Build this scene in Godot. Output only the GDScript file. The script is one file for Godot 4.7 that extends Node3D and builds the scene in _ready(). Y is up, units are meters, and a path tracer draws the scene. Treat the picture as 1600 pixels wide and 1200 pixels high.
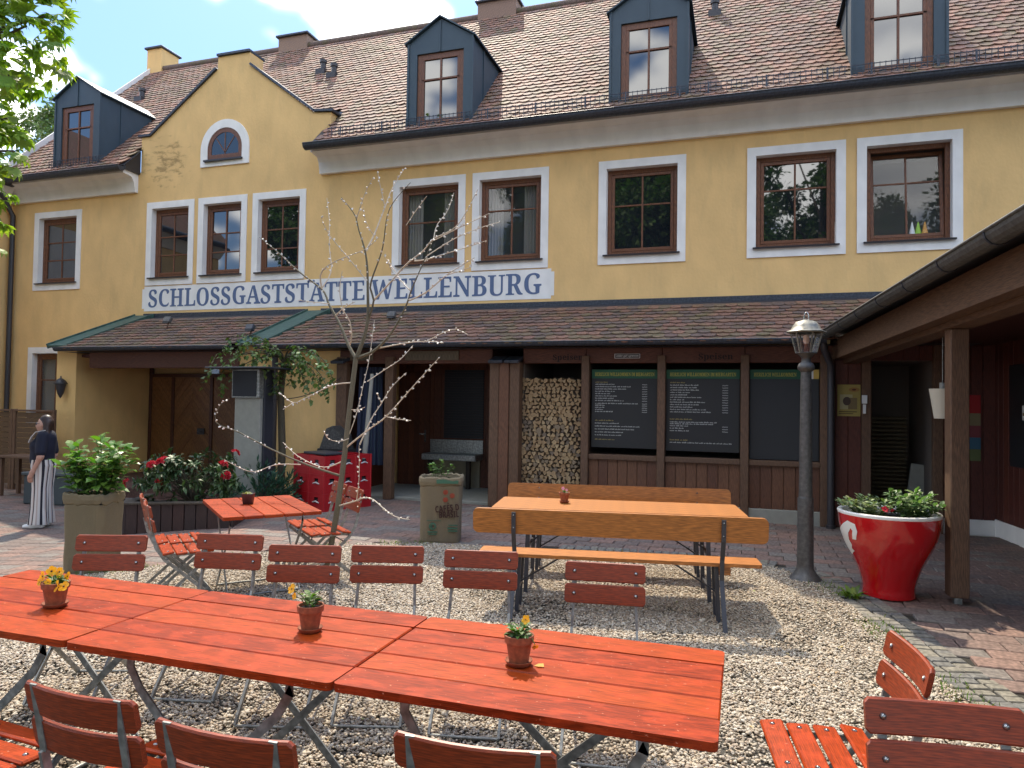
extends Node3D
# A beer garden in front of a yellow inn. x runs along the facade, z towards the viewer, y up, metres.
const FOCAL := 1110.0
const EYE := Vector3(0, 1.70, 0)
var look: Basis
var M := {}
var T := {}
var taken := {}
var rng := RandomNumberGenerator.new()

# ---------------------------------------------------------------- geometry collector
class G:
	var v := PackedVector3Array()
	var n := PackedVector3Array()
	var c := PackedColorArray()
	var u := PackedVector2Array()
	var col := Color(1, 1, 1)
	func tri(a: Vector3, b: Vector3, d: Vector3, na: Vector3, nb: Vector3, nd: Vector3) -> void:
		v.append(a); v.append(d); v.append(b)
		n.append(na); n.append(nd); n.append(nb)
		c.append(col); c.append(col); c.append(col)
	func face(p: Array, out := Vector3.ZERO) -> void:
		var a: Vector3 = p[0]
		var nn: Vector3 = (p[1] - a).cross(p[2] - a)
		if nn.length_squared() < 1e-14 and p.size() > 3:
			nn = (p[2] - a).cross(p[3] - a)
		nn = nn.normalized()
		var flip := out != Vector3.ZERO and nn.dot(out) < 0.0
		if flip:
			nn = -nn
		for i in range(1, p.size() - 1):
			if flip:
				tri(a, p[i + 1], p[i], nn, nn, nn)
			else:
				tri(a, p[i], p[i + 1], nn, nn, nn)
	func uvquad(a: Vector3, b: Vector3, d: Vector3, e: Vector3) -> void: # lower left, lower right, upper right, upper left
		face([a, b, d, e])
		for q in [Vector2(0, 1), Vector2(1, 0), Vector2(1, 1), Vector2(0, 1), Vector2(0, 0), Vector2(1, 0)]:
			u.append(q)
	func box(t: Transform3D, s: Vector3, bev := 0.0) -> void:
		var h := s * 0.5
		bev = minf(bev, minf(h.x, minf(h.y, h.z)) * 0.9)
		if bev <= 0.0:
			for ax in 3:
				var b1 := (ax + 1) % 3
				var b2 := (ax + 2) % 3
				for sg in [-1.0, 1.0]:
					var q := []
					for k in [[-1, -1], [1, -1], [1, 1], [-1, 1]]:
						var p := Vector3.ZERO
						p[ax] = sg * h[ax]; p[b1] = k[0] * h[b1]; p[b2] = k[1] * h[b2]
						q.append(t * p)
					var o := Vector3.ZERO
					o[ax] = sg
					face(q, t.basis * o)
			return
		for ax in 3:
			var b1 := (ax + 1) % 3
			var b2 := (ax + 2) % 3
			for sg in [-1.0, 1.0]:
				var q := []
				for k in [[-1, -1], [1, -1], [1, 1], [-1, 1]]:
					var p := Vector3.ZERO
					p[ax] = sg * h[ax]; p[b1] = k[0] * (h[b1] - bev); p[b2] = k[1] * (h[b2] - bev)
					q.append(t * p)
				var o := Vector3.ZERO
				o[ax] = sg
				face(q, t.basis * o)
			for s1 in [-1.0, 1.0]:
				for s2 in [-1.0, 1.0]:
					var q := []
					for k in [[0, -1], [0, 1], [1, 1], [1, -1]]:
						var p := Vector3.ZERO
						p[ax] = k[1] * (h[ax] - bev)
						p[b1] = s1 * (h[b1] - (bev if k[0] == 1 else 0.0))
						p[b2] = s2 * (h[b2] - (0.0 if k[0] == 1 else bev))
						q.append(t * p)
					var o := Vector3.ZERO
					o[b1] = s1; o[b2] = s2
					face(q, t.basis * o)
		for sx in [-1.0, 1.0]:
			for sy in [-1.0, 1.0]:
				for sz in [-1.0, 1.0]:
					face([t * Vector3(sx * h.x, sy * (h.y - bev), sz * (h.z - bev)), t * Vector3(sx * (h.x - bev), sy * h.y, sz * (h.z - bev)), t * Vector3(sx * (h.x - bev), sy * (h.y - bev), sz * h.z)], t.basis * Vector3(sx, sy, sz))
	func bx(x0: float, x1: float, y0: float, y1: float, z0: float, z1: float, bev := 0.0) -> void:
		box(Transform3D(Basis(), Vector3((x0 + x1) / 2, (y0 + y1) / 2, (z0 + z1) / 2)), Vector3(absf(x1 - x0), absf(y1 - y0), absf(z1 - z0)), bev)
	func tube(p: Array, r: Array, sides := 8, cap := true) -> void:
		var k := p.size()
		var side := Vector3.ZERO
		var rings := []
		var norms := []
		for i in k:
			var d: Vector3 = (p[mini(i + 1, k - 1)] - p[maxi(i - 1, 0)]).normalized()
			if side == Vector3.ZERO:
				side = d.cross(Vector3.UP if absf(d.y) < 0.9 else Vector3.RIGHT)
			side = (side - d * side.dot(d)).normalized()
			var up := d.cross(side)
			var ring := PackedVector3Array()
			var nr := PackedVector3Array()
			for j in sides:
				var a := TAU * j / sides
				var o := side * cos(a) + up * sin(a)
				nr.append(o)
				ring.append(p[i] + o * float(r[i] if i < r.size() else r[-1]))
			rings.append(ring); norms.append(nr)
		for i in k - 1:
			for j in sides:
				var j2 := (j + 1) % sides
				var a: Vector3 = rings[i][j]
				var b: Vector3 = rings[i][j2]
				var d: Vector3 = rings[i + 1][j2]
				var e: Vector3 = rings[i + 1][j]
				tri(a, b, d, norms[i][j], norms[i][j2], norms[i + 1][j2])
				tri(a, d, e, norms[i][j], norms[i + 1][j2], norms[i + 1][j])
		if cap:
			face(Array(rings[0]), p[0] - p[1])
			face(Array(rings[k - 1]), p[k - 1] - p[k - 2])
	func bar(p: Array, w: float, t: float, wide: Vector3) -> void: # flat bar whose wide side lies along «wide»
		var k := p.size()
		var rings := []
		for i in k:
			var d: Vector3 = (p[mini(i + 1, k - 1)] - p[maxi(i - 1, 0)]).normalized()
			var a := (wide - d * wide.dot(d)).normalized()
			var b := d.cross(a)
			rings.append([p[i] + a * w / 2 + b * t / 2, p[i] - a * w / 2 + b * t / 2, p[i] - a * w / 2 - b * t / 2, p[i] + a * w / 2 - b * t / 2])
		for i in k - 1:
			var mid: Vector3 = (p[i] + p[i + 1]) / 2
			for j in 4:
				var q := [rings[i][j], rings[i][(j + 1) % 4], rings[i + 1][(j + 1) % 4], rings[i + 1][j]]
				face(q, (q[0] + q[1] + q[2] + q[3]) / 4 - mid)
		face(rings[0], p[0] - p[1])
		face(rings[k - 1], p[k - 1] - p[k - 2])
	func lathe(prof: Array, sides: int, t := Transform3D(), a0 := 0.0, a1 := TAU) -> void: # Vector2(radius, height), from below upwards on the outside
		var k := prof.size()
		var nr := []
		for i in k:
			var d: Vector2 = prof[mini(i + 1, k - 1)] - prof[maxi(i - 1, 0)]
			nr.append(Vector2(d.y, -d.x).normalized())
		for j in sides:
			var b0 := a0 + (a1 - a0) * j / sides
			var b1 := a0 + (a1 - a0) * (j + 1) / sides
			for i in k - 1:
				var q := []
				var m := []
				for e in [[i, b0], [i, b1], [i + 1, b1], [i + 1, b0]]:
					var pr: Vector2 = prof[e[0]]
					var nn: Vector2 = nr[e[0]]
					q.append(t * Vector3(pr.x * cos(e[1]), pr.y, -pr.x * sin(e[1])))
					m.append((t.basis * Vector3(nn.x * cos(e[1]), nn.y, -nn.x * sin(e[1]))).normalized())
				tri(q[0], q[1], q[2], m[0], m[1], m[2])
				tri(q[0], q[2], q[3], m[0], m[2], m[3])
	func ball(ctr: Vector3, r: Vector3, sides := 10, rings := 6) -> void:
		var prof := []
		for i in rings + 1:
			var a := -PI / 2 + PI * i / rings
			prof.append(Vector2(maxf(cos(a), 0.0001), sin(a)))
		lathe(prof, sides, Transform3D(Basis.from_scale(r), ctr))
	func prism(poly: PackedVector2Array, t: Transform3D, depth: float) -> void: # polygon in x,y, extruded from z=0 to z=-depth
		var idx := Geometry2D.triangulate_polygon(poly)
		for i in range(0, idx.size(), 3):
			var a := poly[idx[i]]
			var b := poly[idx[i + 1]]
			var d := poly[idx[i + 2]]
			face([t * Vector3(a.x, a.y, 0), t * Vector3(b.x, b.y, 0), t * Vector3(d.x, d.y, 0)], t.basis.z)
			face([t * Vector3(a.x, a.y, -depth), t * Vector3(b.x, b.y, -depth), t * Vector3(d.x, d.y, -depth)], -t.basis.z)
		var cw := Geometry2D.is_polygon_clockwise(poly)
		for i in poly.size():
			var a := poly[i]
			var b := poly[(i + 1) % poly.size()]
			var o := Vector2(b.y - a.y, a.x - b.x) * (-1.0 if cw else 1.0)
			face([t * Vector3(a.x, a.y, 0), t * Vector3(b.x, b.y, 0), t * Vector3(b.x, b.y, -depth), t * Vector3(a.x, a.y, -depth)], t.basis * Vector3(o.x, o.y, 0))
	func mesh() -> ArrayMesh:
		var a := []
		a.resize(Mesh.ARRAY_MAX)
		a[Mesh.ARRAY_VERTEX] = v
		a[Mesh.ARRAY_NORMAL] = n
		a[Mesh.ARRAY_COLOR] = c
		if u.size() == v.size():
			a[Mesh.ARRAY_TEX_UV] = u
		var m := ArrayMesh.new()
		m.add_surface_from_arrays(Mesh.PRIMITIVE_TRIANGLES, a)
		return m

# ---------------------------------------------------------------- scene helpers
func numbered(called: String) -> String:
	var k: int = taken.get(called, 0)
	taken[called] = k + 1
	return called if k == 0 else "%s_%03d" % [called, k]

func tag(o: Node, label: String, category: String, group := "") -> void:
	o.set_meta("label", label)
	o.set_meta("category", category)
	if group:
		o.set_meta("group", group)

func thing(called: String, label: String, category: String, at := Vector3.ZERO, turn := 0.0, group := "") -> Node3D:
	var o := Node3D.new()
	o.name = numbered(called)
	add_child(o)
	o.position = at
	o.rotation_degrees.y = turn
	tag(o, label, category, group)
	return o

func copy(o: Node3D, called: String, label: String, category: String, at: Vector3, turn: float, group := "") -> Node3D:
	var r: Node3D = o.duplicate()
	r.name = numbered(called)
	add_child(r)
	r.position = at
	r.rotation_degrees.y = turn
	tag(r, label, category, group)
	return r

func part(parent: Node, called: String, what, m: Material, label := "") -> MeshInstance3D:
	var o := MeshInstance3D.new()
	o.name = called
	o.mesh = what.mesh() if what is G else what
	o.material_override = m
	parent.add_child(o, true)
	if label:
		o.set_meta("label", label)
	return o

func structure(called: String, what, m: Material) -> MeshInstance3D:
	var o := part(self, called, what, m)
	o.set_meta("kind", "structure")
	return o

func many(parent: Node, called: String, m: Mesh, mt: Material, where: Array, cols := PackedColorArray(), stuff := false) -> MultiMeshInstance3D:
	var mm := MultiMesh.new()
	mm.transform_format = MultiMesh.TRANSFORM_3D
	mm.use_colors = cols.size() > 0
	mm.mesh = m
	mm.instance_count = where.size()
	for i in where.size():
		mm.set_instance_transform(i, where[i])
		if cols.size():
			mm.set_instance_color(i, cols[i])
	var o := MultiMeshInstance3D.new()
	o.name = called
	o.multimesh = mm
	o.material_override = mt
	parent.add_child(o, true)
	if stuff:
		o.set_meta("kind", "stuff")
	return o

func lettering(parent: Node, called: String, text: String, font: String, bold: bool, width: float, height: float, at: Transform3D, m: Material, deep := 0.004) -> MeshInstance3D:
	var f := SystemFont.new()
	f.font_names = PackedStringArray([font])
	f.font_weight = 700 if bold else 400
	var tm := TextMesh.new()
	tm.text = text
	tm.font = f
	tm.font_size = 64
	tm.pixel_size = 0.01
	tm.depth = 0.5
	tm.curve_step = 3.0
	var b := tm.get_aabb()
	var o := part(parent, called, tm, m)
	var s := Vector3(width / b.size.x, height / b.size.y, deep / b.size.z)
	var ctr := b.position + b.size / 2
	o.transform = at * Transform3D(Basis.from_scale(s), -ctr * s)
	return o

# a pixel of the photograph gives a direction only; the wall or the ground it meets gives the distance
func ray(px: float, py: float) -> Vector3:
	return look * Vector3((px - 800.0) / FOCAL, -(py - 600.0) / FOCAL, -1.0)
func on_wall(px: float, py: float, z: float) -> Vector3:
	var d := ray(px, py)
	return EYE + d * (z / d.z)
func on_floor(px: float, py: float, h := 0.0) -> Vector3:
	var d := ray(px, py)
	return EYE + d * ((h - EYE.y) / d.y)
func ground(x: float) -> float:
	return -0.2 * smoothstep(-5.6, -9.6, x)
func R(a: float, b: float) -> float:
	return rng.randf_range(a, b)
func X(x: float, y: float, z: float, turn := 0.0) -> Transform3D:
	return Transform3D(Basis(Vector3.UP, deg_to_rad(turn)), Vector3(x, y, z))

# ---------------------------------------------------------------- materials
func noise_tex(freq: float, oct: int, lo: float, size := 512, seed_ := 1, power := 1.0) -> ImageTexture:
	var f := FastNoiseLite.new()
	f.seed = seed_
	f.frequency = freq
	f.fractal_octaves = oct
	f.noise_type = FastNoiseLite.TYPE_SIMPLEX_SMOOTH
	var im := f.get_seamless_image(size, size)
	im.convert(Image.FORMAT_L8)
	var d := im.get_data()
	for i in d.size():
		d[i] = int(255.0 * (lo + (1.0 - lo) * pow(d[i] / 255.0, power)))
	return ImageTexture.create_from_image(Image.create_from_data(size, size, false, Image.FORMAT_L8, d))

func patch_tex(freq: float, seed_: int, cut: float, soft: float, most: float, c0: Color, c1: Color, chips := 0.0) -> ImageTexture: # patches of another colour, their share in the alpha channel
	var f := FastNoiseLite.new()
	f.seed = seed_
	f.frequency = freq
	f.fractal_octaves = 5
	var a := f.get_seamless_image(512, 512)
	f.seed = seed_ + 1
	f.frequency = freq * 5.0
	var b := f.get_seamless_image(512, 512)
	a.convert(Image.FORMAT_L8)
	b.convert(Image.FORMAT_L8)
	var da := a.get_data()
	var db := b.get_data()
	var out := PackedByteArray()
	out.resize(512 * 512 * 4)
	for i in 512 * 512:
		var v := da[i] / 255.0
		var w := db[i] / 255.0
		var al := smoothstep(cut, cut + soft, v + (w - 0.5) * 0.3) * most
		var c := c0.lerp(c1, w)
		if chips > 0.0 and w > chips:
			al = 0.75
			c = Color(0.86, 0.62, 0.5)
		out[i * 4] = int(c.r * 255.0)
		out[i * 4 + 1] = int(c.g * 255.0)
		out[i * 4 + 2] = int(c.b * 255.0)
		out[i * 4 + 3] = int(al * 255.0)
	return ImageTexture.create_from_image(Image.create_from_data(512, 512, false, Image.FORMAT_RGBA8, out))

func patched(m: StandardMaterial3D, tex: String, scale: Vector3, world := true) -> void:
	m.detail_enabled = true
	m.detail_albedo = T[tex]
	m.detail_blend_mode = BaseMaterial3D.BLEND_MODE_MIX
	m.detail_uv_layer = BaseMaterial3D.DETAIL_UV_2
	m.uv2_triplanar = true
	m.uv2_world_triplanar = world
	m.uv2_scale = scale

func sm(c: Color, rough := 0.8, tex := "", scale := Vector3.ONE, bump := 0.0, world := false) -> StandardMaterial3D:
	var m := StandardMaterial3D.new()
	m.albedo_color = c.linear_to_srgb()
	m.roughness = rough
	m.vertex_color_use_as_albedo = true
	if tex:
		m.albedo_texture = T[tex]
		m.uv1_triplanar = true
		m.uv1_world_triplanar = world
		m.uv1_scale = scale
		if bump > 0.0:
			m.heightmap_enabled = true
			m.heightmap_texture = T[tex]
			m.heightmap_scale = bump
	return m

func leafy(c: Color, back: Color, rough := 0.5) -> StandardMaterial3D:
	var m := sm(c, rough)
	m.backlight_enabled = true
	m.backlight = back.linear_to_srgb()
	m.cull_mode = BaseMaterial3D.CULL_DISABLED
	return m

func metal(c: Color, rough: float, metallic: float) -> StandardMaterial3D:
	var m := sm(c, rough, "blotch", Vector3.ONE * 3.0)
	m.metallic = metallic
	return m

func make_materials() -> void:
	T.blotch = noise_tex(0.012, 5, 0.62, 512, 3)
	T.fine = noise_tex(0.06, 4, 0.6, 512, 5)
	T.grain = noise_tex(0.03, 5, 0.52, 512, 8)
	T.soft = noise_tex(0.008, 4, 0.93, 512, 11)
	T.rough = noise_tex(0.09, 3, 0.3, 512, 13)
	T.faded = patch_tex(0.012, 31, 0.42, 0.3, 0.42, Color(0.80, 0.32, 0.14), Color(0.62, 0.20, 0.10), 0.87)
	T.moss = patch_tex(0.014, 41, 0.58, 0.12, 0.5, Color(0.42, 0.40, 0.2), Color(0.27, 0.27, 0.13))
	T.streak = patch_tex(0.008, 51, 0.45, 0.5, 0.10, Color(0.62, 0.54, 0.4), Color(0.52, 0.45, 0.34))
	M.plaster = sm(Color(0.84, 0.545, 0.225), 0.9, "soft", Vector3(0.35, 0.22, 0.35), 0.0, true)
	M.plaster.heightmap_enabled = true
	M.plaster.heightmap_texture = T.rough
	M.plaster.heightmap_scale = 0.35
	patched(M.plaster, "streak", Vector3(0.55, 0.13, 0.55))
	M.white_plaster = sm(Color(0.90, 0.87, 0.82), 0.85, "soft", Vector3(0.6, 0.4, 0.6), 0.0, true)
	M.tile = sm(Color(1, 1, 1), 0.75, "blotch", Vector3(2.5, 2.5, 2.5), 0.25, true)
	patched(M.tile, "moss", Vector3(0.3, 0.3, 0.3))
	M.zinc = metal(Color(0.085, 0.095, 0.12), 0.45, 0.35)
	M.dormer = sm(Color(0.04, 0.068, 0.09), 0.5, "soft", Vector3(1, .6, 1))
	M.copper = sm(Color(0.07, 0.15, 0.12), 0.55, "blotch", Vector3(1.2, 1.2, 1.2))
	M.frame = sm(Color(0.29, 0.105, 0.042), 0.45, "grain", Vector3(6, 0.6, 6), 0.05)
	M.sill = sm(Color(0.035, 0.032, 0.036), 0.45)
	M.glass = StandardMaterial3D.new()
	M.glass.transparency = BaseMaterial3D.TRANSPARENCY_ALPHA
	M.glass.albedo_color = Color(0.55, 0.62, 0.66, 0.06)
	M.glass.roughness = 0.015
	M.glass.metallic_specular = 1.0
	M.sky_glass = sm(Color(0.012, 0.014, 0.018), 0.02)
	M.sky_glass.metallic_specular = 1.0
	M.sky_glass.clearcoat_enabled = true
	M.sky_glass.clearcoat = 1.0
	M.sky_glass.clearcoat_roughness = 0.01
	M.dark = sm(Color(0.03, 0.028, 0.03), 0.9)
	M.room = sm(Color(0.14, 0.11, 0.09), 0.95)
	M.curtain = sm(Color(0.24, 0.22, 0.19), 0.9)
	M.board = sm(Color(0.135, 0.036, 0.016), 0.6, "grain", Vector3(9, 0.5, 9), 0.12, true)
	M.beam = sm(Color(0.20, 0.062, 0.030), 0.6, "grain", Vector3(0.5, 8, 8), 0.12, true)
	M.post = sm(Color(0.23, 0.12, 0.065), 0.65, "grain", Vector3(9, 0.5, 9), 0.15)
	M.beam_long = sm(Color(0.20, 0.105, 0.055), 0.7, "grain", Vector3(7, 7, 0.4), 0.15)
	M.door = sm(Color(0.25, 0.09, 0.026), 0.5, "grain", Vector3(5, 0.6, 5), 0.1)
	M.red_wood = sm(Color(0.52, 0.064, 0.008), 0.42, "grain", Vector3(0.5, 12, 12), 0.04)
	M.red_wood.metallic_specular = 0.3
	patched(M.red_wood, "faded", Vector3(0.9, 1.8, 1.8))
	M.red_back = sm(Color(0.43, 0.062, 0.012), 0.45, "grain", Vector3(0.8, 10, 10), 0.03)
	M.orange_wood = sm(Color(0.68, 0.24, 0.045), 0.4, "grain", Vector3(0.5, 8, 8), 0.02)
	M.steel = metal(Color(0.40, 0.40, 0.37), 0.5, 0.55)
	M.bright_steel = metal(Color(0.62, 0.62, 0.58), 0.4, 0.5)
	M.bolt = metal(Color(0.75, 0.75, 0.72), 0.25, 0.9)
	M.dark_steel = sm(Color(0.035, 0.036, 0.045), 0.45)
	M.terracotta = sm(Color(0.40, 0.115, 0.045), 0.8, "blotch", Vector3(6, 6, 6), 0.1)
	M.soil = sm(Color(0.03, 0.022, 0.016), 0.95, "rough", Vector3(8, 8, 8), 2.0)
	M.burlap = sm(Color(0.52, 0.40, 0.225), 0.95, "rough", Vector3(9, 9, 9), 0.5)
	M.sack_red = sm(Color(0.30, 0.06, 0.03), 0.95)
	M.sack_dark = sm(Color(0.06, 0.025, 0.02), 0.95)
	M.sack_green = sm(Color(0.06, 0.14, 0.085), 0.95)
	M.gloss_red = sm(Color(0.50, 0.004, 0.008), 0.16)
	M.gloss_red.clearcoat_enabled = true
	M.gloss_red.clearcoat = 0.8
	M.gloss_red.clearcoat_roughness = 0.05
	M.gloss_white = sm(Color(0.8, 0.78, 0.74), 0.2)
	M.crate = sm(Color(0.40, 0.008, 0.014), 0.4)
	M.crate_grip = sm(Color(0.55, 0.5, 0.5), 0.4)
	M.lamp = metal(Color(0.14, 0.135, 0.13), 0.5, 0.3)
	M.lamp_head = metal(Color(0.36, 0.34, 0.28), 0.5, 0.5)
	M.bark = sm(Color(0.22, 0.175, 0.105), 0.85, "rough", Vector3(9, 4, 9), 0.4)
	M.twig = sm(Color(0.56, 0.46, 0.34), 0.6)
	M.sapling = sm(Color(0.34, 0.29, 0.18), 0.8, "rough", Vector3(9, 4, 9), 0.3)
	M.bud = sm(Color(0.80, 0.74, 0.65), 0.6)
	M.log_end = sm(Color(1, 1, 1), 0.85, "fine", Vector3(9, 9, 9), 0.2)
	M.leaf = leafy(Color(0.085, 0.16, 0.03), Color(0.5, 0.75, 0.12))
	M.leaf_dark = leafy(Color(0.045, 0.10, 0.025), Color(0.25, 0.4, 0.06))
	M.leaf_blue = leafy(Color(0.035, 0.10, 0.06), Color(0.1, 0.2, 0.1))
	M.petal_yellow = leafy(Color(0.85, 0.5, 0.01), Color(0.8, 0.5, 0.02))
	M.petal_red = leafy(Color(0.52, 0.012, 0.03), Color(0.5, 0.03, 0.04))
	M.petal_pink = leafy(Color(0.7, 0.35, 0.4), Color(0.5, 0.2, 0.25))
	M.grass = leafy(Color(0.14, 0.22, 0.035), Color(0.5, 0.7, 0.1))
	M.paver = sm(Color(1, 1, 1), 0.85, "blotch", Vector3(3, 3, 3), 0.25, true)
	M.joint = sm(Color(0.085, 0.075, 0.055), 0.95, "rough", Vector3(5, 5, 5), 0.6, true)
	M.pebble = sm(Color(1, 1, 1), 0.7)
	M.grit = sm(Color(0.22, 0.195, 0.155), 0.95, "rough", Vector3(4, 4, 4), 1.0, true)
	M.concrete = sm(Color(0.34, 0.33, 0.28), 0.85, "soft", Vector3(1.5, 1.5, 1.5), 0.1)
	M.menu_black = sm(Color(0.016, 0.017, 0.020), 0.5)
	M.menu_green = sm(Color(0.010, 0.085, 0.038), 0.55)
	M.menu_gold = sm(Color(0.45, 0.38, 0.06), 0.6)
	M.ink = sm(Color(0.02, 0.012, 0.012), 0.8)
	M.sign_blue = sm(Color(0.105, 0.15, 0.265), 0.8)
	M.white = sm(Color(0.78, 0.78, 0.75), 0.5)
	M.skin = sm(Color(0.50, 0.27, 0.19), 0.55)
	M.navy = sm(Color(0.008, 0.009, 0.022), 0.85)
	M.hair = sm(Color(0.035, 0.016, 0.012), 0.45)
	M.cloth = sm(Color(1, 1, 1), 0.85)

const SUN := Vector3(-0.267, 0.809, -0.524)

func make_sky() -> ImageTexture:
	var w := 1024
	var h := 512
	var f := FastNoiseLite.new()
	f.seed = 21
	f.frequency = 0.9
	f.fractal_octaves = 6
	f.fractal_gain = 0.52
	var im := Image.create(w, h, false, Image.FORMAT_RGBF)
	var sun := SUN.normalized()
	for j in h:
		var el := PI / 2 - PI * (j + 0.5) / h
		var y := sin(el)
		var cy := cos(el)
		for i in w:
			if j > h / 2 + 8:
				im.set_pixel(i, j, Color(0.3, 0.29, 0.26))
				continue
			var a := TAU * (i + 0.5) / w
			var d := Vector3(sin(a) * cy, y, -cos(a) * cy)
			var t := pow(1.0 - clampf(y, 0.0, 1.0), 2.6)
			var c := Vector3(0.07, 0.175, 0.43).lerp(Vector3(0.29, 0.45, 0.66), t)
			var near := maxf(d.dot(sun), 0.0)
			c += Vector3(0.9, 0.95, 1.0) * (0.20 * pow(near, 6.0) + 0.9 * pow(near, 40.0))
			var k := 1.0 / (maxf(y, 0.0) + 0.22)
			var q := f.get_noise_3d(d.x * k * 1.3 + 3.1, 0.4 * y, d.z * k * 1.3 + 5.2) + 0.34 * f.get_noise_3d(d.x * k * 5.0, 7.0, d.z * k * 5.0)
			var cl := smoothstep(0.03, 0.20, q)
			var lit := Vector3(1.5, 1.49, 1.45).lerp(Vector3(0.8, 0.83, 0.9), smoothstep(0.3, 0.75, q))
			c = c.lerp(lit, cl * 0.95)
			im.set_pixel(i, j, Color(c.x, c.y, c.z))
	return ImageTexture.create_from_image(im)

func make_world() -> void:
	look = Basis.from_euler(Vector3(deg_to_rad(1.5), deg_to_rad(18.0), deg_to_rad(0.88)), EULER_ORDER_YXZ)
	var cam := Camera3D.new()
	cam.name = "camera"
	cam.fov = rad_to_deg(2.0 * atan(600.0 / FOCAL))
	cam.near = 0.05
	cam.far = 400.0
	cam.transform = Transform3D(look, EYE)
	add_child(cam)
	cam.current = true
	var env := Environment.new()
	env.background_mode = Environment.BG_SKY
	var sky := Sky.new()
	var pm := PanoramaSkyMaterial.new()
	pm.panorama = make_sky()
	sky.sky_material = pm
	env.sky = sky
	env.background_energy_multiplier = 1.0
	env.tonemap_mode = Environment.TONE_MAPPER_LINEAR
	env.tonemap_exposure = 2.9
	env.sdfgi_enabled = true
	env.ssao_enabled = true
	env.ssil_enabled = true
	var we := WorldEnvironment.new()
	we.name = "surroundings"
	we.environment = env
	add_child(we)
	var sun := DirectionalLight3D.new()
	sun.name = "sun"
	sun.light_energy = 0.72
	sun.light_color = Color(1.0, 0.95, 0.86)
	sun.light_angular_distance = 0.5
	sun.shadow_enabled = true
	add_child(sun)
	sun.look_at_from_position(SUN * 50.0, Vector3.ZERO, Vector3.UP)

# ---------------------------------------------------------------- ground
var gravel_edge := PackedVector2Array([Vector2(-16, 40), Vector2(-9, 3), Vector2(-6.9, -3.2), Vector2(-6.4, -4.6), Vector2(-5.8, -5.45), Vector2(-5.4, -6.05), Vector2(-5.0, -6.75), Vector2(-4.3, -7.5), Vector2(-3.6, -7.85), Vector2(-2.0, -8.05), Vector2(-0.3, -8.15), Vector2(0.35, -8.05), Vector2(0.62, -7.65), Vector2(0.8, -7.2), Vector2(0.93, -6.6), Vector2(1.02, -6.1), Vector2(1.08, -5.6), Vector2(1.18, -5.2), Vector2(1.30, -4.7), Vector2(1.44, -4.2), Vector2(1.8, -3.2), Vector2(2.4, -1.5), Vector2(3.0, 1.0), Vector2(18, 40)])

func paver_mesh(w: float, d: float) -> ArrayMesh:
	var g := G.new()
	var b := 0.006
	var t := [Vector3(-w / 2 + b, 0, -d / 2 + b), Vector3(-w / 2 + b, 0, d / 2 - b), Vector3(w / 2 - b, 0, d / 2 - b), Vector3(w / 2 - b, 0, -d / 2 + b)]
	var s := [Vector3(-w / 2, -b, -d / 2), Vector3(-w / 2, -b, d / 2), Vector3(w / 2, -b, d / 2), Vector3(w / 2, -b, -d / 2)]
	var e := Vector3(0, -0.03, 0)
	g.face(t, Vector3.UP)
	for i in 4:
		var k := (i + 1) % 4
		g.face([t[i], s[i], s[k], t[k]], s[i] + s[k] + Vector3.UP * 0.3)
		g.face([s[i], s[i] + e, s[k] + e, s[k]], s[i] + s[k])
	return g.mesh()

func in_view(p: Vector3) -> bool:
	var q := look.inverse() * (p - EYE)
	return q.z < -0.3 and absf(q.x / q.z) < 0.74 and absf(q.y / q.z) < 0.56

func pieces(parent: Node, called: String, list: Array, mesh: Mesh, mats: Array) -> void: # list of [Transform3D, tone index]; the 300 that show largest are parts of their own
	list.sort_custom(func(a, b): return a[2] < b[2])
	var rest := {}
	for i in list.size():
		var l: Array = list[i]
		if i < 300:
			part(parent, called, mesh, mats[l[1]]).transform = l[0]
		else:
			if not rest.has(l[1]):
				rest[l[1]] = []
			rest[l[1]].append(l[0])
	for k in rest:
		many(parent, called + "_field", mesh, mats[k], rest[k], PackedColorArray(), true)

func tones(base: StandardMaterial3D, cols: Array) -> Array:
	var out := []
	for c in cols:
		var m: StandardMaterial3D = base.duplicate()
		m.albedo_color = c.linear_to_srgb()
		out.append(m)
	return out

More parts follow.
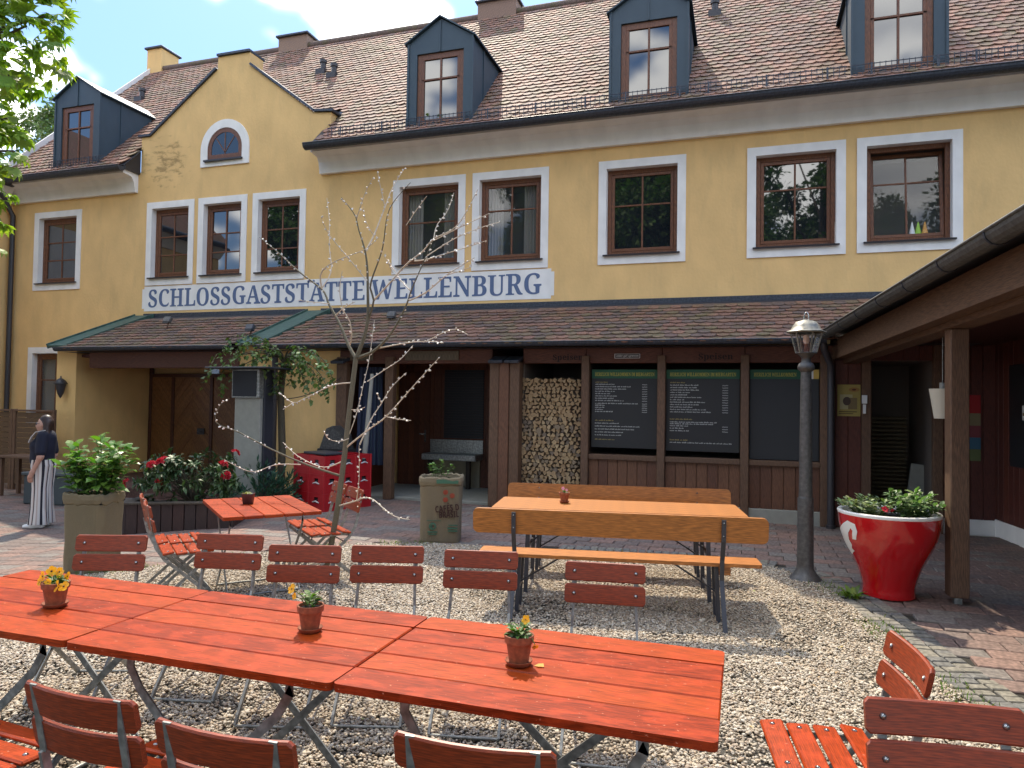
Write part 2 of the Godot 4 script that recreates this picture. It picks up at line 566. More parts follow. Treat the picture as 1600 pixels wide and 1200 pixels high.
func make_ground() -> void:
	# subsoil that reaches past everything, following the slope of the yard
	var g := G.new()
	var xs := [-90.0, -20.0, -9.6, -9.0, -8.4, -7.8, -7.2, -6.6, -6.0, -5.6, 20.0, 90.0]
	for i in xs.size() - 1:
		var x0: float = xs[i]
		var x1: float = xs[i + 1]
		g.face([Vector3(x0, ground(x0) - 0.022, 90), Vector3(x1, ground(x1) - 0.022, 90), Vector3(x1, ground(x1) - 0.022, -90), Vector3(x0, ground(x0) - 0.022, -90)], Vector3.UP)
	structure("ground", g, M.joint)
	# paving
	var pv := Node3D.new()
	pv.name = "paving"
	pv.set_meta("kind", "structure")
	add_child(pv)
	rng.seed = 5
	var w := 0.30
	var d := 0.20
	var mesh := paver_mesh(w - 0.008, d - 0.008)
	var list := []
	var row := 0
	var z := -13.0
	while z < 3.0:
		var x := -17.4 + (0.15 if row % 2 else 0.0)
		while x < 6.0:
			var p := Vector2(x, z)
			if not Geometry2D.is_point_in_polygon(p, gravel_edge):
				var close := false
				var sink := 0.0
				for k in range(9, gravel_edge.size() - 1):
					if Geometry2D.get_closest_point_to_segment(p, gravel_edge[k], gravel_edge[k + 1]).distance_to(p) < 0.55:
						sink = 0.007
						if Geometry2D.get_closest_point_to_segment(p, gravel_edge[k], gravel_edge[k + 1]).distance_to(p) < 0.27:
							close = true
							break
				if not close and not (z < -11.2 and x > -6.7):
					var slope := (ground(x + 0.15) - ground(x - 0.15)) / 0.3
					var t := Transform3D(Basis(Vector3.FORWARD, -atan(slope)) * Basis(Vector3.UP, R(-0.02, 0.02)) * Basis(Vector3.RIGHT, R(-0.008, 0.008)), Vector3(x, ground(x) + R(-0.003, 0.003) - sink, z))
					var k := rng.randi() % 10
					list.append([t, 0 if k < 4 else (1 if k < 7 else (2 if k < 9 else 3)), (Vector3(x, 0, z) - EYE).length() + (0.0 if in_view(Vector3(x, 0, z)) else 1000.0)])
			x += w
		z += d
		row += 1
	pieces(pv, "paver", list, mesh, tones(M.paver, [Color(0.29, 0.19, 0.155), Color(0.235, 0.175, 0.15), Color(0.27, 0.23, 0.20), Color(0.34, 0.21, 0.165)]))
	# three courses of small granite setts along the gravel
	var ed := Node3D.new()
	ed.name = "sett_edging"
	ed.set_meta("kind", "structure")
	add_child(ed)
	var sett := paver_mesh(0.105, 0.082)
	var sl := []
	for course in 3:
		var off := 0.055 + course * 0.115
		var run := 0.0
		for k in range(9, gravel_edge.size() - 2):
			var a := gravel_edge[k]
			var b := gravel_edge[k + 1]
			var dir := (b - a).normalized()
			var nrm := Vector2(dir.y, -dir.x)
			while run < a.distance_to(b):
				var p := a + dir * run + nrm * off
				sl.append([Transform3D(Basis(Vector3.UP, -atan2(dir.y, dir.x) + PI / 2 + R(-0.09, 0.09)) * Basis(Vector3.RIGHT, R(-0.04, 0.04)) * Basis.from_scale(Vector3(R(0.9, 1.08), 1, R(0.85, 1.1))), Vector3(p.x + R(-0.006, 0.006), ground(p.x) + R(-0.001, 0.006), p.y)), rng.randi() % 3, (Vector3(p.x, 0, p.y) - EYE).length() + (0.0 if in_view(Vector3(p.x, 0, p.y)) else 1000.0)])
				run += 0.092
			run -= a.distance_to(b)
	pieces(ed, "sett", sl, sett, tones(M.paver, [Color(0.27, 0.25, 0.21), Color(0.22, 0.21, 0.19), Color(0.31, 0.28, 0.22)]))
	# gravel bed: a rough floor and the pebbles that lie on it
	var gb := G.new()
	var tr := Geometry2D.triangulate_polygon(gravel_edge)
	for i in range(0, tr.size(), 3):
		var q := []
		for k in 3:
			var e := gravel_edge[tr[i + k]]
			q.append(Vector3(e.x, ground(e.x) - 0.014, e.y))
		gb.face(q, Vector3.UP)
	structure("gravel_bed", gb, M.grit)
	var pg := G.new()
	pg.ball(Vector3.ZERO, Vector3(1, 1, 1), 7, 4)
	var pm := pg.mesh()
	var where := []
	var cols := PackedColorArray()
	var pal := [Color(0.40, 0.345, 0.265), Color(0.34, 0.29, 0.225), Color(0.44, 0.395, 0.325), Color(0.29, 0.25, 0.205), Color(0.38, 0.30, 0.215), Color(0.48, 0.44, 0.375), Color(0.27, 0.215, 0.165)]
	rng.seed = 9
	var thin := FastNoiseLite.new()
	thin.seed = 6
	thin.frequency = 1.1
	thin.fractal_octaves = 4
	while where.size() < 230000:
		var x := R(-7.2, 2.0)
		var zz := R(-8.2, -0.9)
		if not Geometry2D.is_point_in_polygon(Vector2(x, zz), gravel_edge) or not in_view(Vector3(x, 0, zz)):
			continue
		if thin.get_noise_2d(x, zz) > 0.22 and rng.randf() < 0.55:
			continue
		var s := R(0.0045, 0.0098) * (1.7 if rng.randf() < 0.05 else 1.0)
		where.append(Transform3D(Basis.from_euler(Vector3(R(-0.5, 0.5), R(0, TAU), R(-0.5, 0.5))) * Basis.from_scale(Vector3(s * R(1.0, 1.5), s * R(0.55, 0.8), s * R(0.8, 1.1))), Vector3(x, ground(x) + R(-0.012, 0.008), zz)))
		cols.append(pal[rng.randi() % pal.size()] * Color(1.1, 1.06, 1.0) * R(0.85, 1.15))
	var pe := many(self, "pebbles", pm, M.pebble, where, cols, true)
	tag(pe, "pale rounded gravel pebbles spread under the beer garden tables", "gravel")
	# dry leaves and bud scales blown over the gravel
	var dl := G.new()
	dl.face([Vector3(-0.5, 0.05, 0), Vector3(0, 0.16, 0.28), Vector3(0.55, 0.0, 0.02), Vector3(0.05, 0.1, -0.3)], Vector3.UP)
	where = []
	cols = PackedColorArray()
	while where.size() < 260:
		var x := R(-6.5, 1.6)
		var zz := R(-8.2, -1.0)
		if Geometry2D.is_point_in_polygon(Vector2(x, zz), gravel_edge):
			where.append(Transform3D(Basis.from_euler(Vector3(R(-0.3, 0.3), R(0, TAU), R(-0.3, 0.3))) * Basis.from_scale(Vector3.ONE * R(0.012, 0.034)), Vector3(x, ground(x) + 0.011, zz)))
			cols.append([Color(0.42, 0.28, 0.12), Color(0.30, 0.19, 0.09), Color(0.5, 0.38, 0.16), Color(0.3, 0.33, 0.1)][rng.randi() % 4])
	var lt := many(self, "leaf_litter", dl.mesh(), M.cloth, where, cols, true)
	tag(lt, "small dry leaves scattered over the gravel", "leaves")
	# grass growing where gravel and paving meet
	var bl := G.new()
	bl.face([Vector3(-0.006, 0, 0), Vector3(0.006, 0, 0), Vector3(0.004, 0.6, 0.12)])
	bl.face([Vector3(-0.006, 0, 0), Vector3(0.004, 0.6, 0.12), Vector3(-0.002, 1.0, 0.42)])
	where = []
	cols = PackedColorArray()
	for k in range(3, gravel_edge.size() - 4):
		var a := gravel_edge[k]
		var b := gravel_edge[k + 1]
		var many_here := int(a.distance_to(b) * 260)
		if k > 8 and k < 11:
			many_here = int(many_here * 0.15)
		for i in many_here:
			var p := a.lerp(b, rng.randf())
			if sin(p.x * 5.0 + p.y * 3.7) + sin(p.x * 2.1 - p.y * 6.0) < 0.35:
				continue
			p += Vector2(R(-0.13, 0.13), R(-0.13, 0.13))
			where.append(Transform3D(Basis.from_euler(Vector3(R(-0.4, 0.4), R(0, TAU), R(-0.3, 0.3))) * Basis.from_scale(Vector3(0.45, R(0.015, 0.05), R(0.02, 0.05))), Vector3(p.x, ground(p.x) - 0.005, p.y)))
			cols.append(Color(R(0.7, 1.4), R(0.8, 1.1), R(0.6, 1.0)))
	var gr := many(self, "edge_grass", bl.mesh(), M.grass, where, cols, true)
	tag(gr, "tufts of short grass along the edge of the gravel", "grass")

# ---------------------------------------------------------------- the inn
const WZ := -13.1          # main facade
const FZ := -11.1          # front of the low annex
const PITCH := 45.5

func wall_panel(g: G, x0: float, x1: float, y0: float, y1: float, holes: Array, zf: float, deep: float) -> void: # holes: Rect2(x, y, w, h)
	var xs := [x0, x1]
	var ys := [y0, y1]
	for h: Rect2 in holes:
		for q in [h.position.x, h.end.x]:
			xs.append(q)
		for q in [h.position.y, h.end.y]:
			ys.append(q)
	xs.sort()
	ys.sort()
	for i in xs.size() - 1:
		for j in ys.size() - 1:
			if xs[i + 1] - xs[i] < 1e-5 or ys[j + 1] - ys[j] < 1e-5:
				continue
			var c := Vector2((xs[i] + xs[i + 1]) / 2, (ys[j] + ys[j + 1]) / 2)
			if holes.any(func(h): return h.has_point(c)):
				continue
			g.face([Vector3(xs[i], ys[j], zf), Vector3(xs[i + 1], ys[j], zf), Vector3(xs[i + 1], ys[j + 1], zf), Vector3(xs[i], ys[j + 1], zf)], Vector3.BACK)
	for h: Rect2 in holes:
		var a := h.position
		var b := h.end
		for e in [[a.x, a.y, a.x, b.y, Vector3.RIGHT], [b.x, a.y, b.x, b.y, Vector3.LEFT], [a.x, a.y, b.x, a.y, Vector3.UP], [a.x, b.y, b.x, b.y, Vector3.DOWN]]:
			g.face([Vector3(e[0], e[1], zf), Vector3(e[2], e[3], zf), Vector3(e[2], e[3], zf - deep), Vector3(e[0], e[1], zf - deep)], e[4])

func window(inn: Node3D, x0: float, x1: float, y0: float, y1: float, cols: int, rows: Array, curtain: bool, tilted := false) -> Rect2: # outer size of the white surround; returns the opening
	var s := 0.15
	var o := Rect2(x0 + s, y0 + 0.17, x1 - x0 - 2 * s, y1 - y0 - 0.17 - s)
	var wn := Node3D.new()
	wn.name = "window"
	inn.add_child(wn, true)
	wn.position = Vector3((x0 + x1) / 2, y0, WZ)
	var a := o.position.x - wn.position.x
	var b := o.end.x - wn.position.x
	var lo := o.position.y - y0
	var hi := o.end.y - y0
	var g := G.new()
	var hw := (x1 - x0) / 2
	g.bx(-hw, a, 0, y1 - y0, 0.003, 0.022)
	g.bx(b, hw, 0, y1 - y0, 0.003, 0.022)
	g.bx(a, b, 0, lo, 0.003, 0.022)
	g.bx(a, b, hi, y1 - y0, 0.003, 0.022)
	for e in [[a, lo, a, hi, Vector3.RIGHT, 0.002, 0.0], [b, lo, b, hi, Vector3.LEFT, -0.002, 0.0], [a, hi, b, hi, Vector3.DOWN, 0.0, -0.002]]:
		g.face([Vector3(e[0] + e[5], e[1] + e[6], 0.004), Vector3(e[2] + e[5], e[3] + e[6], 0.004), Vector3(e[2] + e[5], e[3] + e[6], -0.12), Vector3(e[0] + e[5], e[1] + e[6], -0.12)], e[4])
	part(wn, "surround", g, M.white_plaster)
	g = G.new()
	var z := -0.13
	g.bx(a + 0.003, a + 0.075, lo, hi - 0.003, z - 0.05, z + 0.02, 0.006)
	g.bx(b - 0.075, b - 0.003, lo, hi - 0.003, z - 0.05, z + 0.02, 0.006)
	g.bx(a + 0.075, b - 0.075, hi - 0.085, hi - 0.003, z - 0.05, z + 0.018, 0.006)
	g.bx(a + 0.075, b - 0.075, lo, lo + 0.085, z - 0.05, z + 0.018, 0.006)
	part(wn, "frame", g, M.frame)
	# casement with glazing bars, which may hang open at its top
	var ia := a + 0.075
	var ib := b - 0.075
	var il := lo + 0.085
	var ih := hi - 0.085
	g = G.new()
	var cs := Transform3D(Basis(Vector3.RIGHT, -0.09 if tilted else 0.0), Vector3(0, il, z - (0.03 if tilted else 0.012)))
	var fr := func(p0: float, p1: float, q0: float, q1: float, th: float) -> void:
		g.box(cs * Transform3D(Basis(), Vector3((p0 + p1) / 2, (q0 + q1) / 2, 0)), Vector3(p1 - p0, q1 - q0, th), 0.005)
	fr.call(ia + 0.004, ia + 0.06, 0.004, ih - il - 0.004, 0.05)
	fr.call(ib - 0.06, ib - 0.004, 0.004, ih - il - 0.004, 0.05)
	fr.call(ia + 0.06, ib - 0.06, 0.004, 0.06, 0.05)
	fr.call(ia + 0.06, ib - 0.06, ih - il - 0.06, ih - il - 0.004, 0.05)
	var pw := ib - ia - 0.12
	var ph := ih - il - 0.12
	for k in range(1, cols):
		fr.call(ia + 0.06 + pw * k / cols - 0.016, ia + 0.06 + pw * k / cols + 0.016, 0.06, ih - il - 0.06, 0.034)
	for r: float in rows:
		fr.call(ia + 0.06, ib - 0.06, 0.06 + ph * r - 0.015, 0.06 + ph * r + 0.015, 0.030)
	part(wn, "casement", g, M.frame)
	var ys := [0.0] + rows + [1.0]
	for k in cols:
		for j in ys.size() - 1:
			g = G.new()
			var e := 0.014
			var p0 := ia + 0.06 + pw * k / cols + e
			var p1 := ia + 0.06 + pw * (k + 1) / cols - e
			var q0: float = 0.06 + ph * ys[j] + e
			var q1: float = 0.06 + ph * ys[j + 1] - e
			g.face([cs * Vector3(p0 - .01, q0 - .01, 0), cs * Vector3(p1 + .01, q0 - .01, 0), cs * Vector3(p1 + .01, q1 + .01, 0), cs * Vector3(p0 - .01, q1 + .01, 0)], Vector3.BACK)
			var pn := part(wn, "pane", g, M.glass if curtain or tilted else M.sky_glass)
			pn.rotation.y = R(-0.006, 0.006)
			pn.rotation.x = R(-0.006, 0.006)
	g = G.new()
	g.prism(PackedVector2Array([Vector2(a - 0.05, 0), Vector2(b + 0.05, 0), Vector2(b + 0.05, 0.03), Vector2(a - 0.05, 0.03)]), Transform3D(Basis(Vector3.RIGHT, 0.22), Vector3(0, lo - 0.025, 0.07)), 0.2)
	part(wn, "sill", g, M.sill)
	g = G.new() # the dim room behind the glass
	for e in [[a, lo, a, hi], [b, hi, b, lo], [a, hi, b, hi], [b, lo, a, lo]]:
		g.face([Vector3(e[0], e[1], z - 0.05), Vector3(e[2], e[3], z - 0.05), Vector3(e[2], e[3], z - 0.9), Vector3(e[0], e[1], z - 0.9)])
	g.face([Vector3(a, lo, z - 0.9), Vector3(b, lo, z - 0.9), Vector3(b, hi, z - 0.9), Vector3(a, hi, z - 0.9)])
	part(wn, "room_behind", g, M.room)
	if curtain:
		g = G.new()
		for side in [0, 1]:
			var c0 := a + 0.04 if side == 0 else b - 0.42
			var prev := Vector3.ZERO
			for i in 25:
				var x := c0 + 0.38 * i / 24.0
				var p := Vector3(x, lo, z - 0.14 + 0.022 * sin(i * 1.57))
				if i:
					g.face([prev, p, p + Vector3(0, hi - lo, 0), prev + Vector3(0, hi - lo, 0)], Vector3.BACK)
				prev = p
		part(wn, "curtain", g, M.curtain)
	return o

func tile_mesh(w: float, l: float) -> ArrayMesh: # plain tile with a round lower end; lies in x,z, its lower end at +z
	var g := G.new()
	var th := 0.02
	var e := []
	for i in 7:
		var x := -w / 2 + w * i / 6.0
		e.append(Vector3(x, th + 0.014, l / 2 - 0.045 * pow(2.0 * x / w, 2.0)))
	var top := [Vector3(-w / 2, 0.0, -l / 2)] + e + [Vector3(w / 2, 0.0, -l / 2)]
	g.face(top, Vector3.UP)
	for i in 6:
		g.face([e[i], e[i + 1], e[i + 1] + Vector3(0, -th, 0), e[i] + Vector3(0, -th, 0)], Vector3.BACK)
	g.face([top[0], e[0], e[0] + Vector3(0, -th, 0), top[0] + Vector3(0, -th, 0)], Vector3.LEFT)
	g.face([top[8], e[6], e[6] + Vector3(0, -th, 0), top[8] + Vector3(0, -th, 0)], Vector3.RIGHT)
	return g.mesh()

func dormer(inn: Node3D, cx: float) -> void:
	var d := Node3D.new()
	d.name = "dormer"
	inn.add_child(d, true)
	d.position = Vector3(cx, 7.0, -12.72)
	var w := 0.69
	var b := 0.14
	var e := 1.85
	var a := 2.28
	var t := tan(deg_to_rad(PITCH))
	var zb := -(e - 0.17) / t
	var za := -(a - 0.17) / t
	var g := G.new() # front sheet with an opening
	g.bx(-w, -0.5, b - 0.1, e, -0.05, 0.0)
	g.bx(0.5, w, b - 0.1, e, -0.05, 0.0)
	g.bx(-0.5, 0.5, b - 0.1, 0.22, -0.05, 0.0)
	g.prism(PackedVector2Array([Vector2(-0.5, 1.62), Vector2(0.5, 1.62), Vector2(0.5, e), Vector2(-0.5, e)]), Transform3D(), 0.05)
	g.prism(PackedVector2Array([Vector2(-w, e), Vector2(w, e), Vector2(0, a)]), Transform3D(), 0.05)
	part(d, "front", g, M.dormer)
	g = G.new()
	g.bx(-0.012, 0.012, 1.62, a - 0.05, 0.0, 0.02)
	for s in [-1.0, 1.0]:
		g.bx(s * w - 0.02, s * w + 0.02, b, e + 0.01, -0.03, 0.022)
	part(d, "seam", g, M.dormer)
	for s in [-1.0, 1.0]:
		g = G.new()
		g.face([Vector3(s * w, b - 0.1, -0.01), Vector3(s * w, e, -0.01), Vector3(s * w, e, zb), Vector3(s * w, b - 0.1, 0.1)], Vector3(s, 0, 0))
		g.bx(s * w, s * (w + 0.02), 0.7, e, -0.62, -0.58)
		part(d, "cheek", g, M.dormer)
		g = G.new()
		var o := Vector3(0, 0.03, 0)
		var p := [Vector3(s * (w + 0.07), e - 0.03, 0.06), Vector3(0, a + 0.02, 0.06), Vector3(0, a + 0.02, za - 0.06), Vector3(s * (w + 0.07), e - 0.03, zb - 0.05)]
		g.face([p[0] + o, p[1] + o, p[2] + o, p[3] + o], Vector3(s * 0.3, 1, 0))
		g.face(p, Vector3(0, -1, 0))
		g.face([p[0], p[1], p[1] + o, p[0] + o], Vector3.BACK)
		g.face([p[0], p[3], p[3] + o, p[0] + o], Vector3(s, 0, 0))
		part(d, "roof_slope", g, M.dormer)
	g = G.new()
	var y0 := 0.22
	var y1 := 1.62
	for q in [[-0.5, -0.41, y0, y1], [0.41, 0.5, y0, y1], [-0.41, 0.41, y1 - 0.12, y1], [-0.41, 0.41, y0, y0 + 0.08], [-0.355, -0.41, y0 + .08, y1 - .12], [0.355, 0.41, y0 + .08, y1 - .12], [-0.018, 0.018, y0 + 0.08, y1 - 0.12], [-0.41, 0.41, 1.08, 1.115]]:
		g.bx(q[0], q[1], q[2], q[3], -0.09 if q[3] - q[2] > 0.05 else -0.085, -0.035 if absf(q[0]) > 0.2 else -0.04, 0.004)
	part(d, "window_frame", g, M.frame)
	for q in [[-0.355, -0.018, 0.3, 1.08], [0.018, 0.355, 0.3, 1.08], [-0.355, -0.018, 1.115, 1.5], [0.018, 0.355, 1.115, 1.5]]:
		g = G.new()
		g.face([Vector3(q[0] - .005, q[2] - .005, -0.065), Vector3(q[1] + .005, q[2] - .005, -0.065), Vector3(q[1] + .005, q[3] + .005, -0.065), Vector3(q[0] - .005, q[3] + .005, -0.065)], Vector3.BACK)
		part(d, "pane", g, M.sky_glass)
	g = G.new()
	g.face([Vector3(-0.6, b, -0.35), Vector3(0.6, b, -0.35), Vector3(0.6, e, -0.35), Vector3(-0.6, e, -0.35)], Vector3.BACK)
	part(d, "room_behind", g, M.room)

func roof_tiles(roof: Node3D, x0: float, x1: float, zf: float, yf: float, pitch: float, length: float, w: float, exposure: float, skip: Callable, pal: Array) -> void:
	var list := []
	var mesh := tile_mesh(w * 0.985, exposure * 1.75)
	var cs := cos(deg_to_rad(pitch))
	var sn := sin(deg_to_rad(pitch))
	var tilt := Basis(Vector3.RIGHT, deg_to_rad(pitch))
	var rows := int(length / exposure)
	for r in rows:
		var s := exposure * (r + 0.35)
		var x := x0 + (w / 2 if r % 2 else 0.0)
		while x < x1:
			var p := Vector3(x, yf + s * sn, zf - s * cs)
			if not skip.call(p):
				var t := Transform3D(tilt * Basis(Vector3.UP, R(-0.035, 0.035)) * Basis(Vector3.RIGHT, R(-0.02, 0.02)), p + tilt * Vector3(R(-.004, .004), R(0.0, 0.006), R(-0.012, 0.012)))
				var f := 0.5 + 0.5 * sin(x * 0.9 + r * 0.21) * sin(x * 0.37 - r * 0.33)
				var k := int(clampf(rng.randf() * 0.75 + f * 0.35, 0.0, 0.99) * pal.size())
				list.append([t, k, (p - EYE).length() + (0.0 if in_view(p) else 1000.0)])
			x += w
	pieces(roof, "roof_tile", list, mesh, tones(M.tile, pal))

func gutter(g: G, x0: float, x1: float, y: float, z: float, r: float) -> void:
	var prev := []
	for i in 9:
		var a := PI + PI * i / 8.0
		var q := Vector2(cos(a) * r, sin(a) * r * 1.05)
		if i:
			var pr: Vector2 = prev[0]
			g.face([Vector3(x0, y + pr.y, z - pr.x), Vector3(x1, y + pr.y, z - pr.x), Vector3(x1, y + q.y, z - q.x), Vector3(x0, y + q.y, z - q.x)], Vector3(0, q.y - 0.0001, -q.x))
		prev = [q]
	for x in [x0, x1]:
		var cap := []
		for i in 9:
			var a := PI + PI * i / 8.0
			cap.append(Vector3(x, y + sin(a) * r * 1.05, z - cos(a) * r))
		g.face(cap)
	g.tube([Vector3(x0, y + 0.004, z + r), Vector3(x1, y + 0.004, z + r)], [0.011], 6)
	g.bx(x0, x1, y - 0.02, y + 0.03, z - r - 0.012, z - r)

func snow_guard(inn: Node3D, x0: float, x1: float) -> void:
	var sg := Node3D.new()
	sg.name = "snow_guard"
	inn.add_child(sg, true)
	var y := 7.13
	var z := -12.66
	for k in 3:
		var g := G.new()
		g.bx(x0, x1, y + 0.01 + k * 0.085, y + 0.022 + k * 0.085, z - 0.006, z + 0.006)
		part(sg, "rail", g, M.zinc)
	var g2 := G.new()
	var x := x0
	while x < x1:
		g2.bx(x - 0.005, x + 0.005, y, y + 0.2, z + 0.006, z + 0.014)
		x += 0.085
	var bars := part(sg, "bars", g2, M.zinc)
	bars.set_meta("kind", "stuff")
	x = x0 + 0.3
	while x < x1:
		var g := G.new()
		g.bar([Vector3(x, y + 0.2, z + 0.02), Vector3(x, y - 0.04, z + 0.03), Vector3(x, y + 0.12, z - 0.2)], 0.03, 0.006, Vector3.RIGHT)
		part(sg, "bracket", g, M.zinc)
		x += 0.95

func make_inn() -> void:
	rng.seed = 31
	var inn := thing("inn_building", "long yellow inn with white window surrounds and a steep tiled roof with dormers", "building")
	var holes := []
	# upper windows: white surround from x to x, rows of glazing bars
	for q in [[-16.86, -15.33, 2, [0.33, 0.66], false], [-13.32, -11.96, 2, [0.3, 0.62], false], [-11.84, -10.51, 2, [0.3, 0.62], false], [-10.36, -8.99, 2, [0.3, 0.62], false], [-6.90, -5.29, 1, [0.56], true], [-5.14, -3.57, 2, [0.66], true], [-2.60, -1.0, 2, [0.6], false], [0.05, 1.64, 2, [0.66], false], [1.81, 3.37, 2, [0.66], false]]:
		holes.append(window(inn, q[0], q[1], 4.3, 6.25, q[2], q[3], q[4], q[0] > 1.7))
	holes.append(window(inn, -16.94, -15.4, 1.0, 2.89, 2, [0.6], true))
	for q in [[1425, 351, Color(0.75, 0.75, 0.72), "white"], [1434.5, 351, Color(0.35, 0.6, 0.05), "lime green"], [1445, 350, Color(0.7, 0.32, 0.05), "orange"]]:
		var tip := on_wall(q[0], q[1], WZ - 0.22)
		var orn := thing("window_ornament", "small %s cone standing behind the tilted window" % q[3], "ornament", Vector3(tip.x, 4.56, WZ - 0.22))
		var cg := G.new()
		cg.lathe([Vector2(0.05, 0.0), Vector2(0.052, 0.06), Vector2(0.012, 0.25), Vector2(0.0, 0.27)], 14)
		part(orn, "cone", cg, sm(q[2], 0.5))
	var g := G.new()
	wall_panel(g, -17.65, 7.0, -0.3, 7.0, holes, WZ, 0.13)
	# stepped gable above the eaves, with a round-headed window opening left out of it
	var gw := PackedVector2Array([Vector2(-13.55, 7.0), Vector2(-11.79, 7.0)])
	gw.append_array([Vector2(-11.15, 7.0), Vector2(-8.42, 7.0), Vector2(-8.42, 7.86), Vector2(-8.86, 7.9), Vector2(-10.54, 9.16), Vector2(-10.54, 9.46), Vector2(-11.41, 9.46), Vector2(-11.41, 9.18), Vector2(-13.3, 7.82), Vector2(-13.55, 7.82)])
	g.prism(gw, Transform3D(Basis(), Vector3(0, 0, WZ)), 0.45)
	part(inn, "wall", g, M.plaster)
	g = G.new() # metal capping on the gable
	var cap := [Vector2(-13.62, 7.83), Vector2(-13.27, 7.83), Vector2(-11.42, 9.185), Vector2(-11.42, 9.47), Vector2(-10.53, 9.47), Vector2(-10.53, 9.165), Vector2(-8.84, 7.91), Vector2(-8.36, 7.865)]
	for i in cap.size() - 1:
		var a: Vector2 = cap[i]
		var b: Vector2 = cap[i + 1]
		if absf(a.x - b.x) < 0.05:
			continue
		var o := Vector2(a.y - b.y, b.x - a.x).normalized() * 0.05
		g.prism(PackedVector2Array([a, b, b + o, a + o]), Transform3D(Basis(), Vector3(0, 0, WZ + 0.05)), 0.55)
	part(inn, "gable_capping", g, M.zinc)
	# arched gable window, set on the wall in a white band
	var aw := Node3D.new()
	aw.name = "window"
	inn.add_child(aw, true)
	aw.position = Vector3(-11.15, 6.95, WZ)
	var arc := func(r: float, y: float, n: int) -> PackedVector2Array:
		var p := PackedVector2Array()
		for i in n + 1:
			p.append(Vector2(r * cos(PI * i / n), y + r * sin(PI * i / n)))
		return p
	g = G.new()
	var oa: PackedVector2Array = arc.call(0.66, 0.39, 20)
	var ia: PackedVector2Array = arc.call(0.47, 0.39, 20)
	for i in 20:
		for zz in [0.03]:
			g.prism(PackedVector2Array([ia[i], oa[i], oa[i + 1], ia[i + 1]]), Transform3D(Basis(), Vector3(0, 0, zz)), 0.03)
	g.bx(-0.66, -0.47, 0, 0.39, 0.0, 0.03)
	g.bx(0.47, 0.66, 0, 0.39, 0.0, 0.03)
	g.bx(-0.47, 0.47, 0, 0.14, 0.0, 0.03)
	part(aw, "surround", g, M.white_plaster)
	g = G.new()
	var ib: PackedVector2Array = arc.call(0.37, 0.39, 20)
	for i in 20:
		g.prism(PackedVector2Array([ib[i], ia[i], ia[i + 1], ib[i + 1]]), Transform3D(Basis(), Vector3(0, 0, 0.016)), 0.012)
	g.bx(-0.47, -0.37, 0.14, 0.39, 0.004, 0.016)
	g.bx(0.37, 0.47, 0.14, 0.39, 0.004, 0.016)
	g.bx(-0.37, 0.37, 0.14, 0.26, 0.004, 0.016)
	g.bx(-0.012, 0.012, 0.26, 0.75, 0.0055, 0.014)
	for s in [-1.0, 1.0]:
		g.bar([Vector3(0, 0.3, 0.01), Vector3(s * 0.26, 0.66, 0.01)], 0.02, 0.008, Vector3(1, 0, 0))
	part(aw, "frame", g, M.frame)
	g = G.new()
	var pane: PackedVector2Array = arc.call(0.38, 0.39, 20)
	pane.append_array([Vector2(-0.38, 0.2), Vector2(0.38, 0.2)])
	g.prism(pane, Transform3D(Basis(), Vector3(0, 0, 0.0055)), 0.003)
	var dg: StandardMaterial3D = sm(Color(0.015, 0.017, 0.018), 0.03)
	dg.metallic_specular = 0.8
	part(aw, "pane", g, dg)
	g = G.new()
	g.bx(-0.53, 0.5, 0.10, 0.14, 0.0, 0.09)
	part(aw, "sill", g, M.sill)
	# mould on the plaster below the left shoulder of the gable
	var mi := Image.create(256, 256, false, Image.FORMAT_RGBA8)
	var nz := FastNoiseLite.new()
	nz.seed = 4
	nz.frequency = 0.013
	nz.fractal_octaves = 6
	nz.fractal_gain = 0.65
	for j in 256:
		for i in 256:
			var rr := Vector2((i - 128) / 128.0, (j - 128) / 128.0).length()
			var q := nz.get_noise_2d(i, j * 2.2) * 1.3 + 0.42 - rr * 0.72
			mi.set_pixel(i, j, Color(0.2, 0.19, 0.15, clampf(q * 0.55, 0.0, 0.30)))
	var ms := sm(Color(1, 1, 1), 0.95)
	ms.albedo_texture = ImageTexture.create_from_image(mi)
	ms.transparency = BaseMaterial3D.TRANSPARENCY_ALPHA
	g = G.new()
	g.uvquad(Vector3(-13.54, 6.55, WZ + 0.003), Vector3(-12.05, 6.55, WZ + 0.003), Vector3(-12.05, 7.8, WZ + 0.003), Vector3(-13.54, 7.8, WZ + 0.003))
	part(inn, "mould_stain", g, ms)
	# white cornice and gutters either side of the gable
	for q in [[-17.62, -13.62], [-8.62, 7.0]]:
		g = G.new()
		g.prism(PackedVector2Array([Vector2(0.003, 6.515), Vector2(0.09, 6.515), Vector2(0.13, 6.74), Vector2(0.20, 6.84), Vector2(0.44, 6.87), Vector2(0.44, 6.95), Vector2(0.003, 6.95)]), Transform3D(Basis(Vector3.UP, -PI / 2), Vector3(q[0], 0, WZ)) * Transform3D(Basis(), Vector3(0, 0, 0)), q[1] - q[0])
		part(inn, "cornice", g, M.white_plaster)
		g = G.new()
		g.prism(PackedVector2Array([Vector2(0.004, 6.951), Vector2(0.43, 6.951), Vector2(0.5, 6.99), Vector2(0.004, 7.49)]), Transform3D(Basis(Vector3.UP, -PI / 2), Vector3(q[0], 0, WZ)), q[1] - q[0] + (0.06 if q[0] < -10 else 0.0))
		part(inn, "eaves_box", g, M.sill)
		g = G.new()
		gutter(g, q[0] - (0.05 if q[0] < -10 else 0.02), q[1] + (0.12 if q[0] < -10 else 0.0), 6.96, -12.5, 0.105)
		part(inn, "gutter", g, M.zinc)
	# main roof: underlay and tiles
	var t := tan(deg_to_rad(PITCH))
	var roof := Node3D.new()
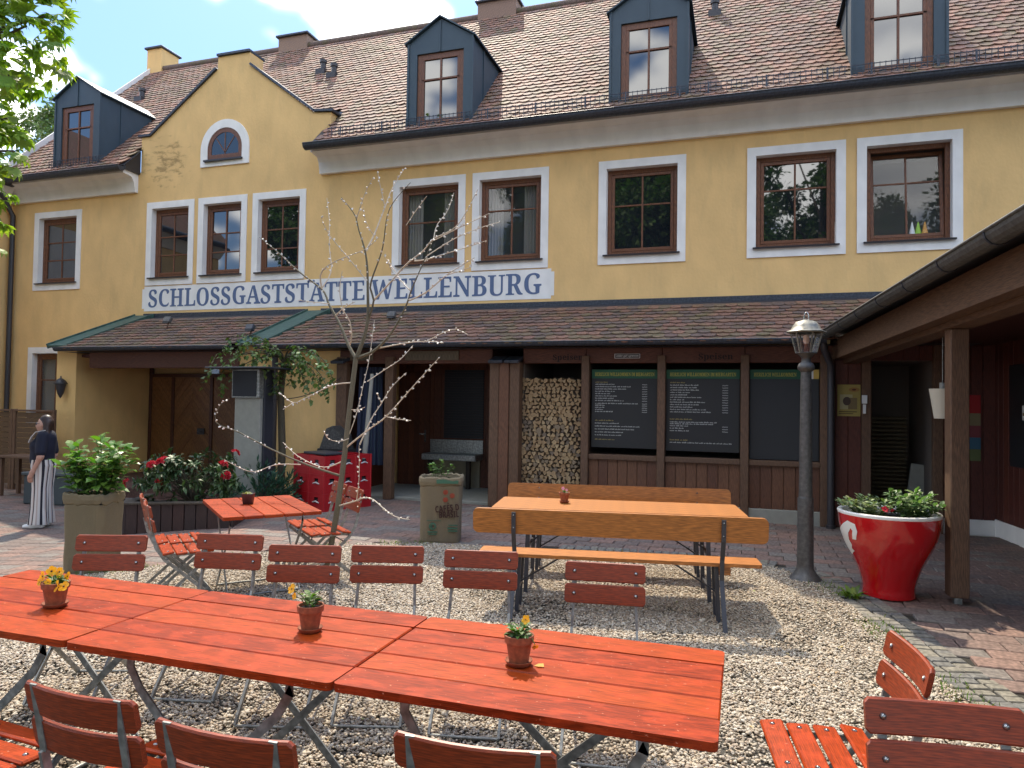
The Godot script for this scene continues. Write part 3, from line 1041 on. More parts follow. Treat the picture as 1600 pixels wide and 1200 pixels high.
	roof.name = "roof"
	inn.add_child(roof, true)
	g = G.new()
	var yr := 7.0 + 4.75 * t
	for q in [[-17.5, -13.5, -12.58], [-13.5, -8.45, -13.5], [-8.45, 7.0, -12.58]]:
		var yb: float = 7.0 + (-12.55 - q[2]) * t - 0.02
		g.face([Vector3(q[0], yb, q[2]), Vector3(q[1], yb, q[2]), Vector3(q[1], yr - 0.02, -17.3), Vector3(q[0], yr - 0.02, -17.3)], Vector3(0, 1, 1))
		g.face([Vector3(q[0], 7.0, -22.1), Vector3(q[1], 7.0, -22.1), Vector3(q[1], yr - 0.02, -17.3), Vector3(q[0], yr - 0.02, -17.3)], Vector3(0, 1, -1))
	part(roof, "underlay", g, M.sill)
	var tiles := [Color(0.34, 0.175, 0.12), Color(0.40, 0.20, 0.135), Color(0.29, 0.165, 0.12), Color(0.45, 0.225, 0.15), Color(0.34, 0.21, 0.155), Color(0.30, 0.20, 0.125)]
	var dx := [-15.13, -5.73, -1.65, 2.37]
	roof_tiles(roof, -17.45, 6.9, -12.55, 7.0, PITCH, 4.75 / cos(deg_to_rad(PITCH)), 0.195, 0.167, func(p: Vector3) -> bool:
		if p.x > -13.62 and p.x < -8.4 and p.z > -13.65:
			return true
		if p.x > -13.3 and p.x < -8.9 and p.y < 9.3 - absf(p.x + 10.98) * 0.75 - 0.3:
			return true
		for c: float in dx:
			if absf(p.x - c) < 0.6 and p.z < -12.85 and p.y < 9.1 - absf(p.x - c) * 0.6:
				return true
		return false, tiles)
	g = G.new()
	g.tube([Vector3(-17.5, yr, -17.3), Vector3(7, yr, -17.3)], [0.11], 8)
	part(roof, "ridge", g, tones(M.tile, [Color(0.2, 0.13, 0.1)])[0])
	g = G.new() # verge board at the left end
	g.bar([Vector3(-17.52, 6.95, -12.45), Vector3(-17.52, yr + 0.04, -17.32)], 0.22, 0.05, Vector3(0, 1, 1))
	part(roof, "verge_board", g, M.white_plaster)
	for x: float in dx:
		dormer(inn, x)
	snow_guard(inn, -8.2, -6.48)
	snow_guard(inn, -6.42, -5.04)
	snow_guard(inn, -4.98, -2.4)
	snow_guard(inn, -2.34, -0.96)
	snow_guard(inn, -0.9, 1.6)
	snow_guard(inn, 1.66, 3.08)
	snow_guard(inn, 3.14, 5.5)
	snow_guard(inn, -15.9, -14.2)
	# chimneys
	for q in [[-17.35, 0.55, 12.45, M.plaster], [-12.35, 0.95, 12.12, tones(M.terracotta, [Color(0.42, 0.27, 0.19)])[0]], [-6.15, 1.05, 12.15, tones(M.terracotta, [Color(0.40, 0.25, 0.18)])[0]]]:
		var ch := Node3D.new()
		ch.name = "chimney"
		inn.add_child(ch, true)
		ch.position = Vector3(q[0], 11.4, -17.5)
		g = G.new()
		g.bx(-q[1] / 2, q[1] / 2, 0, q[2] - 11.4, -0.35, 0.35)
		part(ch, "stack", g, q[3])
		g = G.new()
		g.bx(-q[1] / 2 - 0.06, q[1] / 2 + 0.06, q[2] - 11.4, q[2] - 11.34, -0.42, 0.42, 0.01)
		part(ch, "cap", g, M.zinc)
	for q in [[-10.31, 10.13], [-9.8, 9.83], [-16.16, 10.09], [-0.62, 10.09]]:
		g = G.new()
		g.tube([Vector3(0, -0.1, 0), Vector3(0, 0.22, 0)], [0.07], 8)
		g.tube([Vector3(0, 0.22, 0), Vector3(0, 0.3, 0)], [0.095], 8)
		g.bx(-0.13, 0.13, -0.12, 0.02, -0.1, 0.16)
		part(inn, "roof_vent", g, M.sill).position = Vector3(q[0], q[1], -12.55 - (q[1] - 7.0) / t)
	# painted name on the facade: a white field with notched corners and serif capitals
	var sg := Node3D.new()
	sg.name = "name_panel"
	inn.add_child(sg, true)
	sg.position = Vector3(-8.42, 3.99, WZ)
	g = G.new()
	var W := 4.98
	var H := 0.29
	var nt := 0.06
	g.prism(PackedVector2Array([Vector2(-W + nt, -H), Vector2(W - nt, -H), Vector2(W - nt, -H + nt), Vector2(W, -H + nt), Vector2(W, H - nt), Vector2(W - nt, H - nt), Vector2(W - nt, H), Vector2(-W + nt, H), Vector2(-W + nt, H - nt), Vector2(-W, H - nt), Vector2(-W, -H + nt), Vector2(-W + nt, -H + nt)]), Transform3D(Basis(), Vector3(0, 0, 0.006)), 0.004)
	part(sg, "field", g, M.white_plaster)
	lettering(sg, "lettering", "SCHLOSSGASTSTATTE WELLENBURG", "Droid Serif", true, 9.52, 0.42, Transform3D(Basis(), Vector3(-0.03, 0.005, 0.009)), M.sign_blue, 0.004)
	for x in [-0.06, 0.06]:
		g = G.new()
		g.ball(Vector3.ZERO, Vector3(0.032, 0.032, 0.003), 12, 4)
		part(sg, "umlaut_dot", g, M.sign_blue).position = Vector3(-0.40 + x, 0.245, 0.009)
	# rain pipe at the left end
	g = G.new()
	g.tube([Vector3(-17.5, 6.85, -12.5), Vector3(-17.5, 6.6, -12.75), Vector3(-17.5, 6.2, -13.0), Vector3(-17.5, -0.2, -13.0)], [0.06], 10)
	part(inn, "rain_pipe", g, M.sill)
	# the wing that turns forward at the left end
	var wing := thing("side_wing", "end of a second yellow wing meeting the inn at its left corner", "building")
	g = G.new()
	g.bx(-23, -17.66, -0.3, 7.0, -13.4, -6.0)
	part(wing, "wall", g, M.plaster)
	g = G.new()
	g.bx(-17.658, -17.63, 4.3, 6.25, -12.7, -11.2)
	part(wing, "window_surround", g, M.white_plaster)
	g = G.new()
	g.prism(PackedVector2Array([Vector2(0, 6.52), Vector2(0.06, 6.52), Vector2(0.35, 6.86), Vector2(0.35, 6.95), Vector2(0, 6.95)]), Transform3D(Basis(), Vector3(-17.655, 0, -6.0)), 6.9)
	part(wing, "cornice", g, M.white_plaster)
	g = G.new()
	g.face([Vector3(-17.2, 7.0, -6), Vector3(-17.2, 7.0, -12.6), Vector3(-20.3, 10.1, -12.6), Vector3(-20.3, 10.1, -6)], Vector3(1, 1, 0))
	part(wing, "roof", g, tones(M.tile, [tiles[0]])[0])
	g = G.new()
	g.tube([Vector3(-17.2, 6.93, -6), Vector3(-17.2, 6.93, -12.75)], [0.1], 10)
	part(wing, "gutter", g, M.zinc)

# ---------------------------------------------------------------- low annex with porch and serving hatches
func boards(parent: Node, called: String, x0: float, x1: float, y0: float, y1: float, z: float, w: float, mats: Array, thick := 0.022) -> void:
	var n := maxi(1, int(round((x1 - x0) / w)))
	var s := (x1 - x0) / n
	for i in n:
		var g := G.new()
		g.bx(-s / 2 + 0.0025, s / 2 - 0.0025, 0, y1 - y0, -thick, 0.0, 0.004)
		part(parent, called, g, mats[rng.randi() % mats.size()]).position = Vector3(x0 + s * (i + 0.5), y0, z + R(-0.002, 0.002))

func make_annex() -> void:
	rng.seed = 77
	var an := thing("annex_building", "low tiled annex with porch, dark red timber posts and serving hatches", "building")
	var bd := tones(M.board, [Color(0.22, 0.07, 0.032), Color(0.19, 0.062, 0.03), Color(0.25, 0.08, 0.034), Color(0.17, 0.058, 0.03)])
	var warm := tones(M.board, [Color(0.26, 0.11, 0.055), Color(0.22, 0.088, 0.045), Color(0.29, 0.125, 0.06)])
	var ln := 2.36
	var pit := rad_to_deg(atan2(0.93, ln))
	var yt := 3.56
	# plastered walls: two porch sides, the piece between porch and hatches
	for q in [[-13.55, -13.02], [-8.99, -8.2]]:
		var g := G.new()
		g.prism(PackedVector2Array([Vector2(0, -0.25), Vector2(2.0, -0.25), Vector2(2.0, 3.5), Vector2(0, 2.72)]), Transform3D(Basis(Vector3.UP, PI / 2), Vector3(q[1], 0, FZ)), q[1] - q[0])
		part(an, "porch_wall", g, M.plaster)
		g = G.new()
		var a := Vector3((q[0] + q[1]) / 2, 2.70, FZ + 0.22)
		var b := Vector3((q[0] + q[1]) / 2, 3.58, WZ + 0.03)
		g.bar([a, b], 0.56, 0.05, Vector3.RIGHT)
		for s in [-1.0, 1.0]:
			g.bar([a + Vector3(s * 0.28, 0.01, 0), b + Vector3(s * 0.28, 0.01, 0)], 0.03, 0.1, Vector3.RIGHT)
		part(an, "copper_verge", g, M.copper)
	var g := G.new()
	g.bx(-8.2, -6.84, -0.2, 2.62, FZ - 0.2, FZ)
	part(an, "wall", g, M.plaster)
	g = G.new()
	g.bx(-12.64, -8.99, 2.27, 2.63, FZ - 0.12, FZ + 0.04, 0.01)
	part(an, "porch_beam", g, M.beam)
	g = G.new()
	g.bx(-13.02, -8.99, 2.5, 2.56, WZ, FZ - 0.12)
	part(an, "porch_ceiling", g, M.board)
	g = G.new()
	g.bx(-13.02, -8.99, -0.35, -0.001, WZ, -10.55, 0.015)
	part(an, "porch_step", g, tones(M.paver, [Color(0.20, 0.10, 0.075)])[0])
	# double door of herringbone planks
	var door := Node3D.new()
	door.name = "porch_door"
	an.add_child(door, true)
	door.position = Vector3(0, 0, WZ + 0.1)
	g = G.new()
	for q in [[-13.0, -12.93, 0, 2.5], [-12.36, -12.28, 0, 2.16], [-11.29, -11.21, 0, 2.16], [-10.2, -10.1, 0, 2.5], [-12.93, -10.2, 2.16, 2.24], [-12.93, -10.2, 2.45, 2.5]]:
		g.bx(q[0], q[1], q[2], q[3], -0.05, 0.03, 0.006)
	part(door, "door_frame", g, tones(M.door, [Color(0.13, 0.035, 0.016)])[0])
	g = G.new()
	g.bx(-12.93, -10.2, 2.24, 2.45, -0.03, -0.02)
	part(door, "transom_pane", g, M.glass)
	var dm := tones(M.door, [Color(0.34, 0.14, 0.04), Color(0.30, 0.115, 0.035), Color(0.38, 0.16, 0.05)])
	for q in [[-12.93, -12.36, -1.0], [-12.28, -11.785, 1.0], [-11.785, -11.29, -1.0], [-11.21, -10.2, -1.0]]:
		var x0: float = q[0]
		var x1: float = q[1]
		var y := -0.9
		while y < 3.0:
			var p := PackedVector2Array([Vector2(x0, y), Vector2(x1, y + q[2] * (x1 - x0) * 1.15), Vector2(x1, y + 0.137 + q[2] * (x1 - x0) * 1.15), Vector2(x0, y + 0.137)])
			for c in Geometry2D.intersect_polygons(p, PackedVector2Array([Vector2(x0, 0.0), Vector2(x1, 0.0), Vector2(x1, 2.16), Vector2(x0, 2.16)])):
				g = G.new()
				g.prism(c, Transform3D(), 0.03)
				part(door, "plank", g, dm[rng.randi() % 3]).position.z = R(-0.004, 0.004)
			y += 0.143
	g = G.new()
	g.bx(-11.62, -11.42, 0.88, 1.02, 0.0, 0.03, 0.008)
	g.tube([Vector3(-11.55, 0.95, 0.02), Vector3(-11.55, 0.95, 0.08), Vector3(-11.42, 0.94, 0.09)], [0.014], 8)
	part(door, "door_handle", g, M.dark_steel)
	# roofs
	var tiles := [Color(0.24, 0.13, 0.095), Color(0.29, 0.145, 0.10), Color(0.20, 0.12, 0.095), Color(0.32, 0.165, 0.11), Color(0.18, 0.12, 0.10), Color(0.24, 0.165, 0.10)]
	for q in [[-13.02, -8.92], [-8.25, 3.0]]:
		var rf := Node3D.new()
		rf.name = "roof"
		an.add_child(rf, true)
		g = G.new()
		g.face([Vector3(q[0], 2.64, -10.76), Vector3(q[1], 2.64, -10.76), Vector3(q[1], yt, WZ), Vector3(q[0], yt, WZ)], Vector3.UP)
		g.face([Vector3(q[0], 2.58, -10.76), Vector3(q[1], 2.58, -10.76), Vector3(q[1], 2.58, WZ), Vector3(q[0], 2.58, WZ)], Vector3.DOWN)
		part(rf, "underlay", g, M.sill)
		roof_tiles(rf, q[0] + 0.02, q[1], -10.74, 2.655, pit, 2.2, 0.187, 0.2, func(_p): return false, tiles)
		g = G.new()
		g.bar([Vector3(q[0], 3.47, WZ + 0.2), Vector3(q[1], 3.47, WZ + 0.2)], 0.36, 0.012, Vector3(0, 0.37, -0.93))
		g.bx(q[0] - 0.3, q[1], 3.52, 3.64, WZ, WZ + 0.05, 0.01)
		part(rf, "flashing", g, M.zinc)
		g = G.new()
		gutter(g, q[0] - 0.1, q[1] - (1.9 if q[1] > 0 else 0.0), 2.655, -10.7, 0.065)
		part(rf, "gutter", g, M.zinc)
	# floodlights stand on the roof as parts of their own thing, see make_fittings
	# timber front: head beam, posts, boarded apron
	for q in [[-6.84, -3.95], [-3.42, -2.37], [-2.37, -1.18], [-1.18, 0.03], [0.03, 1.24]]:
		g = G.new()
		g.bx(q[0] + 0.002, q[1] - 0.002, 2.345, 2.615, FZ - 0.06, FZ, 0.006)
		part(an, "head_board", g, M.beam)
	for q in [[-6.86, -6.66], [-5.9, -5.74], [-2.43, -2.31], [-1.245, -1.125], [-0.03, 0.09], [1.06, 1.24]]:
		g = G.new()
		var w: float = (q[1] - q[0]) / 2
		g.bx(-w, w, 0, 2.46, -0.07, 0.07, 0.008)
		part(an, "post", g, M.post).position = Vector3((q[0] + q[1]) / 2, 0.0, FZ + 0.012)
	for i in 3:
		g = G.new()
		g.bx(-0.083, 0.083, 0, 2.36, -0.2, 0.0, 0.008)
		part(an, "pier_board", g, warm[0] if i == 1 else M.post).position = Vector3(-3.86 + i * 0.172, 0, FZ + 0.16 + (0.02 if i == 1 else 0.0))
	for q in [-3.82, -3.55, -6.76]:
		g = G.new()
		g.box(Transform3D(Basis(Vector3.RIGHT, 0.3), Vector3(q, 2.40, FZ + 0.1)), Vector3(0.25, 0.05, 0.32), 0.01)
		part(an, "pier_cap", g, M.zinc)
	for q in [[-2.31, -1.245], [-1.125, -0.03], [0.09, 1.06]]:
		boards(an, "apron_board", q[0], q[1], 0.2, 0.83, FZ, 0.158, warm)
		g = G.new()
		g.bx(q[0], q[1], 0.83, 0.91, FZ - 0.2, FZ + 0.05, 0.008)
		part(an, "hatch_sill", g, M.post)
	g = G.new()
	g.bx(-2.43, 1.24, -0.02, 0.2, FZ - 0.12, FZ + 0.03, 0.01)
	part(an, "plinth", g, M.concrete)
	# inside of the hatches and of the open bay
	g = G.new()
	for q in [[-3.42, -2.37], [-2.37, 1.24]]:
		g.bx(q[0], q[1], 0.0, 2.58, WZ + 0.02, WZ + 0.05)
		g.bx(q[1] - 0.02, q[1], 0.0, 2.58, WZ + 0.05, FZ - 0.08)
	g.bx(-3.44, -3.42, 0.0, 2.58, WZ + 0.05, FZ - 0.08)
	g.bx(-2.3, 1.2, 0.86, 0.9, WZ + 0.05, FZ - 0.21)
	part(an, "inner_wall", g, M.room)
	g = G.new()
	g.bx(-6.9, 1.24, -0.1, 0.03, WZ, FZ - 0.1, 0.01)
	part(an, "bay_floor", g, M.concrete)
	boards(an, "bay_board", -6.66, -3.97, 0.03, 2.58, WZ + 0.06, 0.16, bd)
	g = G.new()
	g.bx(-6.86, -6.84, 0, 2.6, WZ, FZ)
	g.bx(-3.97, -3.95, 0, 2.6, WZ, FZ)
	part(an, "bay_side", g, M.board)
	# door, shutter and wash trough at the back of the bay
	var bdoor := Node3D.new()
	bdoor.name = "bay_door"
	an.add_child(bdoor, true)
	bdoor.position = Vector3(-6.28, 0.03, WZ + 0.09)
	for i in 6:
		g = G.new()
		g.bx(-0.055, 0.055, 0, 2.25, -0.02, 0.015, 0.005)
		part(bdoor, "plank", g, bd[i % 4]).position.x = -0.28 + i * 0.112
	g = G.new()
	g.bx(0.23, 0.27, 0.86, 1.1, 0.015, 0.025, 0.004)
	g.tube([Vector3(0.25, 1.02, 0.02), Vector3(0.25, 1.02, 0.07), Vector3(0.15, 1.02, 0.075)], [0.011], 8)
	part(bdoor, "handle", g, M.bolt)
	var sh := Node3D.new()
	sh.name = "roller_shutter"
	an.add_child(sh, true)
	sh.position = Vector3(-5.22, 0.98, WZ + 0.08)
	var dk := sm(Color(0.022, 0.02, 0.024), 0.5)
	for i in 27:
		g = G.new()
		g.bx(-0.42, 0.42, 0, 0.048, -0.01, 0.01, 0.007)
		part(sh, "slat", g, dk).position.y = i * 0.05
	var tr := thing("wash_trough", "steel wash trough on dark legs beneath the roller shutter", "sink", Vector3(-5.3, 0.03, WZ + 0.28))
	g = G.new()
	g.bx(-0.62, 0.5, 0.54, 0.66, -0.2, 0.22, 0.012)
	g.bx(-0.62, 0.5, 0.66, 0.92, -0.2, -0.18, 0.004)
	part(tr, "basin", g, M.bright_steel)
	for x in [-0.5, 0.3]:
		g = G.new()
		g.bx(x - 0.04, x + 0.04, 0, 0.62, 0.02, 0.1, 0.005)
		part(tr, "leg", g, tones(M.post, [Color(0.05, 0.03, 0.02)])[0])
	g = G.new()
	g.bx(-0.55, 0.45, 0.0, 0.6, -0.2, -0.16)
	part(tr, "panel", g, tones(M.concrete, [Color(0.3, 0.26, 0.18)])[0])
	# weathered boards nailed to the head beam
	for q in [[-6.4, 0.46, 0.14, "short weathered board nailed to the beam above the dark cloth"], [-5.05, 1.0, 0.16, "long weathered board nailed to the beam above the roller shutter"]]:
		var wb := thing("weathered_board", q[3], "board", Vector3(q[0], 2.40, FZ + 0.004))
		g = G.new()
		g.bx(-q[1] / 2, q[1] / 2, 0, q[2], 0, 0.02, 0.006)
		part(wb, "plank", g, tones(M.post, [Color(0.25, 0.19, 0.12)])[0])
	var cl := thing("hanging_cloth", "dark blue cloth hanging in the open bay beside the post", "curtain", Vector3(-6.35, 0.55, FZ - 0.25))
	g = G.new()
	var prev := Vector3.ZERO
	for i in 41:
		var p := Vector3(-0.27 + 0.55 * i / 40.0, 0, 0.03 * sin(i * 0.8) + 0.015 * sin(i * 2.1))
		if i:
			g.col = Color(0.04, 0.052, 0.10) if i % 7 else Color(0.07, 0.10, 0.14)
			g.face([prev, p, p * Vector3(0.85, 1, 1) + Vector3(0, 1.75, 0), prev * Vector3(0.85, 1, 1) + Vector3(0, 1.75, 0)], Vector3.BACK)
		prev = p
	part(cl, "cloth", g, M.cloth)

# ---------------------------------------------------------------- covered walkway on the right
func make_walkway() -> void:
	rng.seed = 12
	var wk := thing("covered_walkway", "dark timber covered walkway with gutter running out from the annex", "walkway", Vector3(1.22, 0, FZ), 4.89)
	var rise := Vector3(0, 0.0202, 1.0)
	var L := 11.0
	var g := G.new()
	var slab := func(x0: float, x1: float, y0: float, y1: float, z0: float, z1: float, gg: G) -> void:
		var a := rise * z0
		var b := rise * z1
		var p := [Vector3(x0, y0, 0), Vector3(x1, y0, 0), Vector3(x1, y1, 0), Vector3(x0, y1, 0)]
		var c := Vector3((x0 + x1) / 2, (y0 + y1) / 2, 0)
		for i in 4:
			gg.face([p[i] + a, p[(i + 1) % 4] + a, p[(i + 1) % 4] + b, p[i] + b], (p[i] + p[(i + 1) % 4]) / 2 - c)
		gg.face([p[0] + a, p[1] + a, p[2] + a, p[3] + a], Vector3.FORWARD)
		gg.face([p[0] + b, p[1] + b, p[2] + b, p[3] + b], Vector3.BACK)
	slab.call(0.0, 0.14, 2.385, 2.66, 0.02, L, g)
	part(wk, "eaves_beam", g, M.beam_long)
	g = G.new()
	slab.call(0.143, 0.34, 2.33, 2.5, 0.02, L, g)
	part(wk, "wall_plate", g, M.beam_long)
	for z in [3.95, 7.9]:
		var ps := Node3D.new()
		ps.name = "post"
		wk.add_child(ps, true)
		ps.position = Vector3(0.245, 0, z)
		g = G.new()
		g.bx(-0.075, 0.075, 0.06, 2.33 + 0.02 * z, -0.075, 0.075, 0.008)
		part(ps, "timber", g, M.post)
		g = G.new()
		g.bx(-0.03, 0.03, 0, 0.06, -0.03, 0.03)
		part(ps, "shoe", g, M.steel)
	# gutter and roof edge
	g = G.new()
	var prev := []
	for i in 9:
		var a := PI + PI * i / 8.0
		var q := Vector3(-0.19 + cos(a) * 0.08, 2.715 + sin(a) * 0.085, 0)
		if i:
			g.face([prev[0] + rise * 0.3, q + rise * 0.3, q + rise * L, prev[0] + rise * L], Vector3(cos(a), sin(a), 0))
		prev = [q]
	var lip := Vector3(-0.27, 2.72, 0)
	g.tube([lip + rise * 0.3, lip + rise * L], [0.012], 6)
	part(wk, "gutter", g, metal(Color(0.17, 0.17, 0.16), 0.5, 0.4))
	for i in 12:
		g = G.new()
		var pts := []
		for k in 7:
			var a := PI + PI * k / 6.0
			pts.append(Vector3(-0.19 + cos(a) * 0.086, 2.715 + sin(a) * 0.091, 0) + rise * (0.8 + i * 0.85))
		g.bar(pts, 0.022, 0.005, Vector3.BACK)
		part(wk, "gutter_bracket", g, M.zinc)
	g = G.new()
	slab.call(-0.12, 3.4, 2.72, 2.75, 0.3, L, g)
	part(wk, "roof", g, M.zinc)
	g = G.new()
	slab.call(0.36, 2.6, 2.58, 2.6, 0.0, L, g)
	part(wk, "ceiling", g, M.board)
	# back wall with doorway and the long side wall, both boarded upright
	var bd := tones(M.board, [Color(0.17, 0.04, 0.025), Color(0.145, 0.036, 0.023), Color(0.2, 0.05, 0.027)])
	var bk := Node3D.new()
	bk.name = "back_wall"
	wk.add_child(bk, true)
	bk.rotation_degrees.y = -4.89
	g = G.new()
	g.bx(-0.02, 0.48, 0, 2.7, -0.09, -0.06)
	g.bx(0.4, 1.4, 2.4, 2.75, -0.09, -0.06)
	g.bx(1.29, 2.5, 0, 2.75, -0.19, -0.165)
	part(bk, "backing", g, M.board)
	boards(bk, "board", 0.04, 0.38, 0.0, 2.58, -0.02, 0.17, bd)
	boards(bk, "board", 1.32, 2.2, 0.2, 2.58, -0.12, 0.15, bd)
	boards(bk, "board", 0.5, 1.32, 2.37, 2.58, -0.02, 0.21, bd)
	for q in [[0.38, 0.5], [1.27, 1.39]]:
		g = G.new()
		g.bx(q[0], q[1], 0, 2.58, -0.06, 0.05, 0.008)
		part(bk, "door_post", g, M.post)
	g = G.new()
	g.bx(0.5, 1.27, 0, 2.37, -1.5, -1.45)
	g.bx(0.48, 0.5, 0, 2.37, -1.5, -0.06)
	g.bx(1.27, 1.29, 0, 2.37, -1.5, -0.06)
	g.bx(0.4, 1.4, 2.37, 2.4, -1.5, -0.06)
	part(bk, "passage", g, M.room)
	g = G.new()
	g.bx(1.39, 2.2, -0.02, 0.2, -0.16, -0.1, 0.01)
	part(bk, "plinth", g, M.white_plaster)
	var sd := Node3D.new()
	sd.name = "side_wall"
	wk.add_child(sd, true)
	sd.position = Vector3(2.05, 0, 0)
	sd.rotation_degrees.y = -90
	g = G.new()
	g.bx(-0.3, 7.5, 0, 2.72, -0.09, -0.045)
	part(sd, "backing", g, M.board)
	boards(sd, "board", 0.0, 7.5, 0.22, 2.6, 0.0, 0.15, bd)
	g = G.new()
	g.bx(0.0, 7.5, -0.02, 0.22, -0.06, 0.01, 0.01)
	part(sd, "plinth", g, M.white_plaster)
	g = G.new()
	g.bx(0.55, 1.15, 0.98, 2.28, 0.003, 0.03, 0.006)
	part(sd, "dark_window", g, M.menu_black)
	# rain pipe from the corner
	g = G.new()
	g.tube([Vector3(-0.19, 2.64, 0.35), Vector3(-0.17, 2.5, 0.35), Vector3(-0.06, 2.3, 0.2), Vector3(-0.05, 2.1, 0.18), Vector3(-0.05, 0.05, 0.18)], [0.048], 10)
	g.tube([Vector3(-0.05, 0.05, 0.18), Vector3(-0.05, 0.0, 0.18)], [0.065], 10)
	part(wk, "rain_pipe", g, M.sill)

# ---------------------------------------------------------------- things fixed to or leaning on the buildings
func menu_texture(seed_: int, blocks: Array) -> ImageTexture: # rows of small print too fine to read, as white strokes on a black board
	var im := Image.create(512, 560, false, Image.FORMAT_RGB8)
	im.fill(Color(0.13, 0.135, 0.145))
	var r := RandomNumberGenerator.new()
	r.seed = seed_
	for b in blocks:
		var y: int = b[0]
		for k in int(b[1]):
			var x := 26
			var end := 26 + int(r.randf_range(b[3], b[4]))
			while x < end:
				var wd := r.randi_range(10, 34)
				var xx := x
				while xx < x + wd:
					var hh := r.randi_range(5, 8) if r.randf() < 0.8 else 10
					im.fill_rect(Rect2i(xx, y + 10 - hh, 3, hh), b[5])
					xx += 4
				x += wd + 6
			if b[6]:
				xx_price(im, y, r, b[5])
			y += int(b[2])
	return ImageTexture.create_from_image(im)

func xx_price(im: Image, y: int, r: RandomNumberGenerator, c: Color) -> void:
	var x := 395
	while x < 432:
		im.fill_rect(Rect2i(x, y + 3 + r.randi_range(0, 2), 3, 7), c)
		x += 5

func make_menu(x0: float, x1: float, y0: float, label: String, head: String, blocks: Array, seed_: int) -> Node3D:
	var w := x1 - x0
	var m := thing("menu_board", label, "menu board", Vector3((x0 + x1) / 2, y0, FZ - 0.05), 0.0)
	var g := G.new()
	var h := 2.246 - y0
	g.bx(-w / 2, w / 2, 0, h - 0.14, -0.012, 0.0, 0.002)
	part(m, "panel", g, M.menu_black)
	g = G.new()
	g.uvquad(Vector3(-w / 2 + .004, 0.004, 0.002), Vector3(w / 2 - .004, 0.004, 0.002), Vector3(w / 2 - .004, h - 0.145, 0.002), Vector3(-w / 2 + .004, h - 0.145, 0.002))
	var mm := sm(Color(0.9, 0.9, 0.9), 0.5)
	if blocks.size():
		mm.albedo_texture = menu_texture(seed_, blocks)
		part(m, "print", g, mm)
	g = G.new()
	g.bx(-w / 2, w / 2, h - 0.14, h, -0.012, 0.003, 0.002)
	part(m, "header_band", g, M.menu_green)
	if head.length() > 20:
		lettering(m, "lettering", head, "Droid Serif", true, w * 0.9, 0.055, Transform3D(Basis(), Vector3(0, h - 0.075, 0.005)), M.menu_gold, 0.002)
	else:
		lettering(m, "lettering", head, "Droid Serif", true, w * 0.62, 0.055, Transform3D(Basis(), Vector3(-w * 0.13, h - 0.075, 0.005)), M.menu_gold, 0.002)
	return m

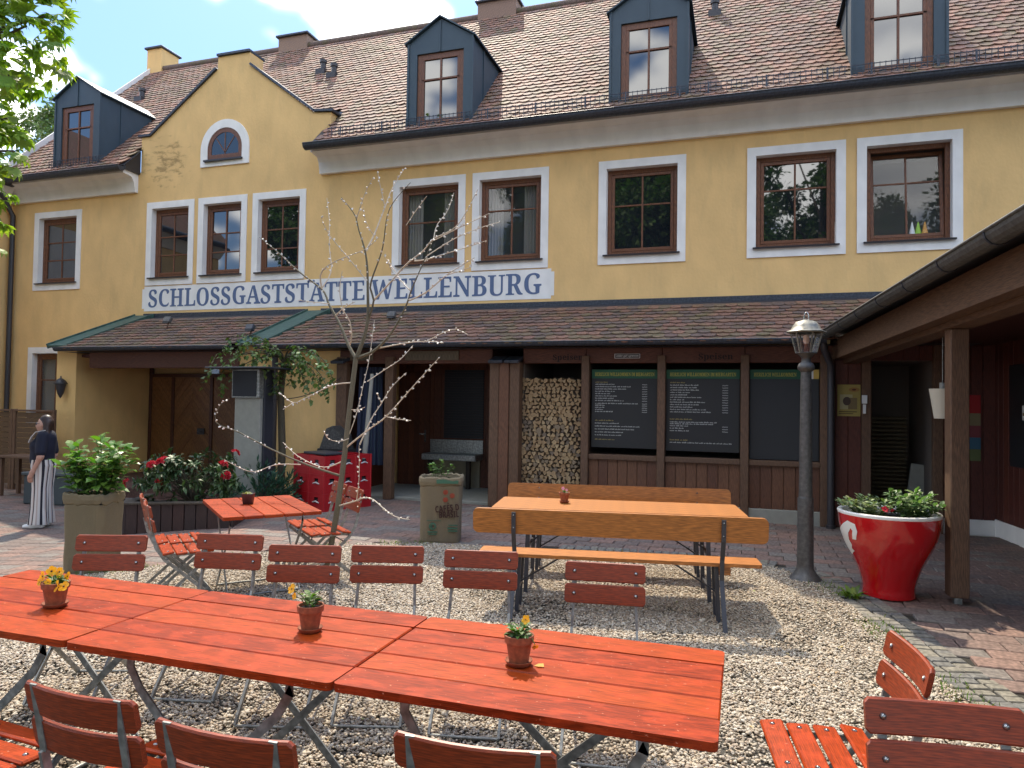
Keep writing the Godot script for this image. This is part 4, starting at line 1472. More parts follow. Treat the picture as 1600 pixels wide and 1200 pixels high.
func make_fittings() -> void:
	var wh := Color(0.72, 0.72, 0.7)
	var yl := Color(0.62, 0.55, 0.3)
	var title := "HERZLICH WILLKOMMEN IM BIERGARTEN"
	make_menu(-2.285, -1.25, 1.015, "menu board with green heading hanging next to the stacked firewood", title, [[22, 1, 19, 60, 80, yl, false], [40, 8, 19, 110, 270, wh, true], [196, 1, 19, 320, 340, wh, true], [212, 4, 17, 60, 150, wh, true], [335, 1, 20, 130, 140, yl, false], [358, 5, 24, 170, 400, wh, false], [490, 1, 20, 130, 150, yl, false]], 3)
	make_menu(-1.12, -0.04, 1.0, "menu board with green heading between two posts, below the word Speisen", title, [[22, 1, 19, 80, 90, yl, false], [42, 12, 19, 90, 280, wh, true], [308, 1, 19, 140, 150, yl, false], [330, 2, 14, 250, 330, wh, false], [360, 3, 19, 80, 130, wh, true], [470, 1, 20, 130, 135, yl, false], [490, 1, 20, 400, 430, wh, false]], 4)
	var m3 := make_menu(0.1, 1.05, 0.92, "blank black menu board with green heading behind the lamp post", "HERZLICH WILLKOMMEN", [], 5)
	var g := G.new()
	g.bx(0.24, 0.40, 1.19, 1.325, 0.004, 0.008)
	part(m3, "white_sticker", g, M.white)
	g = G.new()
	g.bx(0.40, 0.475, 1.19, 1.325, 0.004, 0.008)
	part(m3, "yellow_sticker", g, tones(M.white, [Color(0.6, 0.4, 0.08)])[0])
	for q in [[-2.64, "black lettering above the firewood opening on the beam"], [-0.36, "black lettering above the second menu board on the beam"]]:
		var t := thing("beam_lettering", q[1], "lettering", Vector3(q[0], 2.43, FZ + 0.001))
		lettering(t, "word", "Speisen", "Droid Serif", true, 0.50, 0.125, Transform3D(Basis(), Vector3(-0.03, 0, 0.003)), M.ink, 0.004)
	var ps := thing("beam_plate", "small dark plate with white writing on the beam", "sign", Vector3(-1.72, 2.455, FZ + 0.001))
	g = G.new()
	g.bx(-0.2, 0.2, -0.035, 0.035, 0, 0.008, 0.004)
	part(ps, "rim", g, M.white)
	g = G.new()
	g.bx(-0.192, 0.192, -0.028, 0.028, 0.008, 0.0095)
	part(ps, "plate", g, M.ink)
	lettering(ps, "writing", "Leider gut's gewesen", "Droid Serif", true, 0.36, 0.042, Transform3D(Basis(), Vector3(0, 0, 0.0105)), M.white, 0.001)
	# firewood: split logs packed into the bay, each with its own cut face
	rng.seed = 41
	var fw := thing("firewood_stack", "tall stack of split firewood filling the bay beside the menu boards", "firewood", Vector3(-2.94, 0.03, FZ - 0.04))
	var lm := tones(M.log_end, [Color(0.66, 0.45, 0.24), Color(0.60, 0.40, 0.21), Color(0.70, 0.50, 0.28), Color(0.55, 0.36, 0.19), Color(0.42, 0.31, 0.2), Color(0.32, 0.24, 0.17)])
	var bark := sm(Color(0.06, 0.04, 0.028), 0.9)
	var cell := 0.078
	var n := 0
	var row := 0
	var rest := []
	var y := 0.0
	while y < 2.04:
		var x := -0.49 + (cell * 0.5 if row % 2 else 0.0) + R(-0.02, 0.02)
		while x < 0.49:
			var s := cell * R(0.5, 0.72)
			var p := PackedVector2Array()
			var kind := rng.randi() % 4
			var turn := R(0, TAU)
			if kind < 3: # a wedge: two straight splits and a round back
				for k in 6:
					var a := turn + (-0.6 + 1.2 * k / 5.0) * R(0.9, 1.1)
					p.append(Vector2(cos(a), sin(a)) * s * 1.35 - Vector2(cos(turn), sin(turn)) * s * 0.72)
				p.append(-Vector2(cos(turn), sin(turn)) * s * R(0.7, 0.9))
			else:
				for k in 5:
					var a := turn + TAU * k / 5.0 + R(-0.25, 0.25)
					p.append(Vector2(cos(a), sin(a)) * s * R(0.75, 1.05))
			g = G.new()
			if Geometry2D.triangulate_polygon(p).size() > 0:
				var xf := Transform3D(Basis(), Vector3.ZERO)
				g.prism(p, xf, 0.3)
				var o := Vector3(x + R(-0.008, 0.008), y + 0.04 + R(-0.008, 0.008), R(-0.035, 0.02))
				var mt: Material = lm[int(pow(rng.randf(), 1.3) * 6.0)]
				if n < 300:
					part(fw, "log", g, mt).position = o
				else:
					rest.append([p, o])
				n += 1
			x += cell * R(0.9, 1.06)
		y += cell * 0.8
		row += 1
	if rest.size():
		g = G.new()
		for q in rest:
			g.prism(q[0], Transform3D(Basis(), q[1]), 0.3)
		part(fw, "logs", g, lm[1]).set_meta("kind", "stuff")
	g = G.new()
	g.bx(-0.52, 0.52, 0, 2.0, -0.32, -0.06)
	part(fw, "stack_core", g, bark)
	# street lamp
	var lp := thing("street_lamp", "grey post lamp with a glazed hexagonal lantern beside the gravel", "lamp", Vector3(0.60, 0, -7.63))
	g = G.new()
	g.lathe([Vector2(0.155, 0), Vector2(0.15, 0.012), Vector2(0.115, 0.05), Vector2(0.085, 0.1), Vector2(0.078, 0.15), Vector2(0.074, 0.8), Vector2(0.066, 0.802), Vector2(0.064, 0.82), Vector2(0.05, 2.02), Vector2(0.05, 2.05)], 20)
	part(lp, "post", g, M.lamp)
	g = G.new()
	g.lathe([Vector2(0.05, 2.05), Vector2(0.078, 2.075), Vector2(0.082, 2.1), Vector2(0.07, 2.13), Vector2(0.045, 2.15), Vector2(0.045, 2.19), Vector2(0.075, 2.225), Vector2(0.10, 2.235), Vector2(0.10, 2.245), Vector2(0.0, 2.246)], 20)
	part(lp, "collar", g, M.lamp)
	g = G.new()
	for i in 6:
		var a := TAU * i / 6.0 + 0.2
		var d := Vector3(cos(a), 0, sin(a))
		g.bar([d * 0.095 + Vector3(0, 2.24, 0), d * 0.148 + Vector3(0, 2.44, 0)], 0.014, 0.012, Vector3(-d.z, 0, d.x))
	part(lp, "lantern_frame", g, M.lamp_head)
	for i in 6:
		var a := TAU * i / 6.0 + 0.2
		var b := TAU * (i + 1) / 6.0 + 0.2
		g = G.new()
		var d0 := Vector3(cos(a), 0, sin(a))
		var d1 := Vector3(cos(b), 0, sin(b))
		g.face([d0 * 0.092 + Vector3(0, 2.245, 0), d1 * 0.092 + Vector3(0, 2.245, 0), d1 * 0.145 + Vector3(0, 2.44, 0), d0 * 0.145 + Vector3(0, 2.44, 0)], d0 + d1)
		part(lp, "pane", g, M.glass)
	g = G.new()
	g.tube([Vector3(0, 2.25, 0), Vector3(0, 2.33, 0)], [0.022], 10)
	part(lp, "socket", g, tones(M.terracotta, [Color(0.25, 0.09, 0.05)])[0])
	g = G.new()
	g.tube([Vector3(0, 2.33, 0), Vector3(0, 2.36, 0), Vector3(0, 2.41, 0), Vector3(0, 2.42, 0)], [0.02, 0.032, 0.03, 0.012], 10)
	part(lp, "bulb", g, tones(M.white, [Color(0.8, 0.55, 0.42)])[0])
	g = G.new()
	g.lathe([Vector2(0.15, 2.437), Vector2(0.192, 2.44), Vector2(0.19, 2.455), Vector2(0.15, 2.47), Vector2(0.13, 2.51), Vector2(0.10, 2.55), Vector2(0.045, 2.565), Vector2(0.02, 2.575), Vector2(0.0, 2.576)], 6, Transform3D(Basis(Vector3.UP, 0.2), Vector3.ZERO))
	part(lp, "cap", g, M.lamp_head)
	g = G.new()
	var loop := []
	for i in 9:
		loop.append(Vector3(0.022 * cos(PI * i / 8.0), 2.57 + 0.075 * sin(PI * i / 8.0), 0))
	g.tube(loop, [0.007], 6)
	part(lp, "finial", g, M.bolt)
	# wall lantern on the porch pillar
	var wl := thing("wall_lantern", "black wall lantern on the yellow pillar of the porch", "lamp", Vector3(-13.31, 1.67, FZ + 0.1))
	g = G.new()
	g.lathe([Vector2(0.005, -0.02), Vector2(0.02, 0.0), Vector2(0.055, 0.07), Vector2(0.085, 0.2), Vector2(0.10, 0.27)], 6)
	part(wl, "lantern", g, M.dark_steel)
	g = G.new()
	g.lathe([Vector2(0.10, 0.27), Vector2(0.13, 0.275), Vector2(0.09, 0.34), Vector2(0.04, 0.38), Vector2(0.015, 0.39), Vector2(0.012, 0.43), Vector2(0.0, 0.44)], 6)
	part(wl, "cap", g, M.dark_steel)
	g = G.new()
	g.tube([Vector3(0, 0.3, -0.02), Vector3(0, 0.3, -0.1)], [0.015], 6)
	part(wl, "bracket", g, M.dark_steel)
	# floodlights
	for q in [[262, 500, -11.9, M.lamp, "grey floodlight on a rusty arm at the porch roof"], [612, 492, -12.2, M.lamp, "grey floodlight on the annex roof behind the young tree"], [391, 512, -11.2, M.dark_steel, "black floodlight standing at the copper verge of the porch roof"]]:
		var p := on_wall(q[0], q[1], q[2])
		var fl := thing("floodlight", q[4], "floodlight", p)
		g = G.new()
		g.box(Transform3D(Basis(Vector3.RIGHT, -0.5), Vector3.ZERO), Vector3(0.17, 0.13, 0.09), 0.012)
		part(fl, "housing", g, q[3])
		g = G.new()
		g.box(Transform3D(Basis(Vector3.RIGHT, -0.5), Vector3(0, -0.02, 0.045)), Vector3(0.145, 0.105, 0.006), 0.002)
		part(fl, "glass", g, M.menu_black)
		g = G.new()
		var low := 2.66 + (-10.74 - p.z) * 0.394 - p.y
		g.tube([Vector3(0.03, -0.06, 0), Vector3(0, -0.12, 0.0), Vector3(-0.02, minf(low, -0.14), 0.0)], [0.012], 6)
		part(fl, "arm", g, tones(M.terracotta, [Color(0.14, 0.06, 0.035)])[0])
	# small things on the walkway walls
	var po := thing("wall_poster", "yellowed poster with a drawn eye on the boards beside the rain pipe", "poster", Vector3(1.44, 1.58, FZ - 0.012))
	var im := Image.create(128, 192, false, Image.FORMAT_RGB8)
	im.fill(Color(0.72, 0.64, 0.33))
	im.fill_rect(Rect2i(14, 60, 70, 90), Color(0.78, 0.74, 0.55))
	im.fill_rect(Rect2i(60, 80, 50, 70), Color(0.55, 0.47, 0.3))
	for j in 192:
		for i in 128:
			var e := Vector2((i - 92) / 30.0, (j - 30) / 13.0).length()
			if e < 1.0:
				im.set_pixel(i, j, Color(0.35, 0.16, 0.08) if e < 0.4 else Color(0.68, 0.5, 0.25))
			var f := Vector2((i - 52) / 22.0, (j - 100) / 26.0).length()
			if f < 1.0:
				im.set_pixel(i, j, Color(0.32, 0.25, 0.2))
	im.fill_rect(Rect2i(8, 162, 100, 6), Color(0.4, 0.33, 0.18))
	im.fill_rect(Rect2i(8, 174, 80, 5), Color(0.4, 0.33, 0.18))
	g = G.new()
	g.uvquad(Vector3(-0.15, 0, 0), Vector3(0.15, 0, 0), Vector3(0.15, 0.45, 0), Vector3(-0.15, 0.45, 0))
	var pm := sm(Color(0.8, 0.8, 0.8), 0.6)
	pm.albedo_texture = ImageTexture.create_from_image(im)
	part(po, "print", g, pm)
	var tx := thing("thermometer", "small white box with a pale strip on the door post", "thermometer", Vector3(1.63, 1.62, FZ + 0.06))
	g = G.new()
	g.bx(-0.035, 0.035, 0.14, 0.26, 0, 0.02, 0.004)
	part(tx, "box", g, M.white)
	g = G.new()
	g.bx(-0.02, 0.02, 0, 0.13, 0, 0.012, 0.003)
	part(tx, "strip", g, M.white)
	var cp := on_wall(1415, 534, -9.6)
	var cl := thing("ceiling_lamp", "round white lamp under the walkway ceiling", "lamp", Vector3(cp.x, 2.58, cp.z))
	g = G.new()
	g.ball(Vector3(0, -0.04, 0), Vector3(0.075, 0.055, 0.075), 14, 8)
	part(cl, "dome", g, M.white)
	var ws := on_wall(1473, 630, -7.9)
	var wsn := thing("hanging_lamp", "cream conical lamp shade hanging behind the walkway post", "lamp", ws)
	g = G.new()
	g.lathe([Vector2(0.075, -0.15), Vector2(0.12, 0.14)], 16)
	part(wsn, "shade", g, tones(M.white, [Color(0.55, 0.5, 0.4)])[0])
	g = G.new()
	g.tube([Vector3(0, 0.1, 0), Vector3(0, 0.2, 0)], [0.03], 8)
	g.tube([Vector3(0, 0.2, 0), Vector3(0, 2.62 - ws.y, 0)], [0.005], 5)
	part(wsn, "cord", g, M.steel)
	var pr := thing("price_poster", "tall colourful poster on the dark boards beside the walkway post", "poster", Vector3(2.98, 1.0, FZ - 0.11))
	var cols := [Color(0.34, 0.02, 0.025), Color(0.22, 0.18, 0.1), Color(0.2, 0.05, 0.06), Color(0.05, 0.13, 0.2), Color(0.12, 0.15, 0.06)]
	var hs := [0.0, 0.25, 0.42, 0.58, 0.74, 0.90]
	for i in 5:
		g = G.new()
		g.bx(-0.11, 0.11, 0.9 - hs[i + 1] + 0.0015, 0.9 - hs[i], 0, 0.008)
		part(pr, "printed_field", g, tones(M.cloth, [cols[i]])[0])
	var sp := on_wall(1588, 645, -9.9)
	var sw := thing("light_switch", "cream switch plate on the boarded side wall of the walkway", "switch", Vector3(3.22, sp.y, -9.95), -85)
	g = G.new()
	g.bx(-0.05, 0.05, -0.09, 0.09, 0, 0.03, 0.006)
	part(sw, "plate", g, M.white)
	g = G.new()
	g.bx(-0.02, 0.02, -0.04, 0.0, 0.03, 0.036, 0.003)
	part(sw, "rocker", g, tones(M.white, [Color(0.3, 0.2, 0.1)])[0])
	var wc := thing("wicker_screen", "dim wicker screen standing inside the dark doorway", "screen", Vector3(2.05, 0, FZ - 0.75))
	for i in 26:
		g = G.new()
		g.tube([Vector3(-0.26, 0.05 + i * 0.06, 0.012 * (i % 2)), Vector3(0.0, 0.05 + i * 0.06, 0.02 - 0.02 * (i % 2)), Vector3(0.26, 0.05 + i * 0.06, 0.012 * (i % 2))], [0.024], 5)
		part(wc, "cane", g, tones(M.post, [Color(0.16, 0.12, 0.06)])[0])
	var wb := thing("leaning_panel", "pale panel leaning inside the dark doorway", "panel", Vector3(2.42, 0, FZ - 0.5))
	g = G.new()
	g.box(Transform3D(Basis(Vector3.BACK, -0.12), Vector3(0, 0.45, 0)), Vector3(0.3, 0.9, 0.03), 0.01)
	part(wb, "sheet", g, M.concrete)

# ---------------------------------------------------------------- garden furniture
func slat(g: G, w: float, h: float, t: float, bow: float) -> void: # upright board in x,y, bent backwards in the middle
	var n := 8
	var b := 0.005
	var ring := func(x: float) -> Array:
		var z := -bow * (1.0 - pow(2.0 * x / w, 2.0))
		var e := 0.012 if absf(x) > w / 2 - 0.001 else 0.0
		return [Vector3(x, -h / 2 + b + e, z + t / 2), Vector3(x, h / 2 - b - e, z + t / 2), Vector3(x, h / 2 - e, z + t / 2 - b), Vector3(x, h / 2 - e, z - t / 2 + b), Vector3(x, h / 2 - b - e, z - t / 2), Vector3(x, -h / 2 + b + e, z - t / 2), Vector3(x, -h / 2 + e, z - t / 2 + b), Vector3(x, -h / 2 + e, z + t / 2 - b)]
	var xs := [-w / 2]
	for i in n + 1:
		xs.append(-w / 2 + 0.012 + (w - 0.024) * i / n)
	xs.append(w / 2)
	var prev: Array = ring.call(xs[0])
	g.face(prev, Vector3.LEFT)
	for i in range(1, xs.size()):
		var cur: Array = ring.call(xs[i])
		var c: Vector3 = (prev[0] + prev[4] + cur[0] + cur[4]) / 4.0
		for k in 8:
			var q := [prev[k], prev[(k + 1) % 8], cur[(k + 1) % 8], cur[k]]
			g.face(q, (q[0] + q[1] + q[2] + q[3]) / 4.0 - c)
		prev = cur
	g.face(prev, Vector3.RIGHT)

func make_chair(label: String, at: Vector3, turn: float, group: String) -> Node3D:
	var c := thing("folding_chair", label, "chair", at, turn, group)
	var lean := Basis(Vector3.RIGHT, -0.22)
	var bg := G.new()
	bg.ball(Vector3.ZERO, Vector3(0.011, 0.011, 0.005), 8, 4)
	var bm := bg.mesh()
	var g := G.new()
	slat(g, 0.43, 0.102, 0.018, 0.022)
	var sm_ := g.mesh()
	for q in [[0.790, -0.261], [0.677, -0.2345]]:
		var s := part(c, "back_slat", sm_, M.red_back)
		s.transform = Transform3D(lean, Vector3(0, q[0], q[1]))
		for x in [-0.165, 0.165]:
			part(s, "bolt", bm, M.bolt).position = Vector3(x, 0, 0.002)
	g = G.new()
	g.box(Transform3D(), Vector3(0.40, 0.018, 0.086), 0.006)
	var ss := g.mesh()
	for i in 4:
		var s := part(c, "seat_slat", ss, M.red_wood)
		s.transform = Transform3D(Basis(Vector3.RIGHT, [-0.16, -0.05, 0.03, 0.12][i]), Vector3(0, [0.452, 0.443, 0.443, 0.449][i], -0.125 + i * 0.099))
		for x in [-0.155, 0.155]:
			var b := part(s, "bolt", bm, M.bolt)
			b.transform = Transform3D(Basis(Vector3.RIGHT, -PI / 2), Vector3(x, 0.01, 0))
	for sx in [-1.0, 1.0]:
		g = G.new() # back upright that runs down into the front foot
		g.bar([Vector3(sx * 0.166, 0.625, -0.246), Vector3(sx * 0.172, 0.50, -0.215), Vector3(sx * 0.176, 0.40, -0.15), Vector3(sx * 0.178, 0.2, 0.07), Vector3(sx * 0.178, 0.05, 0.225), Vector3(sx * 0.178, 0.012, 0.255)], 0.026, 0.013, Vector3(0, 0.3, 1))
		g.bar([Vector3(sx * 0.165, 0.838, -0.286), Vector3(sx * 0.166, 0.62, -0.244)], 0.026, 0.006, Vector3.RIGHT)
		part(c, "leg", g, M.steel)
		g = G.new() # seat rail and rear leg
		g.bar([Vector3(sx * 0.155, 0.43, -0.17), Vector3(sx * 0.155, 0.43, 0.19), Vector3(sx * 0.158, 0.40, 0.2), Vector3(sx * 0.16, 0.28, 0.06), Vector3(sx * 0.162, 0.012, -0.24)], 0.024, 0.011, Vector3(0, 1, 0.6))
		part(c, "leg", g, M.steel)
	g = G.new()
	g.tube([Vector3(-0.178, 0.012, 0.255), Vector3(0, 0.014, 0.262), Vector3(0.178, 0.012, 0.255)], [0.008], 6)
	g.tube([Vector3(-0.162, 0.012, -0.24), Vector3(0.162, 0.012, -0.24)], [0.008], 6)
	g.tube([Vector3(-0.17, 0.36, -0.11), Vector3(0.17, 0.36, -0.11)], [0.006], 6)
	g.tube([Vector3(-0.155, 0.42, 0.19), Vector3(0.155, 0.42, 0.19)], [0.006], 6)
	part(c, "cross_rod", g, M.steel)
	return c

func make_slat_table(label: String, L: float, at: Vector3, turn: float, group: String) -> Node3D:
	var t := thing("slatted_table", label, "table", at, turn, group)
	var w := 0.154
	var tn := tones(M.red_wood, [Color(0.52, 0.064, 0.008), Color(0.42, 0.045, 0.007), Color(0.58, 0.080, 0.010)])
	for k in 3:
		tn[k].uv1_offset = Vector3(k * 0.37 + at.x * 1.7, k * 0.21, k * 0.53)
		tn[k].uv2_offset = Vector3(k * 0.29, k * 0.41, k * 0.17)
	for i in 5:
		var g := G.new()
		var z := -0.322 + i * 0.161
		if i == 0 or i == 4: # outer planks have rounded table corners
			var s := -1.0 if i == 0 else 1.0
			var p := PackedVector2Array()
			var r := 0.02
			p.append(Vector2(-L / 2, -s * w / 2))
			for k in 5:
				var a := PI + (PI / 2) * k / 4.0
				p.append(Vector2(-L / 2 + r + r * cos(a), s * (w / 2 - r) - s * r * sin(a)))
			for k in 5:
				var a := -PI / 2 + (PI / 2) * k / 4.0
				p.append(Vector2(L / 2 - r + r * cos(a), s * (w / 2 - r) - s * r * sin(a)))
			p.append(Vector2(L / 2, -s * w / 2))
			var q := PackedVector2Array()
			for e in p:
				q.append(Vector2(e.x, -e.y))
			g.prism(q, Transform3D(Basis(Vector3.RIGHT, -PI / 2), Vector3(0, 0, 0)), 0.028)
		else:
			g.box(Transform3D(Basis(), Vector3(0, -0.014, 0)), Vector3(L, 0.028, w), 0.005)
		var o := part(t, "plank", g, tn[(i * 2 + int(L * 100)) % 3])
		o.position = Vector3(0, 0.745 + R(-0.001, 0.001), z)
	for z in [-0.3, 0.3]:
		for s in [-1.0, 1.0]:
			var g := G.new()
			var zz: float = z + s * 0.008
			g.bar([Vector3(s * (L / 2 - 0.22), 0.715, zz), Vector3(s * (L / 2 - 0.22), 0.64, zz), Vector3(s * (L / 2 - 0.27), 0.56, zz), Vector3(-s * (L / 2 - 0.36), 0.03, zz), Vector3(-s * (L / 2 - 0.34), 0.008, zz)], 0.034, 0.008, Vector3(0.3, 1, 0))
			part(t, "leg", g, M.steel)
	for s in [-1.0, 1.0]:
		var g2 := G.new()
		g2.bar([Vector3(s * (L / 2 - 0.2), 0.712, -0.38), Vector3(s * (L / 2 - 0.2), 0.712, 0.38)], 0.035, 0.008, Vector3.RIGHT)
		part(t, "cross_bar", g2, M.steel)
		g2 = G.new()
		g2.tube([Vector3(s * (L / 2 - 0.345), 0.02, -0.3), Vector3(s * (L / 2 - 0.345), 0.02, 0.3)], [0.009], 6)
		part(t, "foot_bar", g2, M.steel)
	return t

func make_furniture() -> void:
	rng.seed = 15
	var row := "slatted tables pushed together in one row"
	make_slat_table("red slatted table carrying the pot with one yellow bloom and a dropped petal", 1.25, Vector3(-0.685, 0, -2.518), 0, row)
	make_slat_table("red slatted table carrying the pot whose yellow flower leans far out", 1.18, Vector3(-1.908, 0, -2.515), 0, row)
	make_slat_table("red slatted table carrying the pot full of yellow pansies", 1.2, Vector3(-3.106, 0, -2.52), 0, row)
	make_slat_table("small separate red slatted table with a square dark pot, near the crates", 1.16, Vector3(-4.12, 0, -5.40), -41, "")
	var proto := make_chair("red folding chair facing the single pot table from the gravel side", Vector3(-0.665, 0, -3.58), 8, "")
	var gf := "folding chairs along the far side of the table row"
	proto.set_meta("label", "red folding chair between the table row and the middle of the orange bench")
	proto.set_meta("group", gf)
	for q in [[-1.38, -3.63, 12, "left bracket of the orange bench"], [-1.92, -3.56, 17, "coffee sack planter"], [-2.38, -3.39, 16, "trunk of the young tree"], [-3.02, -3.50, 13, "small separate table"], [-3.63, -3.21, 20, "tall burlap planter"]]:
		copy(proto, "folding_chair", "red folding chair between the table row and the " + q[3], "chair", Vector3(q[0], 0, q[1]), q[2], gf)
	var gn := "folding chairs along the near side of the table row"
	for q in [[-1.838, -1.885, 178.5, "opposite the pot whose yellow flower leans out"], [-1.286, -1.825, 180.5, "at the joint beside the table with the dropped petal"], [-0.666, -1.985, 184, "opposite the pot with one bloom and a dropped petal"], [-2.52, -1.80, 176, "at the joint beside the table with the crowded pansies"]]:
		copy(proto, "folding_chair", "red folding chair with uprights showing, " + q[3], "chair", Vector3(q[0], 0, q[1]), q[2], gn)
	copy(proto, "folding_chair", "red folding chair standing at the right end of the table row, turned side-on", "chair", Vector3(0.31, 0, -2.87), -83, "")
	copy(proto, "folding_chair", "red folding chair beside the side-on chair, its back slats closest to it", "chair", Vector3(0.60, 0, -2.13), 8, "")
	var u := Vector3(0.7547, 0, 0.656)
	var nrm := Vector3(0.656, 0, -0.7547)
	var ctr := Vector3(-4.12, 0, -5.40)
	for q in [[-0.32, 1.0], [0.16, 1.0]]:
		copy(proto, "folding_chair", "red folding chair at the small separate table, on the side of the burlap planter", "chair", ctr + u * q[0] - nrm * 0.64 * q[1], 90 + 49, "chairs on the planter side of the small table")
	for q in [[-0.62, 1.0], [-0.12, 1.0]]:
		copy(proto, "folding_chair", "red folding chair at the small separate table, on the side of the red crates", "chair", ctr + u * q[0] + nrm * 0.66 * q[1], -41, "chairs on the crate side of the small table")
	# beer table set
	var at := Vector3(-1.09, 0, -6.51)
	var bt := thing("beer_table", "long orange varnished beer table with a tiny pot on it", "table", at, 9.5)
	var rr := func(w: float, h: float, r: float) -> PackedVector2Array:
		var p := PackedVector2Array()
		for c in [[w / 2 - r, h / 2 - r, 0.0], [-w / 2 + r, h / 2 - r, PI / 2], [-w / 2 + r, -h / 2 + r, PI], [w / 2 - r, -h / 2 + r, 3 * PI / 2]]:
			for k in 5:
				var a: float = c[2] + PI / 2 * k / 4.0
				p.append(Vector2(c[0] + r * cos(a), c[1] + r * sin(a)))
		return p
	var flat := Basis(Vector3.RIGHT, -PI / 2)
	var g := G.new()
	g.prism(rr.call(2.2, 0.74, 0.03), Transform3D(flat, Vector3.ZERO), 0.028)
	part(bt, "tabletop", g, M.orange_wood).position.y = 0.77
	for s in [-1.0, 1.0]:
		for z in [-0.24, 0.24]:
			g = G.new()
			g.bar([Vector3(s * 0.78, 0.74, z), Vector3(s * 0.80, 0.0, z)], 0.035, 0.03, Vector3.RIGHT)
			part(bt, "leg", g, M.dark_steel)
		g = G.new()
		g.bar([Vector3(s * 0.8, 0.1, -0.24), Vector3(s * 0.8, 0.1, 0.24)], 0.03, 0.02, Vector3.UP)
		g.bar([Vector3(s * 0.78, 0.72, -0.3), Vector3(s * 0.78, 0.72, 0.3)], 0.035, 0.02, Vector3.RIGHT)
		g.bar([Vector3(s * 0.79, 0.4, 0.0), Vector3(s * 0.42, 0.73, 0.0)], 0.025, 0.012, Vector3(0, 0, 1))
		g.bar([Vector3(s * 0.79, 0.4, -0.24), Vector3(s * 0.79, 0.4, 0.24)], 0.025, 0.02, Vector3.UP)
		part(bt, "brace", g, M.dark_steel)
	for q in [[1.0, "orange bench with backrest on the gravel side of the beer table"], [-1.0, "orange bench with backrest on the house side of the beer table"]]:
		var sgn: float = q[0]
		var off := Vector3(sin(deg_to_rad(9.5)), 0, cos(deg_to_rad(9.5))) * (0.70 if sgn > 0 else 0.72) * sgn
		var b := thing("beer_bench", q[1], "bench", at + off, 9.5 + (0.0 if sgn > 0 else 180.0))
		g = G.new()
		g.prism(rr.call(2.25, 0.27, 0.03), Transform3D(flat, Vector3.ZERO), 0.028)
		part(b, "seat", g, M.orange_wood).position.y = 0.47
		g = G.new()
		g.prism(rr.call(2.3, 0.20, 0.045), Transform3D(Basis(Vector3.RIGHT, 0.10), Vector3.ZERO), 0.026)
		part(b, "backrest", g, M.orange_wood).position = Vector3(0, 0.745, 0.225)
		g = G.new()
		g.bx(-0.05, 0.05, 0.37, 0.44, -0.08, 0.10, 0.004)
		for s in [-1.0, 1.0]:
			var bl := part(b, "batten", g, M.orange_wood)
			bl.position.x = s * 0.84
			for z in [-0.09, 0.10]:
				var lg := G.new()
				lg.bar([Vector3(s * 0.78, 0.44, z), Vector3(s * 0.80, 0.0, z)], 0.03, 0.028, Vector3.RIGHT)
				part(b, "leg", lg, M.dark_steel)
			var br := G.new()
			br.bar([Vector3(s * 0.79, 0.2, -0.09), Vector3(s * 0.79, 0.2, 0.10)], 0.025, 0.02, Vector3.UP)
			br.bar([Vector3(s * 0.785, 0.22, 0.0), Vector3(s * 0.45, 0.43, 0.0)], 0.025, 0.012, Vector3(0, 0, 1))
			part(b, "brace", br, M.dark_steel)
			var up := G.new()
			up.bar([Vector3(s * 0.815, 0.825, 0.252), Vector3(s * 0.815, 0.66, 0.24), Vector3(s * 0.815, 0.50, 0.17), Vector3(s * 0.815, 0.34, 0.155), Vector3(s * 0.815, 0.0, 0.36)], 0.034, 0.010, Vector3.RIGHT)
			var un := part(b, "back_bracket", up, M.dark_steel)
			var bb := G.new()
			bb.ball(Vector3.ZERO, Vector3(0.009, 0.009, 0.004), 8, 4)
			for yy in [0.80, 0.70]:
				part(un, "bolt", bb, M.bolt).position = Vector3(s * 0.815, yy, 0.257 - (0.80 - yy) * 0.1)
				part(un, "bolt", bb, M.bolt).position = Vector3(s * 0.815, yy, 0.205 - (0.80 - yy) * 0.1)

# ---------------------------------------------------------------- plants
func leaf_mesh(l: float, w: float, sag := 0.15) -> ArrayMesh: # a folded, pointed leaf from the origin along +z
	var g := G.new()
	var mid := [Vector3(0, 0, 0), Vector3(0, 0.02 * l, l * 0.35), Vector3(0, -0.02 * l, l * 0.7), Vector3(0, -sag * l, l)]
	var ws := [0.04, 0.5, 0.38, 0.0]
	for s in [-1.0, 1.0]:
		for i in 3:
			var a := Vector3(s * ws[i] * w, 0.10 * ws[i] * w, 0)
			var b := Vector3(s * ws[i + 1] * w, 0.10 * ws[i + 1] * w, 0)
			if i < 2:
				g.face([mid[i], mid[i] + a, mid[i + 1] + b, mid[i + 1]], Vector3.UP)
			else:
				g.face([mid[i], mid[i] + a, mid[i + 1]], Vector3.UP)
	return g.mesh()

func facing(dir: Vector3, roll: float, s: float) -> Basis: # +z along dir, +y as much upwards as it can
	var z := dir.normalized()
	var x := (Vector3.UP if absf(z.y) < 0.97 else Vector3.RIGHT).cross(z).normalized()
	return Basis(x, z.cross(x), z) * Basis(Vector3.BACK, roll) * Basis.from_scale(Vector3.ONE * s)

func shades(k: int, lo := 0.65, hi := 1.35) -> PackedColorArray:
	var c := PackedColorArray()
	for i in k:
		var v := R(lo, hi)
		c.append(Color(v * R(0.85, 1.2), v, v * R(0.7, 1.1)))
	return c

